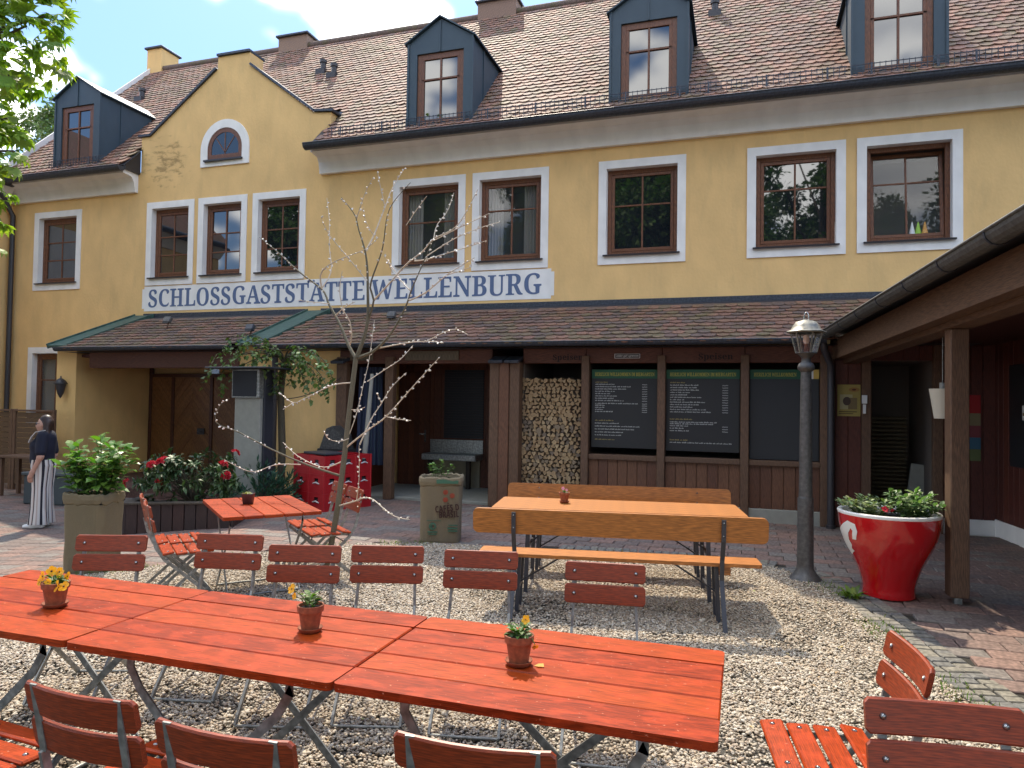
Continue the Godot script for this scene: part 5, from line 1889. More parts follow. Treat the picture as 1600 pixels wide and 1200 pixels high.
func stems_plant(t: Node3D, base: Vector3, n: int, h: float, spread: float, per: int, leaf: Mesh, m: Material, s0: float, s1: float, from := 0.15) -> void: # upright stems set with leaves all the way up
	var g := G.new()
	var where := []
	for k in n:
		var a := R(0, TAU)
		var r := spread * sqrt(rng.randf())
		var p0 := base + Vector3(cos(a), 0, sin(a)) * r * 0.35
		var top := base + Vector3(cos(a) * r, h * R(0.6, 1.0) * (1.0 - 0.25 * r / spread), sin(a) * r)
		var mid := (p0 + top) / 2 + Vector3(R(-0.03, 0.03), 0.03, R(-0.03, 0.03))
		g.tube([p0, mid, top], [0.006 * h + 0.002, 0.004 * h + 0.0015, 0.0015], 5, false)
		for i in per:
			var f := from + (1.0 - from) * (i + rng.randf()) / per
			var p := p0.lerp(mid, f * 2) if f < 0.5 else mid.lerp(top, f * 2 - 1)
			var la := i * 2.4 + R(-0.4, 0.4)
			where.append(Transform3D(facing(Vector3(cos(la), R(-0.1, 0.55) + (0.5 if i >= per - 2 else 0.0), sin(la)), R(-0.3, 0.3), R(s0, s1)), p))
	part(t, "stems", g, M.leaf_dark)
	many(t, "leaves", leaf, m, where, shades(where.size()), true)

func pansy(t: Node3D, p: Vector3, dir: Vector3, s: float, m: Material) -> void:
	var f := Node3D.new()
	f.name = "flower"
	t.add_child(f, true)
	f.transform = Transform3D(facing(dir, R(0, 1), 1.0), p)
	var g := G.new()
	for k in 5:
		var a := TAU * k / 5.0 + PI / 2
		var d := Vector3(cos(a), sin(a), 0)
		var e := Vector3(-sin(a), cos(a), 0)
		var q := []
		for i in 8:
			var b := TAU * i / 8.0
			q.append(d * s * (0.55 + 0.52 * cos(b)) + e * s * 0.5 * sin(b) + Vector3(0, 0, s * (0.12 + 0.10 * cos(b) + 0.05 * sin(2 * b + k))))
		var o := Vector3(0, 0, 0.001 * k)
		for i in 8:
			g.face([d * s * 0.5 + o + Vector3(0, 0, s * 0.14), q[i] + o, q[(i + 1) % 8] + o], Vector3.BACK)
	part(f, "petals", g, m)
	g = G.new()
	g.ball(Vector3(0, 0, s * 0.16), Vector3(s * 0.22, s * 0.22, s * 0.08), 8, 4)
	part(f, "eye", g, M.sack_dark)

func flower_pot(label: String, at: Vector3, r: float, h: float, saucer: bool) -> Node3D:
	var t := thing("flower_pot", label, "flower pot", at, R(0, 90))
	var b := 0.012 if saucer else 0.0
	var g := G.new()
	g.lathe([Vector2(0.0, b), Vector2(r * 0.66, b), Vector2(r * 0.7, b + 0.003), Vector2(r * 0.9, b + h * 0.72), Vector2(r * 1.0, b + h * 0.725), Vector2(r * 1.02, b + h * 0.74), Vector2(r * 1.05, b + h * 0.98), Vector2(r * 1.03, b + h), Vector2(r * 0.95, b + h), Vector2(r * 0.92, b + h * 0.98), Vector2(r * 0.88, b + h * 0.86)], 28)
	part(t, "pot", g, M.terracotta)
	if saucer:
		g = G.new()
		g.lathe([Vector2(0.0, 0.001), Vector2(r * 0.8, 0.001), Vector2(r * 0.98, 0.018), Vector2(r * 0.95, 0.02), Vector2(r * 0.78, 0.011), Vector2(0, 0.011)], 28)
		part(t, "saucer", g, M.terracotta)
	g = G.new()
	g.lathe([Vector2(r * 0.9, b + h * 0.86), Vector2(0.0, b + h * 0.9)], 16)
	part(t, "soil", g, M.soil)
	return t

func pot_leaves(t: Node3D, y: float, n: int, r: float, h: float, l: float) -> void:
	var where := []
	for i in n:
		var a := R(0, TAU)
		var d := Vector3(cos(a), R(0.1, 1.1), sin(a))
		where.append(Transform3D(facing(d, R(-0.4, 0.4), R(0.7, 1.2)), Vector3(cos(a) * r * R(0, 0.6), y + R(0, h), sin(a) * r * R(0, 0.6))))
	many(t, "leaves", leaf_mesh(l, l * 0.55, 0.3), M.leaf, where, shades(n), true)

func stalk(t: Node3D, a: Vector3, b: Vector3) -> void:
	var g := G.new()
	g.tube([a, (a + b) / 2 + Vector3(0, 0.012, 0), b], [0.0022, 0.002, 0.0018], 5)
	part(t, "stalk", g, M.leaf)

func make_pots() -> void:
	rng.seed = 61
	var p := flower_pot("terracotta pot with one yellow pansy bloom and a dropped petal beside its saucer", Vector3(-0.77, 0.746, -2.50), 0.052, 0.098, true)
	p.rotation = Vector3.ZERO
	pot_leaves(p, 0.1, 46, 0.045, 0.035, 0.036)
	stalk(p, Vector3(0.01, 0.1, 0), Vector3(0.03, 0.165, 0.01))
	pansy(p, Vector3(0.03, 0.168, 0.012), Vector3(-0.2, 0.5, 1), 0.017, M.petal_yellow)
	stalk(p, Vector3(0.04, 0.1, 0.01), Vector3(0.066, 0.085, 0.02))
	pansy(p, Vector3(0.066, 0.082, 0.022), Vector3(0.6, -0.6, 0.6), 0.013, tones(M.petal_yellow, [Color(0.5, 0.22, 0.03)])[0])
	var fp := thing("fallen_petal", "dry yellow petal lying on the red table beside the saucer", "petal", Vector3(-0.693, 0.7475, -2.505))
	var g := G.new()
	g.face([Vector3(-0.02, 0, 0), Vector3(0, 0.003, 0.012), Vector3(0.018, 0.002, 0.004), Vector3(0.012, 0.008, -0.012), Vector3(-0.008, 0.005, -0.012)], Vector3.UP)
	part(fp, "petal", g, tones(M.petal_yellow, [Color(0.75, 0.42, 0.08)])[0])
	p = flower_pot("terracotta pot with a yellow flower leaning out over its rim on a long stalk", Vector3(-1.688, 0.746, -2.555), 0.052, 0.098, true)
	p.rotation = Vector3.ZERO
	pot_leaves(p, 0.1, 34, 0.04, 0.05, 0.036)
	stalk(p, Vector3(-0.01, 0.1, 0), Vector3(-0.075, 0.165, 0.01))
	pansy(p, Vector3(-0.08, 0.168, 0.012), Vector3(-0.3, 0.5, 1), 0.021, M.petal_yellow)
	stalk(p, Vector3(-0.02, 0.1, 0), Vector3(-0.058, 0.14, 0.02))
	pansy(p, Vector3(-0.06, 0.143, 0.022), Vector3(-0.3, 0.2, 1), 0.014, M.petal_yellow)
	p = flower_pot("terracotta pot crowded with yellow pansies", Vector3(-2.955, 0.746, -2.45), 0.056, 0.10, true)
	p.rotation = Vector3.ZERO
	pot_leaves(p, 0.1, 40, 0.05, 0.03, 0.036)
	for q in [[-0.05, 0.135, 0.02, 0.024], [-0.025, 0.155, 0.0, 0.024], [0.0, 0.15, -0.02, 0.022], [0.035, 0.145, 0.0, 0.02], [0.055, 0.105, 0.035, 0.026], [0.075, 0.10, 0.02, 0.024], [0.01, 0.12, 0.045, 0.016], [-0.045, 0.115, 0.04, 0.018], [0.05, 0.135, -0.02, 0.02]]:
		stalk(p, Vector3(q[0] * 0.4, 0.095, q[2] * 0.4), Vector3(q[0], q[1], q[2]))
		pansy(p, Vector3(q[0], q[1], q[2]), Vector3(R(-0.5, 0.5), R(0.1, 0.9), 1), q[3], M.petal_yellow)
	p = flower_pot("tiny terracotta pot with a pink bloom on the orange beer table", Vector3(-1.58, 0.771, -6.50), 0.048, 0.085, true)
	pot_leaves(p, 0.085, 8, 0.03, 0.02, 0.03)
	stalk(p, Vector3(0, 0.08, 0), Vector3(-0.005, 0.13, 0))
	pansy(p, Vector3(-0.02, 0.135, 0.01), Vector3(0, 0.4, 1), 0.016, M.petal_pink)
	pansy(p, Vector3(0.015, 0.12, 0.01), Vector3(0.3, 0.4, 1), 0.013, M.petal_pink)
	var sq := thing("square_pot", "square dark plastic pot with a pale succulent on the small table", "flower pot", Vector3(-4.26, 0.746, -5.42), 20)
	g = G.new()
	g.lathe([Vector2(0, 0), Vector2(0.05, 0), Vector2(0.066, 0.09), Vector2(0.07, 0.095), Vector2(0.062, 0.095), Vector2(0.058, 0.08)], 4, Transform3D(Basis(Vector3.UP, PI / 4), Vector3.ZERO))
	part(sq, "pot", g, sm(Color(0.07, 0.035, 0.035), 0.5))
	var where := []
	for i in 40:
		var a := R(0, TAU)
		where.append(Transform3D(facing(Vector3(cos(a), R(0.4, 1.6), sin(a)), 0, R(0.7, 1.1)), Vector3(R(-0.035, 0.035), 0.085, R(-0.035, 0.035))))
	many(sq, "leaves", leaf_mesh(0.03, 0.02, 0.0), leafy(Color(0.3, 0.32, 0.12), Color(0.3, 0.3, 0.1)), where, shades(40), true)

func soft_sack(hw: float, hd: float, h: float, seed_: int, power := 5.0, flare := 0.04) -> G: # upright burlap sack with creases and a rolled lip
	var g := G.new()
	var f := FastNoiseLite.new()
	f.seed = seed_
	f.frequency = 2.2
	f.fractal_octaves = 4
	var prof := [[0.97, 0.0], [0.99, 0.03], [1.0, 0.2], [0.99, 0.4], [1.0, 0.6], [1.02, 0.78], [1.03, 0.85], [1.0, 0.862], [1.06, 0.88], [1.09, 0.93], [1.07, 0.98], [1.0, 1.0], [0.93, 0.985], [0.9, 0.93]]
	var n := 64
	var rings := []
	for q in prof:
		var ring := []
		for i in n:
			var a := TAU * i / n
			var ca := cos(a)
			var sa := sin(a)
			var k := pow(pow(absf(ca), power) + pow(absf(sa), power), -1.0 / power)
			var y: float = q[1] * h
			var nz := f.get_noise_3d(ca * 1.2, y * 1.6, sa * 1.2)
			var s: float = q[0] * (1.0 + flare * nz)
			ring.append(Vector3(ca * k * hw * s, y + (0.03 * nz if q[1] > 0.84 else 0.0), sa * k * hd * s))
		rings.append(ring)
	for i in prof.size() - 1:
		for j in n:
			var j2 := (j + 1) % n
			var a: Vector3 = rings[i][j]
			var out := a * Vector3(1, 0, 1) * (1.0 if i < prof.size() - 3 else -1.0) + Vector3(0, 0.001 if i < 9 else 0.3, 0)
			g.face([a, rings[i][j2], rings[i + 1][j2], rings[i + 1][j]], out)
	return g

func make_planters() -> void:
	rng.seed = 71
	var where := []
	var g: G
	# burlap planter on the left
	var at := Vector3(-6.1, ground(-6.1), -5.45)
	var bp := thing("burlap_planter", "tall square planter wrapped in plain burlap with a bright leafy shrub", "planter", at, 12)
	part(bp, "sack", soft_sack(0.205, 0.20, 0.76, 3), M.burlap)
	g = G.new()
	g.bx(-0.2, 0.2, 0.66, 0.7, -0.18, 0.18)
	part(bp, "soil", g, M.soil)
	stems_plant(bp, Vector3(0.03, 0.68, 0), 30, 0.70, 0.34, 16, leaf_mesh(0.125, 0.085, 0.25), leafy(Color(0.13, 0.24, 0.05), Color(0.5, 0.75, 0.15), 0.35), 0.6, 1.15, 0.2)
	# coffee sack
	var cs := thing("coffee_sack", "square coffee sack planter printed with lettering and berries", "planter", Vector3(-3.53, 0, -8.12), 18)
	part(cs, "sack", soft_sack(0.245, 0.23, 0.79, 8, 7.0, 0.025), tones(M.burlap, [Color(0.58, 0.45, 0.27)])[0])
	g = G.new()
	g.bx(-0.22, 0.22, 0.68, 0.71, -0.2, 0.2)
	part(cs, "soil", g, M.soil)
	stems_plant(cs, Vector3(-0.03, 0.7, 0), 6, 0.36, 0.16, 13, leaf_mesh(0.065, 0.042, 0.2), leafy(Color(0.16, 0.26, 0.07), Color(0.5, 0.7, 0.2)), 0.6, 1.1, 0.25)
	var fz := 0.242
	lettering(cs, "lettering", "CAFÉS D", "Droid Sans", true, 0.285, 0.10, Transform3D(Basis(Vector3.BACK, 0.12), Vector3(0.09, 0.43, fz)), M.sack_dark, 0.006)
	lettering(cs, "lettering", "BRASIL", "Droid Sans", true, 0.235, 0.075, Transform3D(Basis(Vector3.BACK, 0.06), Vector3(0.115, 0.345, fz)), M.sack_dark, 0.006)
	for q in [[0.07, 0.61], [0.07, 0.52], [0.15, 0.57]]:
		g = G.new()
		g.lathe([Vector2(0.012, 0), Vector2(0.03, 0), Vector2(0.03, 0.005), Vector2(0.012, 0.005)], 16, Transform3D(Basis(Vector3.RIGHT, PI / 2), Vector3(q[0], q[1], fz - 0.002)))
		g.face([Vector3(q[0] - 0.013, q[1] - 0.013, fz), Vector3(q[0] + 0.013, q[1] - 0.013, fz), Vector3(q[0] + 0.013, q[1] + 0.013, fz), Vector3(q[0] - 0.013, q[1] + 0.013, fz)], Vector3.BACK)
		part(cs, "printed_berry", g, M.sack_red)
	g = G.new()
	g.lathe([Vector2(0.028, 0), Vector2(0.044, 0), Vector2(0.044, 0.005), Vector2(0.028, 0.005)], 20, Transform3D(Basis(Vector3.RIGHT, PI / 2), Vector3(-0.08, 0.2, fz - 0.002)))
	g.bar([Vector3(-0.08, 0.235, fz), Vector3(-0.095, 0.2, fz), Vector3(-0.08, 0.165, fz)], 0.014, 0.004, Vector3.RIGHT)
	for q in [[-0.14, -0.02, 0.125, 0.14], [-0.13, -0.03, 0.10, 0.112], [-0.15, 0.02, 0.265, 0.272], [0.11, 0.22, 0.21, 0.222], [0.10, 0.22, 0.17, 0.19], [0.105, 0.22, 0.14, 0.155]]:
		g.bx(q[0], q[1], q[2], q[3], fz - 0.004, fz + 0.002)
	part(cs, "printed_emblem", g, M.sack_green)
	g = G.new()
	g.prism(PackedVector2Array([Vector2(-0.04, 0.715), Vector2(0.22, 0.715), Vector2(0.225, 0.755), Vector2(0.15, 0.745), Vector2(0.06, 0.765), Vector2(-0.04, 0.76)]), Transform3D(Basis(), Vector3(0, 0, 0.262)), 0.006)
	part(cs, "green_band", g, M.sack_green)
	# glossy red cup-shaped planter
	var rp := thing("red_planter", "large glossy red cup-shaped planter with white rim and emblem", "planter", Vector3(1.275, 0, -7.27), -10.0)
	var prof := [Vector2(0.0, 0.0), Vector2(0.212, 0.0), Vector2(0.222, 0.01), Vector2(0.216, 0.05), Vector2(0.217, 0.1), Vector2(0.236, 0.17), Vector2(0.267, 0.26), Vector2(0.315, 0.36), Vector2(0.362, 0.46), Vector2(0.398, 0.56), Vector2(0.416, 0.65), Vector2(0.424, 0.735)]
	g = G.new()
	g.lathe(prof, 64)
	part(rp, "cup", g, M.gloss_red)
	g = G.new()
	g.lathe([Vector2(0.424, 0.735), Vector2(0.430, 0.755), Vector2(0.422, 0.765), Vector2(0.395, 0.765), Vector2(0.385, 0.75), Vector2(0.37, 0.66)], 64)
	part(rp, "rim", g, M.gloss_white)
	g = G.new()
	g.lathe([Vector2(0.38, 0.70), Vector2(0.0, 0.72)], 32)
	part(rp, "soil", g, M.soil)
	var outline := PackedVector2Array([Vector2(-0.777, 0.684), Vector2(-0.63, 0.664), Vector2(-0.60, 0.60), Vector2(-0.66, 0.52), Vector2(-0.74, 0.52), Vector2(-0.70, 0.60), Vector2(-0.73, 0.62), Vector2(-0.80, 0.57), Vector2(-0.83, 0.505), Vector2(-0.80, 0.46), Vector2(-0.84, 0.425), Vector2(-0.80, 0.405), Vector2(-0.93, 0.356), Vector2(-0.97, 0.42), Vector2(-0.985, 0.50), Vector2(-0.985, 0.575)])
	var op := PackedVector2Array()
	for e in outline:
		op.append(Vector2(asin(e.x), e.y))
	g = G.new()
	var rad := func(y: float) -> float:
		for i in range(1, prof.size()):
			if y <= prof[i].y:
				return lerpf(prof[i - 1].x, prof[i].x, (y - prof[i - 1].y) / (prof[i].y - prof[i - 1].y))
		return 0.42
	for i in 20:
		for j in 14:
			var c0 := Vector2(-1.5 + i * 0.05, 0.34 + j * 0.026)
			for poly in Geometry2D.intersect_polygons(op, PackedVector2Array([c0, c0 + Vector2(0.05, 0), c0 + Vector2(0.05, 0.026), c0 + Vector2(0, 0.026)])):
				var q := []
				for e in poly:
					var r: float = rad.call(e.y) + 0.003
					q.append(Vector3(sin(e.x) * r, e.y, cos(e.x) * r))
				if q.size() > 2:
					g.face(q, Vector3(q[0].x, 0, q[0].z))
	part(rp, "emblem", g, M.gloss_white)
	stems_plant(rp, Vector3(-0.16, 0.7, 0.05), 60, 0.21, 0.28, 13, leaf_mesh(0.05, 0.03, 0.1), leafy(Color(0.25, 0.31, 0.17), Color(0.4, 0.5, 0.2)), 0.6, 1.1, 0.1)
	stems_plant(rp, Vector3(0.18, 0.7, 0.02), 46, 0.30, 0.26, 12, leaf_mesh(0.085, 0.04, 0.15), leafy(Color(0.17, 0.26, 0.11), Color(0.4, 0.6, 0.2)), 0.6, 1.15, 0.15)
	for i in 3:
		pansy(rp, Vector3(R(-0.1, 0.12), R(0.78, 0.83), R(0.12, 0.3)), Vector3(R(-0.5, 0.5), 0.8, 0.8), 0.03, M.petal_pink if i % 2 else M.petal_red)
	# dandelion and weeds at the foot of the red planter
	var dn := thing("weed_tuft", "bright green weed growing at the foot of the red planter", "weed", Vector3(0.95, 0, -7.02))
	where = []
	for i in 26:
		var a := R(0, TAU)
		where.append(Transform3D(facing(Vector3(cos(a), R(0.2, 1.1), sin(a)), 0, R(0.6, 1.1)), Vector3(R(-0.05, 0.05), 0.0, R(-0.04, 0.04))))
	many(dn, "leaves", leaf_mesh(0.17, 0.04, 0.2), M.grass, where, shades(26), true)
	# wooden planter with the rhododendron
	var py := -0.13
	var wp := thing("wooden_planter", "dark wooden plank planter with a red flowering rhododendron", "planter", Vector3(-7.3, py, -8.05), 27)
	rng.seed = 72
	var pm := tones(M.board, [Color(0.06, 0.026, 0.02), Color(0.075, 0.03, 0.022), Color(0.05, 0.024, 0.02)])
	for i in 9:
		g = G.new()
		g.bx(-0.068, 0.068, 0, 0.42, -0.02, 0.02, 0.004)
		part(wp, "plank", g, pm[i % 3]).position = Vector3(-0.58 + i * 0.145, 0, 0.48)
	for i in 6:
		g = G.new()
		g.bx(-0.02, 0.02, 0, 0.42, -0.068, 0.068, 0.004)
		for s in [-1.0, 1.0]:
			part(wp, "plank", g, pm[i % 3]).position = Vector3(s * 0.67, 0, -0.3 + i * 0.145)
	g = G.new()
	g.bx(-0.7, 0.7, 0.42, 0.45, 0.4, 0.53, 0.005)
	g.bx(-0.7, -0.58, 0.42, 0.45, -0.4, 0.4, 0.005)
	g.bx(0.58, 0.7, 0.42, 0.45, -0.4, 0.4, 0.005)
	part(wp, "coping", g, tones(M.post, [Color(0.10, 0.075, 0.05)])[0])
	g = G.new()
	g.bx(-0.65, 0.65, 0.3, 0.36, -0.35, 0.46)
	part(wp, "soil", g, M.soil)
	var blooms := []
	where = []
	g = G.new()
	for k in 120:
		var d := Vector3(R(-1, 1), R(-0.25, 1), R(-1, 1)).normalized()
		var tip := Vector3(0.05, 0.62, 0.0) + d * Vector3(0.8, 0.55, 0.5) * R(0.6, 1.0)
		g.tube([Vector3(0.05, 0.36, 0), Vector3(0.05, 0.5, 0).lerp(tip, 0.5), tip], [0.007, 0.005, 0.003], 5, false)
		for i in 13:
			var a := TAU * i / 13.0 + R(-0.2, 0.2)
			var s := d.cross(Vector3(0.3, 1, 0.2)).normalized()
			var s2 := d.cross(s)
			where.append(Transform3D(facing(s * cos(a) + s2 * sin(a) + d * R(0.0, 0.7), R(-0.3, 0.3), R(0.7, 1.15)), tip - d * R(0.0, 0.1)))
		if k % 9 == 0 and d.z > -0.1:
			blooms.append([tip, d])
	part(wp, "branches", g, M.bark)
	many(wp, "leaves", leaf_mesh(0.12, 0.045, 0.25), leafy(Color(0.055, 0.10, 0.035), Color(0.15, 0.25, 0.05)), where, shades(where.size()), true)
	for b in blooms:
		var hd := Node3D.new()
		hd.name = "bloom"
		wp.add_child(hd, true)
		hd.position = b[0] + b[1] * 0.05
		g = G.new()
		for i in 14:
			var d: Vector3 = (b[1] + Vector3(R(-0.9, 0.9), R(-0.6, 0.9), R(-0.9, 0.9))).normalized()
			var t := Transform3D(facing(d, R(0, 6), 1.0), d * 0.05)
			for k in 5:
				var a := TAU * k / 5.0
				g.face([t * Vector3.ZERO, t * Vector3(cos(a - 0.5) * 0.026, sin(a - 0.5) * 0.026, 0.02), t * Vector3(cos(a) * 0.036, sin(a) * 0.036, 0.024), t * Vector3(cos(a + 0.5) * 0.026, sin(a + 0.5) * 0.026, 0.02)], d)
		part(hd, "petals", g, M.petal_red)
	# low dark evergreen beside it
	rng.seed = 73
	var ev := thing("evergreen_shrub", "low blue-green evergreen shrub between the planter and the red crates", "shrub", Vector3(-7.2, -0.1, -9.45))
	where = []
	g = G.new()
	for k in 60:
		var d := Vector3(R(-1, 1), R(0.05, 1), R(-0.7, 0.9)).normalized()
		var tip := d * Vector3(0.85, 0.85, 0.6) * R(0.7, 1.0)
		g.tube([Vector3(0, 0.05, 0), tip * 0.5 + Vector3(0, 0.1, 0), tip], [0.012, 0.008, 0.003], 5, false)
		for i in 34:
			var f := R(0.45, 1.05)
			where.append(Transform3D(facing(d + Vector3(R(-0.8, 0.8), R(-0.4, 0.8), R(-0.8, 0.8)), R(0, 6), R(0.6, 1.2)), tip * f))
	part(ev, "branches", g, M.bark)
	many(ev, "leaves", leaf_mesh(0.11, 0.022, 0.1), M.leaf_blue, where, shades(where.size()), true)

# ---------------------------------------------------------------- young tree, traced branch by branch in its own plane
func make_sapling() -> void:
	rng.seed = 91
	var base := Vector3(-3.77, 0, -5.9)
	var tr := thing("young_tree", "slender young tree with bare branches and pale buds", "tree", base)
	var tp := func(p: Array, off: float) -> Array: # pixels of the photograph to points near the tree's plane
		var out := []
		for i in p.size():
			out.append(on_wall(p[i][0], p[i][1], -5.9 + off * float(i) / maxf(1.0, p.size() - 1.0)) - base)
		return out
	var z := func(p: Array) -> Array: # enlarged view of the crown
		var out := []
		for e in p:
			out.append([400.0 + e[0] / 3.75, 240.0 + e[1] / 3.75])
		return out
	var g := G.new()
	var trunk: Array = tp.call([[503, 925], [516, 860], [528, 790], [538, 715], [545, 650], [551, 600], [556, 560]], 0.0)
	trunk[0] = Vector3.ZERO
	g.tube(trunk, [0.032, 0.028, 0.027, 0.026, 0.025, 0.024, 0.023], 10)
	part(tr, "trunk", g, M.sapling)
	# [points, radius at start, depth offset of the tip]
	var limbs := [
		[z.call([[585, 1200], [545, 1130], [500, 1020], [465, 950], [425, 880], [390, 800], [250, 690], [130, 580], [20, 490]]), 0.018, -0.35],
		[z.call([[385, 790], [380, 700], [450, 640], [540, 600], [640, 560], [720, 490]]), 0.009, 0.3],
		[z.call([[385, 790], [440, 690], [430, 550], [430, 400], [415, 260]]), 0.007, -0.3],
		[z.call([[465, 950], [520, 900], [580, 870]]), 0.006, 0.2],
		[z.call([[550, 1120], [560, 1060], [545, 970], [510, 920], [490, 800], [505, 690]]), 0.008, 0.3],
		[z.call([[425, 880], [340, 870], [245, 860]]), 0.005, 0.2],
		[z.call([[590, 1195], [650, 1010], [655, 800], [645, 600], [600, 440], [580, 360], [500, 255]]), 0.021, 0.1],
		[z.call([[590, 380], [640, 230], [690, 135]]), 0.006, 0.2],
		[z.call([[645, 570], [690, 480], [750, 330], [800, 200], [875, 80]]), 0.010, -0.3],
		[z.call([[755, 310], [730, 200], [710, 100]]), 0.005, 0.1],
		[z.call([[690, 480], [645, 400], [628, 315]]), 0.004, 0.25],
		[z.call([[650, 1000], [690, 860], [670, 770], [740, 560], [780, 330], [905, 170]]), 0.012, 0.35],
		[z.call([[690, 860], [800, 740], [880, 650], [980, 570], [1040, 500], [1180, 420], [1300, 210]]), 0.010, 0.45],
		[z.call([[930, 630], [1000, 620], [1100, 590], [1230, 550], [1350, 510]]), 0.007, 0.3],
		[z.call([[1000, 600], [1160, 500], [1300, 440], [1430, 400]]), 0.006, -0.2],
		[z.call([[1040, 510], [1200, 430], [1370, 350]]), 0.005, 0.2],
		[z.call([[670, 770], [540, 610], [440, 490], [400, 420], [380, 370]]), 0.007, 0.3],
		[z.call([[600, 1195], [700, 1150], [800, 1040], [880, 890], [910, 800], [980, 640], [1040, 500]]), 0.016, 0.2],
		[z.call([[900, 860], [1000, 810], [1120, 710], [1280, 610]]), 0.008, 0.4],
		[z.call([[1120, 712], [1260, 665]]), 0.004, 0.1],
		[z.call([[905, 805], [840, 730], [770, 620]]), 0.005, -0.3],
		[z.call([[800, 700], [780, 650], [750, 600]]), 0.004, 0.2],
		[z.call([[720, 1140], [880, 1110], [1000, 1100], [1100, 1110]]), 0.008, 0.4],
		[z.call([[1000, 1100], [1150, 1030], [1240, 1060]]), 0.005, 0.1],
		[z.call([[880, 420], [940, 330], [1000, 250]]), 0.004, 0.1],
		[z.call([[1040, 505], [1060, 420], [1120, 340], [1160, 230]]), 0.005, -0.2],
		[[[530, 743], [479, 726], [426, 703], [372, 675], [340, 663], [337, 648], [345, 632], [358, 623]], 0.013, 0.45],
		[[[533, 722], [504, 730], [466, 713], [442, 691]], 0.007, -0.2],
		[[[470, 726], [431, 726], [393, 737], [350, 718]], 0.006, 0.4],
		[[[552, 598], [520, 602], [479, 621], [458, 629], [436, 613]], 0.008, -0.3],
		[[[460, 628], [442, 640]], 0.003, 0.1],
		[[[527, 791], [555, 783], [567, 778], [582, 780], [600, 795], [617, 807], [640, 812]], 0.009, 0.4],
		[[[557, 783], [561, 747], [561, 696]], 0.005, 0.2],
		[[[540, 700], [575, 672], [603, 651], [640, 610], [665, 582], [686, 559]], 0.009, 0.35],
		[[[603, 651], [622, 655], [642, 657]], 0.004, 0.2],
		[[[562, 695], [580, 655], [595, 632], [612, 605], [635, 582]], 0.007, -0.25],
		[[[596, 632], [592, 620], [588, 614]], 0.003, 0.1],
		[[[574, 596], [602, 577], [625, 562], [645, 540]], 0.006, -0.3],
		[[[541, 690], [556, 650], [568, 600], [577, 560], [585, 500]], 0.005, -0.3],
		[[[548, 640], [562, 640], [570, 636]], 0.004, 0.1],
		[[[545, 685], [530, 690], [512, 685], [506, 672]], 0.004, 0.3]]
	var buds := G.new()
	for l in limbs:
		var p: Array = tp.call(l[0], l[2])
		# smooth the traced line and taper it
		var c := Curve3D.new()
		for i in p.size():
			var tan_: Vector3 = (p[mini(i + 1, p.size() - 1)] - p[maxi(i - 1, 0)]) * 0.17
			c.add_point(p[i], -tan_, tan_)
		c.bake_interval = 0.04
		var pts := []
		var rad := []
		var L := c.get_baked_length()
		var k := maxi(3, int(L / 0.06))
		for i in k + 1:
			pts.append(c.sample_baked(L * i / k))
			rad.append(lerpf(l[1], 0.0026, pow(float(i) / k, 0.8)))
		g = G.new()
		g.tube(pts, rad, 6)
		part(tr, "branch", g, M.sapling if l[1] > 0.011 else M.twig)
		var s := L * (0.45 if l[1] > 0.011 else 0.2)
		while s < L:
			var q := c.sample_baked(s)
			var d := (c.sample_baked(minf(s + 0.02, L)) - c.sample_baked(maxf(s - 0.02, 0.0))).normalized()
			var side := d.cross(Vector3(R(-1, 1), R(-1, 1), R(-1, 1))).normalized()
			var up := (side + d * 0.8).normalized()
			buds.col = Color(1, 1, 1) * R(0.7, 1.15)
			var rr := R(0.006, 0.0108)
			var o := q + side * (rr + 0.002)
			buds.tube([o - up * rr * 1.3, o - up * rr * 0.4, o + up * rr * 0.6, o + up * rr * 1.5], [rr * 0.3, rr, rr * 0.85, rr * 0.15], 5)
			s += R(0.025, 0.085)
	part(tr, "buds", buds, M.bud).set_meta("kind", "stuff")

func tree_crown(t: Node3D, blobs: Array, leaf: Mesh, m: Material, count: int, s0: float, s1: float) -> void:
	var total := 0.0
	for b in blobs:
		total += pow(b[1], 2.4)
	var where := []
	for b in blobs:
		var n := int(count * pow(b[1], 2.4) / total)
		for i in n:
			var d := Vector3(R(-1, 1), R(-1, 1), R(-1, 1))
			if d.length() > 1.0:
				d = d.normalized() * R(0.6, 1.05)
			var p: Vector3 = b[0] + d * b[1]
			where.append(Transform3D(facing(d + Vector3(R(-0.8, 0.8), R(-0.7, 0.3), R(-0.8, 0.8)), R(-0.6, 0.6), R(s0, s1)), p))
	many(t, "crown", leaf, m, where, shades(where.size(), 0.7, 1.3), true)

func clump_mesh(n: int, r: float, l: float) -> ArrayMesh: # a spray of leaves on one twig end
	var g := G.new()
	for i in n:
		var d := Vector3(R(-1, 1), R(-0.6, 0.8), R(-1, 1)).normalized()
		var o := d * r * R(0.2, 1.0)
		var t := Transform3D(facing(d + Vector3(R(-0.6, 0.6), R(-0.6, 0.4), R(-0.6, 0.6)), R(-1, 1), R(0.7, 1.2)), o)
		g.col = Color(1, 1, 1) * R(0.75, 1.25)
		g.face([t * Vector3.ZERO, t * Vector3(l * 0.3, 0, l * 0.45), t * Vector3(0, -l * 0.1, l), t * Vector3(-l * 0.3, 0, l * 0.45)], Vector3.UP)
	return g.mesh()

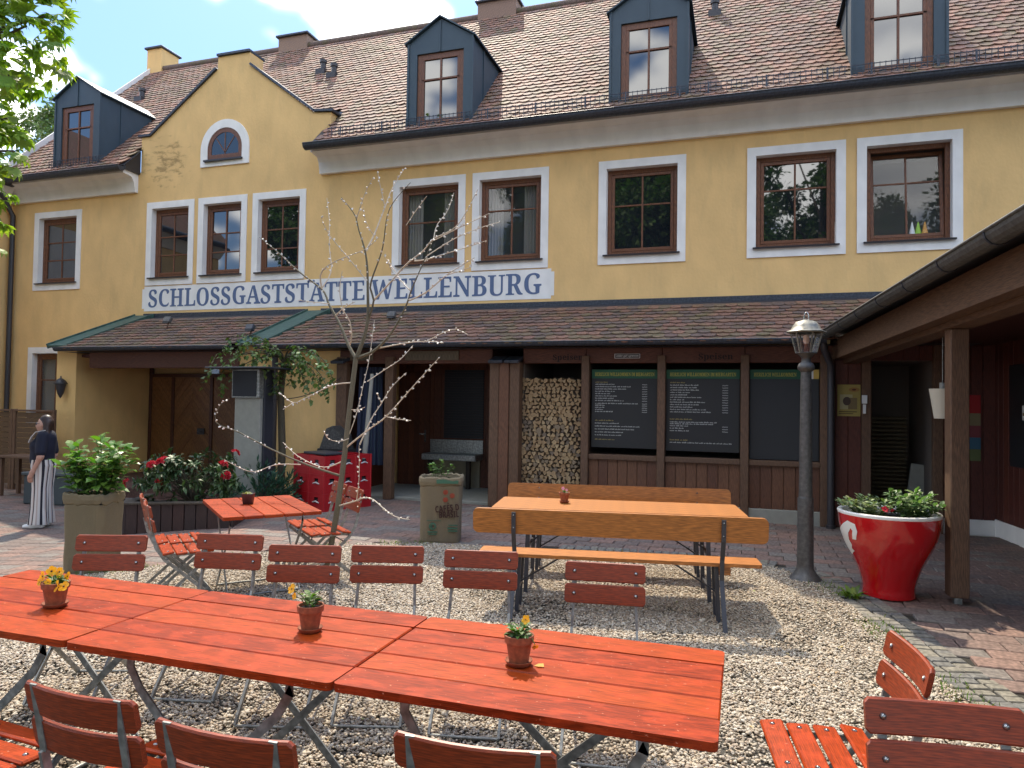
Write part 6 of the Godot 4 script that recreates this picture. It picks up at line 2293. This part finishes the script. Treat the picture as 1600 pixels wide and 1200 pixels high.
func make_trees() -> void:
	rng.seed = 101
	# horse chestnut at the left edge; its leaves are fans of leaflets
	var ct := thing("chestnut_tree", "broad-leaved tree reaching in beside the left wing of the inn", "tree", Vector3(-11.5, ground(-11.5), -4.2))
	var o := ct.position
	var g := G.new()
	g.tube([Vector3.ZERO, Vector3(0.1, 1.6, 0), Vector3(0.2, 3.2, -0.1), Vector3(0.5, 5.0, -0.2), Vector3(0.4, 7.0, 0)], [0.34, 0.26, 0.22, 0.17, 0.1], 12)
	part(ct, "trunk", g, M.bark)
	g = G.new()
	var blobs := []
	for q in [[5, 50, 0.62], [42, 40, 0.42], [70, 25, 0.26], [30, 115, 0.32], [-40, 150, 0.55], [12, 185, 0.30], [-15, 225, 0.40], [22, 236, 0.14], [-30, 300, 0.35], [2, 345, 0.16], [-6, 375, 0.13], [-140, 80, 0.9], [-120, 260, 0.8], [40, -90, 0.7], [-60, -150, 1.0], [-260, 0, 1.3], [-240, -260, 1.5], [-50, -330, 1.2], [-420, 150, 1.3]]:
		var p := on_wall(q[0], q[1], -5.6 - R(0, 0.9)) - o
		blobs.append([p, q[2]])
		var root := Vector3(0.3, 3.4 + R(0, 1.6), -0.1)
		g.tube([root, root.lerp(p, 0.5) + Vector3(0, 0.25, 0), p], [0.07, 0.04, 0.012], 6)
	part(ct, "limbs", g, M.bark)
	var fan := G.new()
	var one := leaf_mesh(0.15, 0.06, 0.35)
	var st := SurfaceTool.new()
	for k in 6:
		st.append_from(one, 0, Transform3D(Basis(Vector3.UP, (k - 2.5) * 0.55), Vector3.ZERO))
	tree_crown(ct, blobs, st.commit(), leafy(Color(0.24, 0.37, 0.06), Color(0.9, 1.0, 0.25)), 4300, 0.6, 1.15)
	# pale poplars far behind the roof
	rng.seed = 103
	var cl := clump_mesh(26, 0.5, 0.28)
	for q in [[92, 175, -34.0, 1.0], [66, 205, -36.0, 0.8]]:
		var top := on_wall(q[0], q[1] - 30, q[2])
		var pt := thing("distant_poplar", "pale tall poplar showing above the roof beside the first dormer", "tree", Vector3(top.x, -0.2, q[2]), 0.0, "poplars behind the roof")
		g = G.new()
		g.tube([Vector3.ZERO, Vector3(0, top.y * 0.95, 0)], [0.35, 0.04], 8)
		part(pt, "trunk", g, M.bark)
		blobs = []
		for i in 26:
			var f := R(0.25, 1.0)
			blobs.append([Vector3(R(-1, 1) * (1.15 - f) * 1.8 + R(-0.3, 0.3), top.y * f, R(-1, 1)), 0.75])
		tree_crown(pt, blobs, cl, leafy(Color(0.16, 0.22, 0.08), Color(0.4, 0.55, 0.15)), 420, 0.6, 1.1)
	# the trees behind the viewer that the upper windows mirror
	rng.seed = 107
	var cm := clump_mesh(22, 0.55, 0.34)
	for q in [[-27.0, 16.0, 18.0], [-19.0, 13.0, 17.0], [-11.0, 18.0, 20.0], [-3.0, 13.5, 17.5], [4.5, 17.0, 20.5], [11.5, 13.0, 18.0], [19.0, 18.0, 20.0]]:
		var h: float = q[2]
		var bt := thing("garden_tree", "tall leafy garden tree standing behind the viewer, mirrored in the upper windows", "tree", Vector3(q[0], -0.1, q[1]), 0.0, "garden trees behind the viewer")
		g = G.new()
		g.tube([Vector3.ZERO, Vector3(R(-0.3, 0.3), h * 0.4, 0), Vector3(R(-0.5, 0.5), h * 0.85, 0)], [0.38, 0.28, 0.08], 9)
		blobs = []
		for i in 34:
			var a := R(0, TAU)
			var f := R(0.25, 1.0)
			var rr := h * 0.3 * sin(PI * clampf(f * 0.95, 0.1, 0.97)) * R(0.4, 1.0)
			var p := Vector3(cos(a) * rr, h * f, sin(a) * rr)
			blobs.append([p, R(0.9, 1.7)])
			g.tube([Vector3(0, h * f * 0.65, 0), p], [0.09, 0.02], 5)
		part(bt, "trunk", g, M.bark)
		tree_crown(bt, blobs, cm, M.leaf, 1900, 0.7, 1.3)

# ---------------------------------------------------------------- the corner by the porch
func make_corner() -> void:
	rng.seed = 111
	var g := G.new()
	# display case on a grey pillar
	var dc := thing("display_case", "black fronted display case on a grey pillar under a flat canopy", "display case", Vector3(-7.56, -0.1, -9.6), -4)
	g.bx(-0.26, 0.26, 0, 1.81, -0.2, 0.06, 0.01)
	part(dc, "pillar", g, M.concrete)
	g = G.new()
	g.bx(-0.29, 0.27, 1.81, 2.27, -0.15, 0.10, 0.006)
	part(dc, "case", g, M.steel)
	g = G.new()
	g.bx(-0.265, 0.215, 1.835, 2.245, 0.10, 0.106)
	var dk := sm(Color(0.006, 0.007, 0.012), 0.6)
	part(dc, "front_pane", g, dk)
	g = G.new()
	g.bx(-0.62, 0.58, 2.275, 2.30, -0.35, 0.35, 0.004)
	part(dc, "canopy", g, M.dark_steel)
	g = G.new()
	g.bx(0.262, 0.30, 0, 2.27, -0.2, 0.0, 0.004)
	part(dc, "edge_post", g, M.dark_steel)
	# standing rain pipe beside it
	var rp := thing("rain_pipe", "dark rain pipe running down the yellow wall behind the climber", "rain pipe", Vector3(-8.12, 0, FZ + 0.12))
	g = G.new()
	g.tube([Vector3(0, 2.6, 0.2), Vector3(0, 2.45, 0), Vector3(0, -0.1, 0)], [0.055], 10)
	part(rp, "pipe", g, M.sill)
	g = G.new()
	for y in [0.6, 1.9]:
		g.tube([Vector3(0, y, 0), Vector3(0, y + 0.04, 0)], [0.064], 10)
	part(rp, "clip", g, M.zinc)
	# weeping climber over the case
	var vi := thing("weeping_climber", "small weeping tree arching its leafy shoots over the display case", "tree", Vector3(-7.2, -0.1, -9.95))
	g = G.new()
	g.tube([Vector3.ZERO, Vector3(0.02, 1.0, 0), Vector3(-0.02, 1.9, 0.02), Vector3(0.03, 2.38, 0.02)], [0.07, 0.06, 0.055, 0.05], 9)
	part(vi, "trunk", g, M.bark)
	var where := []
	var sh := G.new()
	var top := Vector3(-7.17, 2.28, -9.93)
	var ends := [[318, 600], [330, 570], [345, 590], [365, 560], [380, 605], [395, 570], [350, 548], [470, 575], [490, 600], [505, 615], [515, 625], [520, 600], [455, 600], [440, 590], [430, 615], [500, 575], [485, 625], [345, 615], [412, 585], [475, 608]]
	for e in ends:
		var p := on_wall(e[0], e[1], -9.55 - R(-0.25, 0.35))
		var mid := top.lerp(p, 0.55) + Vector3(0, 0.30 + R(-0.05, 0.08), R(-0.1, 0.1))
		var c := Curve3D.new()
		c.add_point(top, Vector3.ZERO, Vector3(0, 0.22, 0))
		c.add_point(mid, (top - p) * 0.2, (p - top) * 0.2)
		c.add_point(p, Vector3(0, 0.2, 0), Vector3.ZERO)
		var L := c.get_baked_length()
		var pts := []
		for i in 12:
			pts.append(c.sample_baked(L * i / 11.0) - vi.position)
		sh.tube(pts, [0.022, 0.018, 0.015, 0.012, 0.01, 0.008, 0.007, 0.006, 0.005, 0.004, 0.004, 0.003], 5, false)
		for i in 44:
			var f := sqrt(R(0.03, 1.0))
			var q := c.sample_baked(L * f) - vi.position + Vector3(R(-0.05, 0.05), R(-0.06, 0.03), R(-0.06, 0.06))
			where.append(Transform3D(facing(Vector3(R(-1, 1), R(-1.1, 0.1), R(-0.6, 1)), R(-0.5, 0.5), R(0.6, 1.15)), q))
	part(vi, "shoots", sh, M.bark)
	many(vi, "leaves", leaf_mesh(0.085, 0.062, 0.2), leafy(Color(0.12, 0.19, 0.055), Color(0.35, 0.5, 0.12)), where, shades(where.size()), true)
	var cb := thing("hanging_cable", "thin black cable slung from the display case to the timber post", "cable")
	g = G.new()
	var c0 := on_wall(402, 621, -9.65)
	var c1 := on_wall(533, 590, -11.0)
	var cp := []
	for i in 13:
		var f := i / 12.0
		cp.append(c0.lerp(c1, f) - Vector3(0, 0.16 * 4.0 * f * (1.0 - f), 0))
	g.tube(cp, [0.007], 5)
	part(cb, "cable", g, M.dark)
	# red drinks crates, three high
	var cd := Vector3(-0.928, 0, -0.373)
	var ce := Vector3(0.373, 0, -0.928)
	var corner := Vector3(-6.03, 0, -9.4)
	var proto: Node3D
	var lb := "red plastic drinks crate, %s of its stack beside the evergreen shrub"
	var lv := ["bottom", "middle", "top"]
	for y in 3:
		for a in 2:
			for b in 3:
				var at := corner + cd * (0.2 + a * 0.405) + ce * (0.15 + b * 0.305) + Vector3(0, ground(-6.4) + y * 0.287, 0)
				var jit := R(-1.2, 1.2)
				if proto == null:
					proto = thing("drinks_crate", lb % lv[y], "crate", at, 21.9 + jit, "red crates on the %s layer" % lv[y])
					proto.rotation_degrees.y = -21.9 + jit
					var cg := G.new()
					cg.bx(-0.198, 0.198, 0.0, 0.02, -0.148, 0.148)
					for s in [-1.0, 1.0]:
						cg.bx(-0.198, 0.198, 0.02, 0.15, s * 0.148, s * 0.136)
						cg.bx(s * 0.198, s * 0.186, 0.02, 0.15, -0.136, 0.136)
						cg.bx(-0.198, -0.05, 0.15, 0.285, s * 0.148, s * 0.136)
						cg.bx(0.05, 0.198, 0.15, 0.285, s * 0.148, s * 0.136)
						cg.bx(-0.05, 0.05, 0.225, 0.285, s * 0.148, s * 0.136)
						cg.bx(s * 0.198, s * 0.186, 0.15, 0.285, -0.136, -0.045)
						cg.bx(s * 0.198, s * 0.186, 0.15, 0.285, 0.045, 0.136)
						cg.bx(s * 0.198, s * 0.186, 0.225, 0.285, -0.045, 0.045)
						for s2 in [-1.0, 1.0]:
							cg.tube([Vector3(s * 0.19, 0.0, s2 * 0.14), Vector3(s * 0.19, 0.286, s2 * 0.14)], [0.016], 8)
					part(proto, "body", cg, M.crate)
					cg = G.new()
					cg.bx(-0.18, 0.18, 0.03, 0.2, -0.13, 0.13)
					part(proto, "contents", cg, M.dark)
					for s in [-1.0, 1.0]:
						cg = G.new()
						cg.tube([Vector3(-0.08, 0.145, s * 0.152), Vector3(0, 0.165, s * 0.154), Vector3(0.08, 0.145, s * 0.152)], [0.009, 0.014, 0.009], 6)
						part(proto, "grip_mark", cg, M.crate_grip)
						cg = G.new()
						cg.tube([Vector3(s * 0.202, 0.145, -0.065), Vector3(s * 0.204, 0.165, 0), Vector3(s * 0.202, 0.145, 0.065)], [0.009, 0.014, 0.009], 6)
						part(proto, "grip_mark", cg, M.crate_grip)
				else:
					copy(proto, "drinks_crate", lb % lv[y], "crate", at, -21.9 + jit, "red crates on the %s layer" % lv[y])
	var pt := thing("slate_tray", "flat dark tray lying on the red crates", "tray", corner + cd * 0.4 + ce * 0.3 + Vector3(0, ground(-6.4) + 0.862, 0), -21.9)
	g = G.new()
	g.bx(-0.3, 0.3, 0, 0.035, -0.2, 0.2, 0.008)
	part(pt, "sheet", g, M.dark_steel)
	var bn := thing("sand_bin", "grey hood and pink brick standing behind the red crates", "bin", Vector3(-6.75, 0, -10.75))
	g = G.new()
	g.prism(PackedVector2Array([Vector2(-0.25, 0.85), Vector2(0.25, 0.85), Vector2(0.2, 1.1), Vector2(0.0, 1.25), Vector2(-0.12, 1.2)]), Transform3D(), 0.3)
	part(bn, "hood", g, M.lamp)
	g = G.new()
	g.bx(-0.3, 0.3, 0, 0.85, -0.3, 0.0, 0.01)
	part(bn, "base", g, M.dark)
	var pl := thing("parasol_pole", "pale pole leaning upright behind the young tree", "pole", Vector3(-6.05, 0.0, -10.6))
	g = G.new()
	g.tube([Vector3(-0.06, 0, 0), Vector3(0.02, 1.0, -0.05), Vector3(0.08, 2.15, -0.1)], [0.028, 0.045, 0.03], 10)
	part(pl, "pole", g, M.concrete)
	# brown fence panels, bins and chest at the far left
	for q in [[-15.3, -14.02, "brown fence panel closest to the left wing of the inn"], [-13.96, -12.9, "brown fence panel beside the porch pillar"]]:
		var fp := thing("fence_panel", q[2], "fence", Vector3((q[0] + q[1]) / 2, -0.2, -10.55))
		var w: float = q[1] - q[0]
		for i in 14:
			g = G.new()
			g.bx(-w / 2 + 0.05, w / 2 - 0.05, 0, 0.098, -0.01, 0.01, 0.004)
			part(fp, "slat", g, tones(M.beam, [Color(0.19, 0.105, 0.05)])[0] if i == 0 else (fp.get_child(0) as MeshInstance3D).material_override).position = Vector3(0, 0.12 + i * 0.103, R(-0.004, 0.004))
		for s in [-1.0, 1.0]:
			g = G.new()
			g.bx(-0.035, 0.035, 0, 1.62, -0.03, 0.03, 0.005)
			part(fp, "post", g, M.post).position.x = s * (w / 2 - 0.01)
		g = G.new()
		g.bx(-w / 2, w / 2, 1.57, 1.61, -0.035, 0.035, 0.004)
		part(fp, "rail", g, M.post)
	var chest := thing("storage_chest", "dark grey storage chest standing behind the person", "chest", Vector3(-11.4, -0.2, -9.6), 8)
	g = G.new()
	g.bx(-0.6, 0.6, 0, 0.5, -0.3, 0.3, 0.02)
	part(chest, "body", g, sm(Color(0.05, 0.06, 0.06), 0.6))
	g = G.new()
	g.bx(-0.63, 0.63, 0.5, 0.56, -0.33, 0.33, 0.015)
	part(chest, "lid", g, sm(Color(0.065, 0.075, 0.075), 0.6))
	var tb := thing("folded_side_table", "small brown table in front of the fence panels", "table", Vector3(-12.9, -0.2, -10.0))
	g = G.new()
	g.bx(-0.45, 0.45, 0.72, 0.76, -0.25, 0.25, 0.006)
	part(tb, "top", g, M.post)
	for s in [-1.0, 1.0]:
		g = G.new()
		g.bx(s * 0.4 - 0.03, s * 0.4 + 0.03, 0, 0.72, -0.2, -0.14)
		part(tb, "leg", g, M.post)
		g = G.new()
		g.bx(s * 0.4 - 0.03, s * 0.4 + 0.03, 0, 0.72, 0.14, 0.2)
		part(tb, "leg", g, M.post)

# ---------------------------------------------------------------- the person
func nets(bones: Array, cell: float, k: float) -> G: # [a, ra, b, rb] tapered capsules joined smoothly and meshed as surface nets
	var lo := Vector3.ONE * 99
	var hi := -lo
	for b in bones:
		for e in [[b[0], b[1]], [b[2], b[3]]]:
			lo = lo.min(e[0] - Vector3.ONE * (e[1] + 3 * cell))
			hi = hi.max(e[0] + Vector3.ONE * (e[1] + 3 * cell))
	var nx := int((hi.x - lo.x) / cell) + 2
	var ny := int((hi.y - lo.y) / cell) + 2
	var nz := int((hi.z - lo.z) / cell) + 2
	var f := PackedFloat32Array()
	f.resize(nx * ny * nz)
	f.fill(1.0)
	for b in bones:
		var pa: Vector3 = b[0]
		var pb: Vector3 = b[2]
		var ra: float = b[1]
		var rb: float = b[3]
		var m := maxf(ra, rb) + k + 2 * cell
		var l := ((pa.min(pb) - Vector3.ONE * m - lo) / cell).floor().max(Vector3.ZERO)
		var h := ((pa.max(pb) + Vector3.ONE * m - lo) / cell).ceil().min(Vector3(nx - 1, ny - 1, nz - 1))
		var ab := pb - pa
		var inv := 1.0 / maxf(ab.length_squared(), 1e-9)
		for zi in range(int(l.z), int(h.z) + 1):
			for yi in range(int(l.y), int(h.y) + 1):
				var row := (zi * ny + yi) * nx
				for xi in range(int(l.x), int(h.x) + 1):
					var p := lo + Vector3(xi, yi, zi) * cell
					var t := clampf((p - pa).dot(ab) * inv, 0.0, 1.0)
					var d := (p - pa - ab * t).length() - lerpf(ra, rb, t)
					var o := f[row + xi]
					var hh := maxf(k - absf(o - d), 0.0) / k
					f[row + xi] = minf(o, d) - hh * hh * k * 0.25
	var g := G.new()
	var vert := {}
	var norm := {}
	for zi in nz - 1:
		for yi in ny - 1:
			for xi in nx - 1:
				var i0 := (zi * ny + yi) * nx + xi
				var s := 0
				var v := [f[i0], f[i0 + 1], f[i0 + nx], f[i0 + nx + 1], f[i0 + nx * ny], f[i0 + nx * ny + 1], f[i0 + nx * ny + nx], f[i0 + nx * ny + nx + 1]]
				for q: float in v:
					if q < 0.0:
						s += 1
				if s == 0 or s == 8:
					continue
				var sum := Vector3.ZERO
				var cnt := 0
				for e in [[0, 1], [2, 3], [4, 5], [6, 7], [0, 2], [1, 3], [4, 6], [5, 7], [0, 4], [1, 5], [2, 6], [3, 7]]:
					var a: float = v[e[0]]
					var b: float = v[e[1]]
					if (a < 0.0) != (b < 0.0):
						var t := a / (a - b)
						var qa := Vector3(e[0] & 1, (e[0] >> 1) & 1, e[0] >> 2)
						var qb := Vector3(e[1] & 1, (e[1] >> 1) & 1, e[1] >> 2)
						sum += qa.lerp(qb, t)
						cnt += 1
				vert[i0] = lo + (Vector3(xi, yi, zi) + sum / cnt) * cell
				norm[i0] = Vector3(v[1] + v[3] + v[5] + v[7] - v[0] - v[2] - v[4] - v[6], v[2] + v[3] + v[6] + v[7] - v[0] - v[1] - v[4] - v[5], v[4] + v[5] + v[6] + v[7] - v[0] - v[1] - v[2] - v[3]).normalized()
	var st := [1, nx, nx * ny]
	for i0: int in vert:
		for ax in 3:
			var b1: int = st[(ax + 1) % 3]
			var b2: int = st[(ax + 2) % 3]
			if (f[i0] < 0.0) == (f[i0 + st[ax]] < 0.0):
				continue
			var q := [i0, i0 - b1, i0 - b1 - b2, i0 - b2]
			if not q.all(func(e): return vert.has(e)):
				continue
			if f[i0] >= 0.0:
				q.reverse()
			g.tri(vert[q[0]], vert[q[1]], vert[q[2]], norm[q[0]], norm[q[1]], norm[q[2]])
			g.tri(vert[q[0]], vert[q[2]], vert[q[3]], norm[q[0]], norm[q[2]], norm[q[3]])
	return g

func make_person() -> void:
	var pe := thing("person", "person in a navy top and striped wide trousers standing beside the burlap planter", "person", Vector3(-9.62, -0.2, -7.72), -62)
	var s := 1.6 / 1.7
	var v := func(x: float, y: float, z: float) -> Vector3: return Vector3(x, y, z) * s
	# skin: head, neck and arms as one surface; local +z is the way she faces
	var sk := []
	sk.append([v.call(0, 1.60, 0.005), 0.088 * s, v.call(0, 1.56, 0.02), 0.082 * s])
	sk.append([v.call(0, 1.53, 0.045), 0.062 * s, v.call(0, 1.505, 0.055), 0.05 * s])
	sk.append([v.call(0, 1.50, -0.01), 0.055 * s, v.call(0, 1.38, -0.03), 0.062 * s])
	sk.append([v.call(0, 1.575, 0.10), 0.012 * s, v.call(0, 1.55, 0.112), 0.016 * s])
	for x in [-1.0, 1.0]:
		var el: Vector3 = v.call(x * 0.225, 1.09, -0.05)
		var wr: Vector3 = v.call(x * 0.21, 0.86, 0.06)
		sk.append([v.call(x * 0.17, 1.36, -0.03), 0.055 * s, el, 0.042 * s])
		sk.append([el, 0.041 * s, wr, 0.028 * s])
		sk.append([wr, 0.03 * s, v.call(x * 0.205, 0.79, 0.09), 0.034 * s])
		sk.append([v.call(x * 0.085, 1.57, 0.0), 0.02 * s, v.call(x * 0.088, 1.555, 0.0), 0.018 * s])
	sk.append([v.call(0, 1.36, -0.03), 0.1 * s, v.call(0, 1.05, -0.02), 0.1 * s])
	part(pe, "body", nets(sk, 0.011, 0.035), M.skin)
	var hands := []
	for x in [-1.0, 1.0]:
		for i in 4:
			var a: Vector3 = v.call(x * 0.205, 0.785, 0.065 + i * 0.017)
			var b: Vector3 = a + Vector3(-x * 0.012, -0.045 - 0.008 * (1 if i in [1, 2] else 0), 0.006)
			hands.append([a, 0.0095, b, 0.0085])
			hands.append([b, 0.0085, b + Vector3(-x * 0.018, -0.026, 0.002), 0.007])
		var t: Vector3 = v.call(x * 0.195, 0.81, 0.115)
		hands.append([t, 0.0105, t + Vector3(-x * 0.012, -0.04, 0.018), 0.0085])
		hands.append([v.call(x * 0.205, 0.82, 0.08), 0.024, v.call(x * 0.205, 0.79, 0.09), 0.026])
	part(pe, "fingers", nets(hands, 0.005, 0.006), M.skin)
	var tp := []
	tp.append([v.call(0, 1.37, -0.03), 0.135 * s, v.call(0, 1.22, 0.0), 0.155 * s])
	tp.append([v.call(0, 1.22, 0.02), 0.16 * s, v.call(0, 1.04, 0.02), 0.165 * s])
	tp.append([v.call(-0.06, 1.25, 0.08), 0.085 * s, v.call(0.06, 1.25, 0.08), 0.085 * s])
	for x in [-1.0, 1.0]:
		tp.append([v.call(x * 0.14, 1.40, -0.03), 0.075 * s, v.call(x * 0.215, 1.16, -0.045), 0.072 * s])
	part(pe, "top", nets(tp, 0.014, 0.04), M.navy)
	for x in [-1.0, 1.0]:
		var sc := G.new()
		sc.bar([v.call(x * 0.09, 1.485, -0.06), v.call(x * 0.11, 1.46, 0.07), v.call(x * 0.10, 1.38, 0.135), v.call(x * 0.09, 1.30, 0.17)], 0.05, 0.012, Vector3.RIGHT)
		part(pe, "strap", sc, tones(M.cloth, [Color(0.55, 0.5, 0.46)])[0])
	# wide striped trousers
	var g := G.new()
	var rings := []
	for x in [-1.0, 1.0]:
		rings = []
		var n := 44
		for q in [[1.04, 0.155, 0.165, 0.075], [0.95, 0.165, 0.185, 0.075], [0.82, 0.13, 0.165, 0.085], [0.6, 0.115, 0.14, 0.092], [0.3, 0.118, 0.15, 0.098], [0.06, 0.135, 0.18, 0.102]]:
			var ring := []
			for i in n:
				var a := TAU * i / n
				var w := 1.0 + 0.05 * sin(a * 5.0 + q[0] * 4.0 + x)
				ring.append(v.call(x * q[3] + cos(a) * q[1] * 0.78 * w, q[0], sin(a) * q[2] * 0.78 * w))
			rings.append(ring)
		for r in rings.size() - 1:
			for i in n:
				var ph := (i * 3) % 11
				g.col = Color(0.62, 0.58, 0.53) if ph < 6 else (Color(0.015, 0.014, 0.022) if ph < 8 else (Color(0.48, 0.38, 0.33) if ph < 10 else Color(0.02, 0.018, 0.026)))
				var i2 := (i + 1) % n
				var c: Vector3 = v.call(x * 0.09, 0.5, 0)
				var o: Vector3 = rings[r][i] - c
				o.y = 0
				g.face([rings[r][i], rings[r][i2], rings[r + 1][i2], rings[r + 1][i]], o)
	part(pe, "trousers", g, M.cloth)
	for x in [-1.0, 1.0]:
		var sh := [[v.call(x * 0.10, 0.045, -0.05), 0.045 * s, v.call(x * 0.105, 0.04, 0.08), 0.042 * s], [v.call(x * 0.105, 0.04, 0.08), 0.042 * s, v.call(x * 0.11, 0.03, 0.19), 0.03 * s]]
		part(pe, "shoe", nets(sh, 0.012, 0.03), M.white)
	var hr := []
	hr.append([v.call(0, 1.635, -0.02), 0.09 * s, v.call(0, 1.60, -0.035), 0.094 * s])
	for x in [-1.0, 0.0, 1.0]:
		hr.append([v.call(x * 0.055, 1.60, -0.05), 0.05 * s, v.call(x * 0.075, 1.42, -0.06), 0.045 * s])
		hr.append([v.call(x * 0.075, 1.42, -0.06), 0.045 * s, v.call(x * 0.08, 1.30, -0.09), 0.03 * s])
	part(pe, "hair", nets(hr, 0.011, 0.03), M.hair)
	g = G.new()
	for x in [-1.0, 1.0]:
		var e: Vector3 = v.call(x * 0.036, 1.585, 0.1)
		g.ball(e, Vector3(0.028, 0.019, 0.008), 12, 6)
		g.tube([e + Vector3(x * 0.025, 0.004, -0.003), v.call(x * 0.09, 1.59, 0.0)], [0.003], 5)
	part(pe, "sunglasses", g, M.dark_steel)
	g = G.new()
	g.ball(v.call(0, 1.522, 0.098), Vector3(0.02, 0.006, 0.006), 10, 5)
	part(pe, "lips", g, tones(M.skin, [Color(0.35, 0.1, 0.09)])[0])

func _ready() -> void:
	make_materials_seed()
	make_world()
	make_ground()
	make_inn()
	make_annex()
	make_walkway()
	make_fittings()
	make_furniture()
	make_pots()
	make_planters()
	make_sapling()
	make_trees()
	make_corner()
	make_person()

func make_materials_seed() -> void:
	rng.seed = 1
	make_materials()
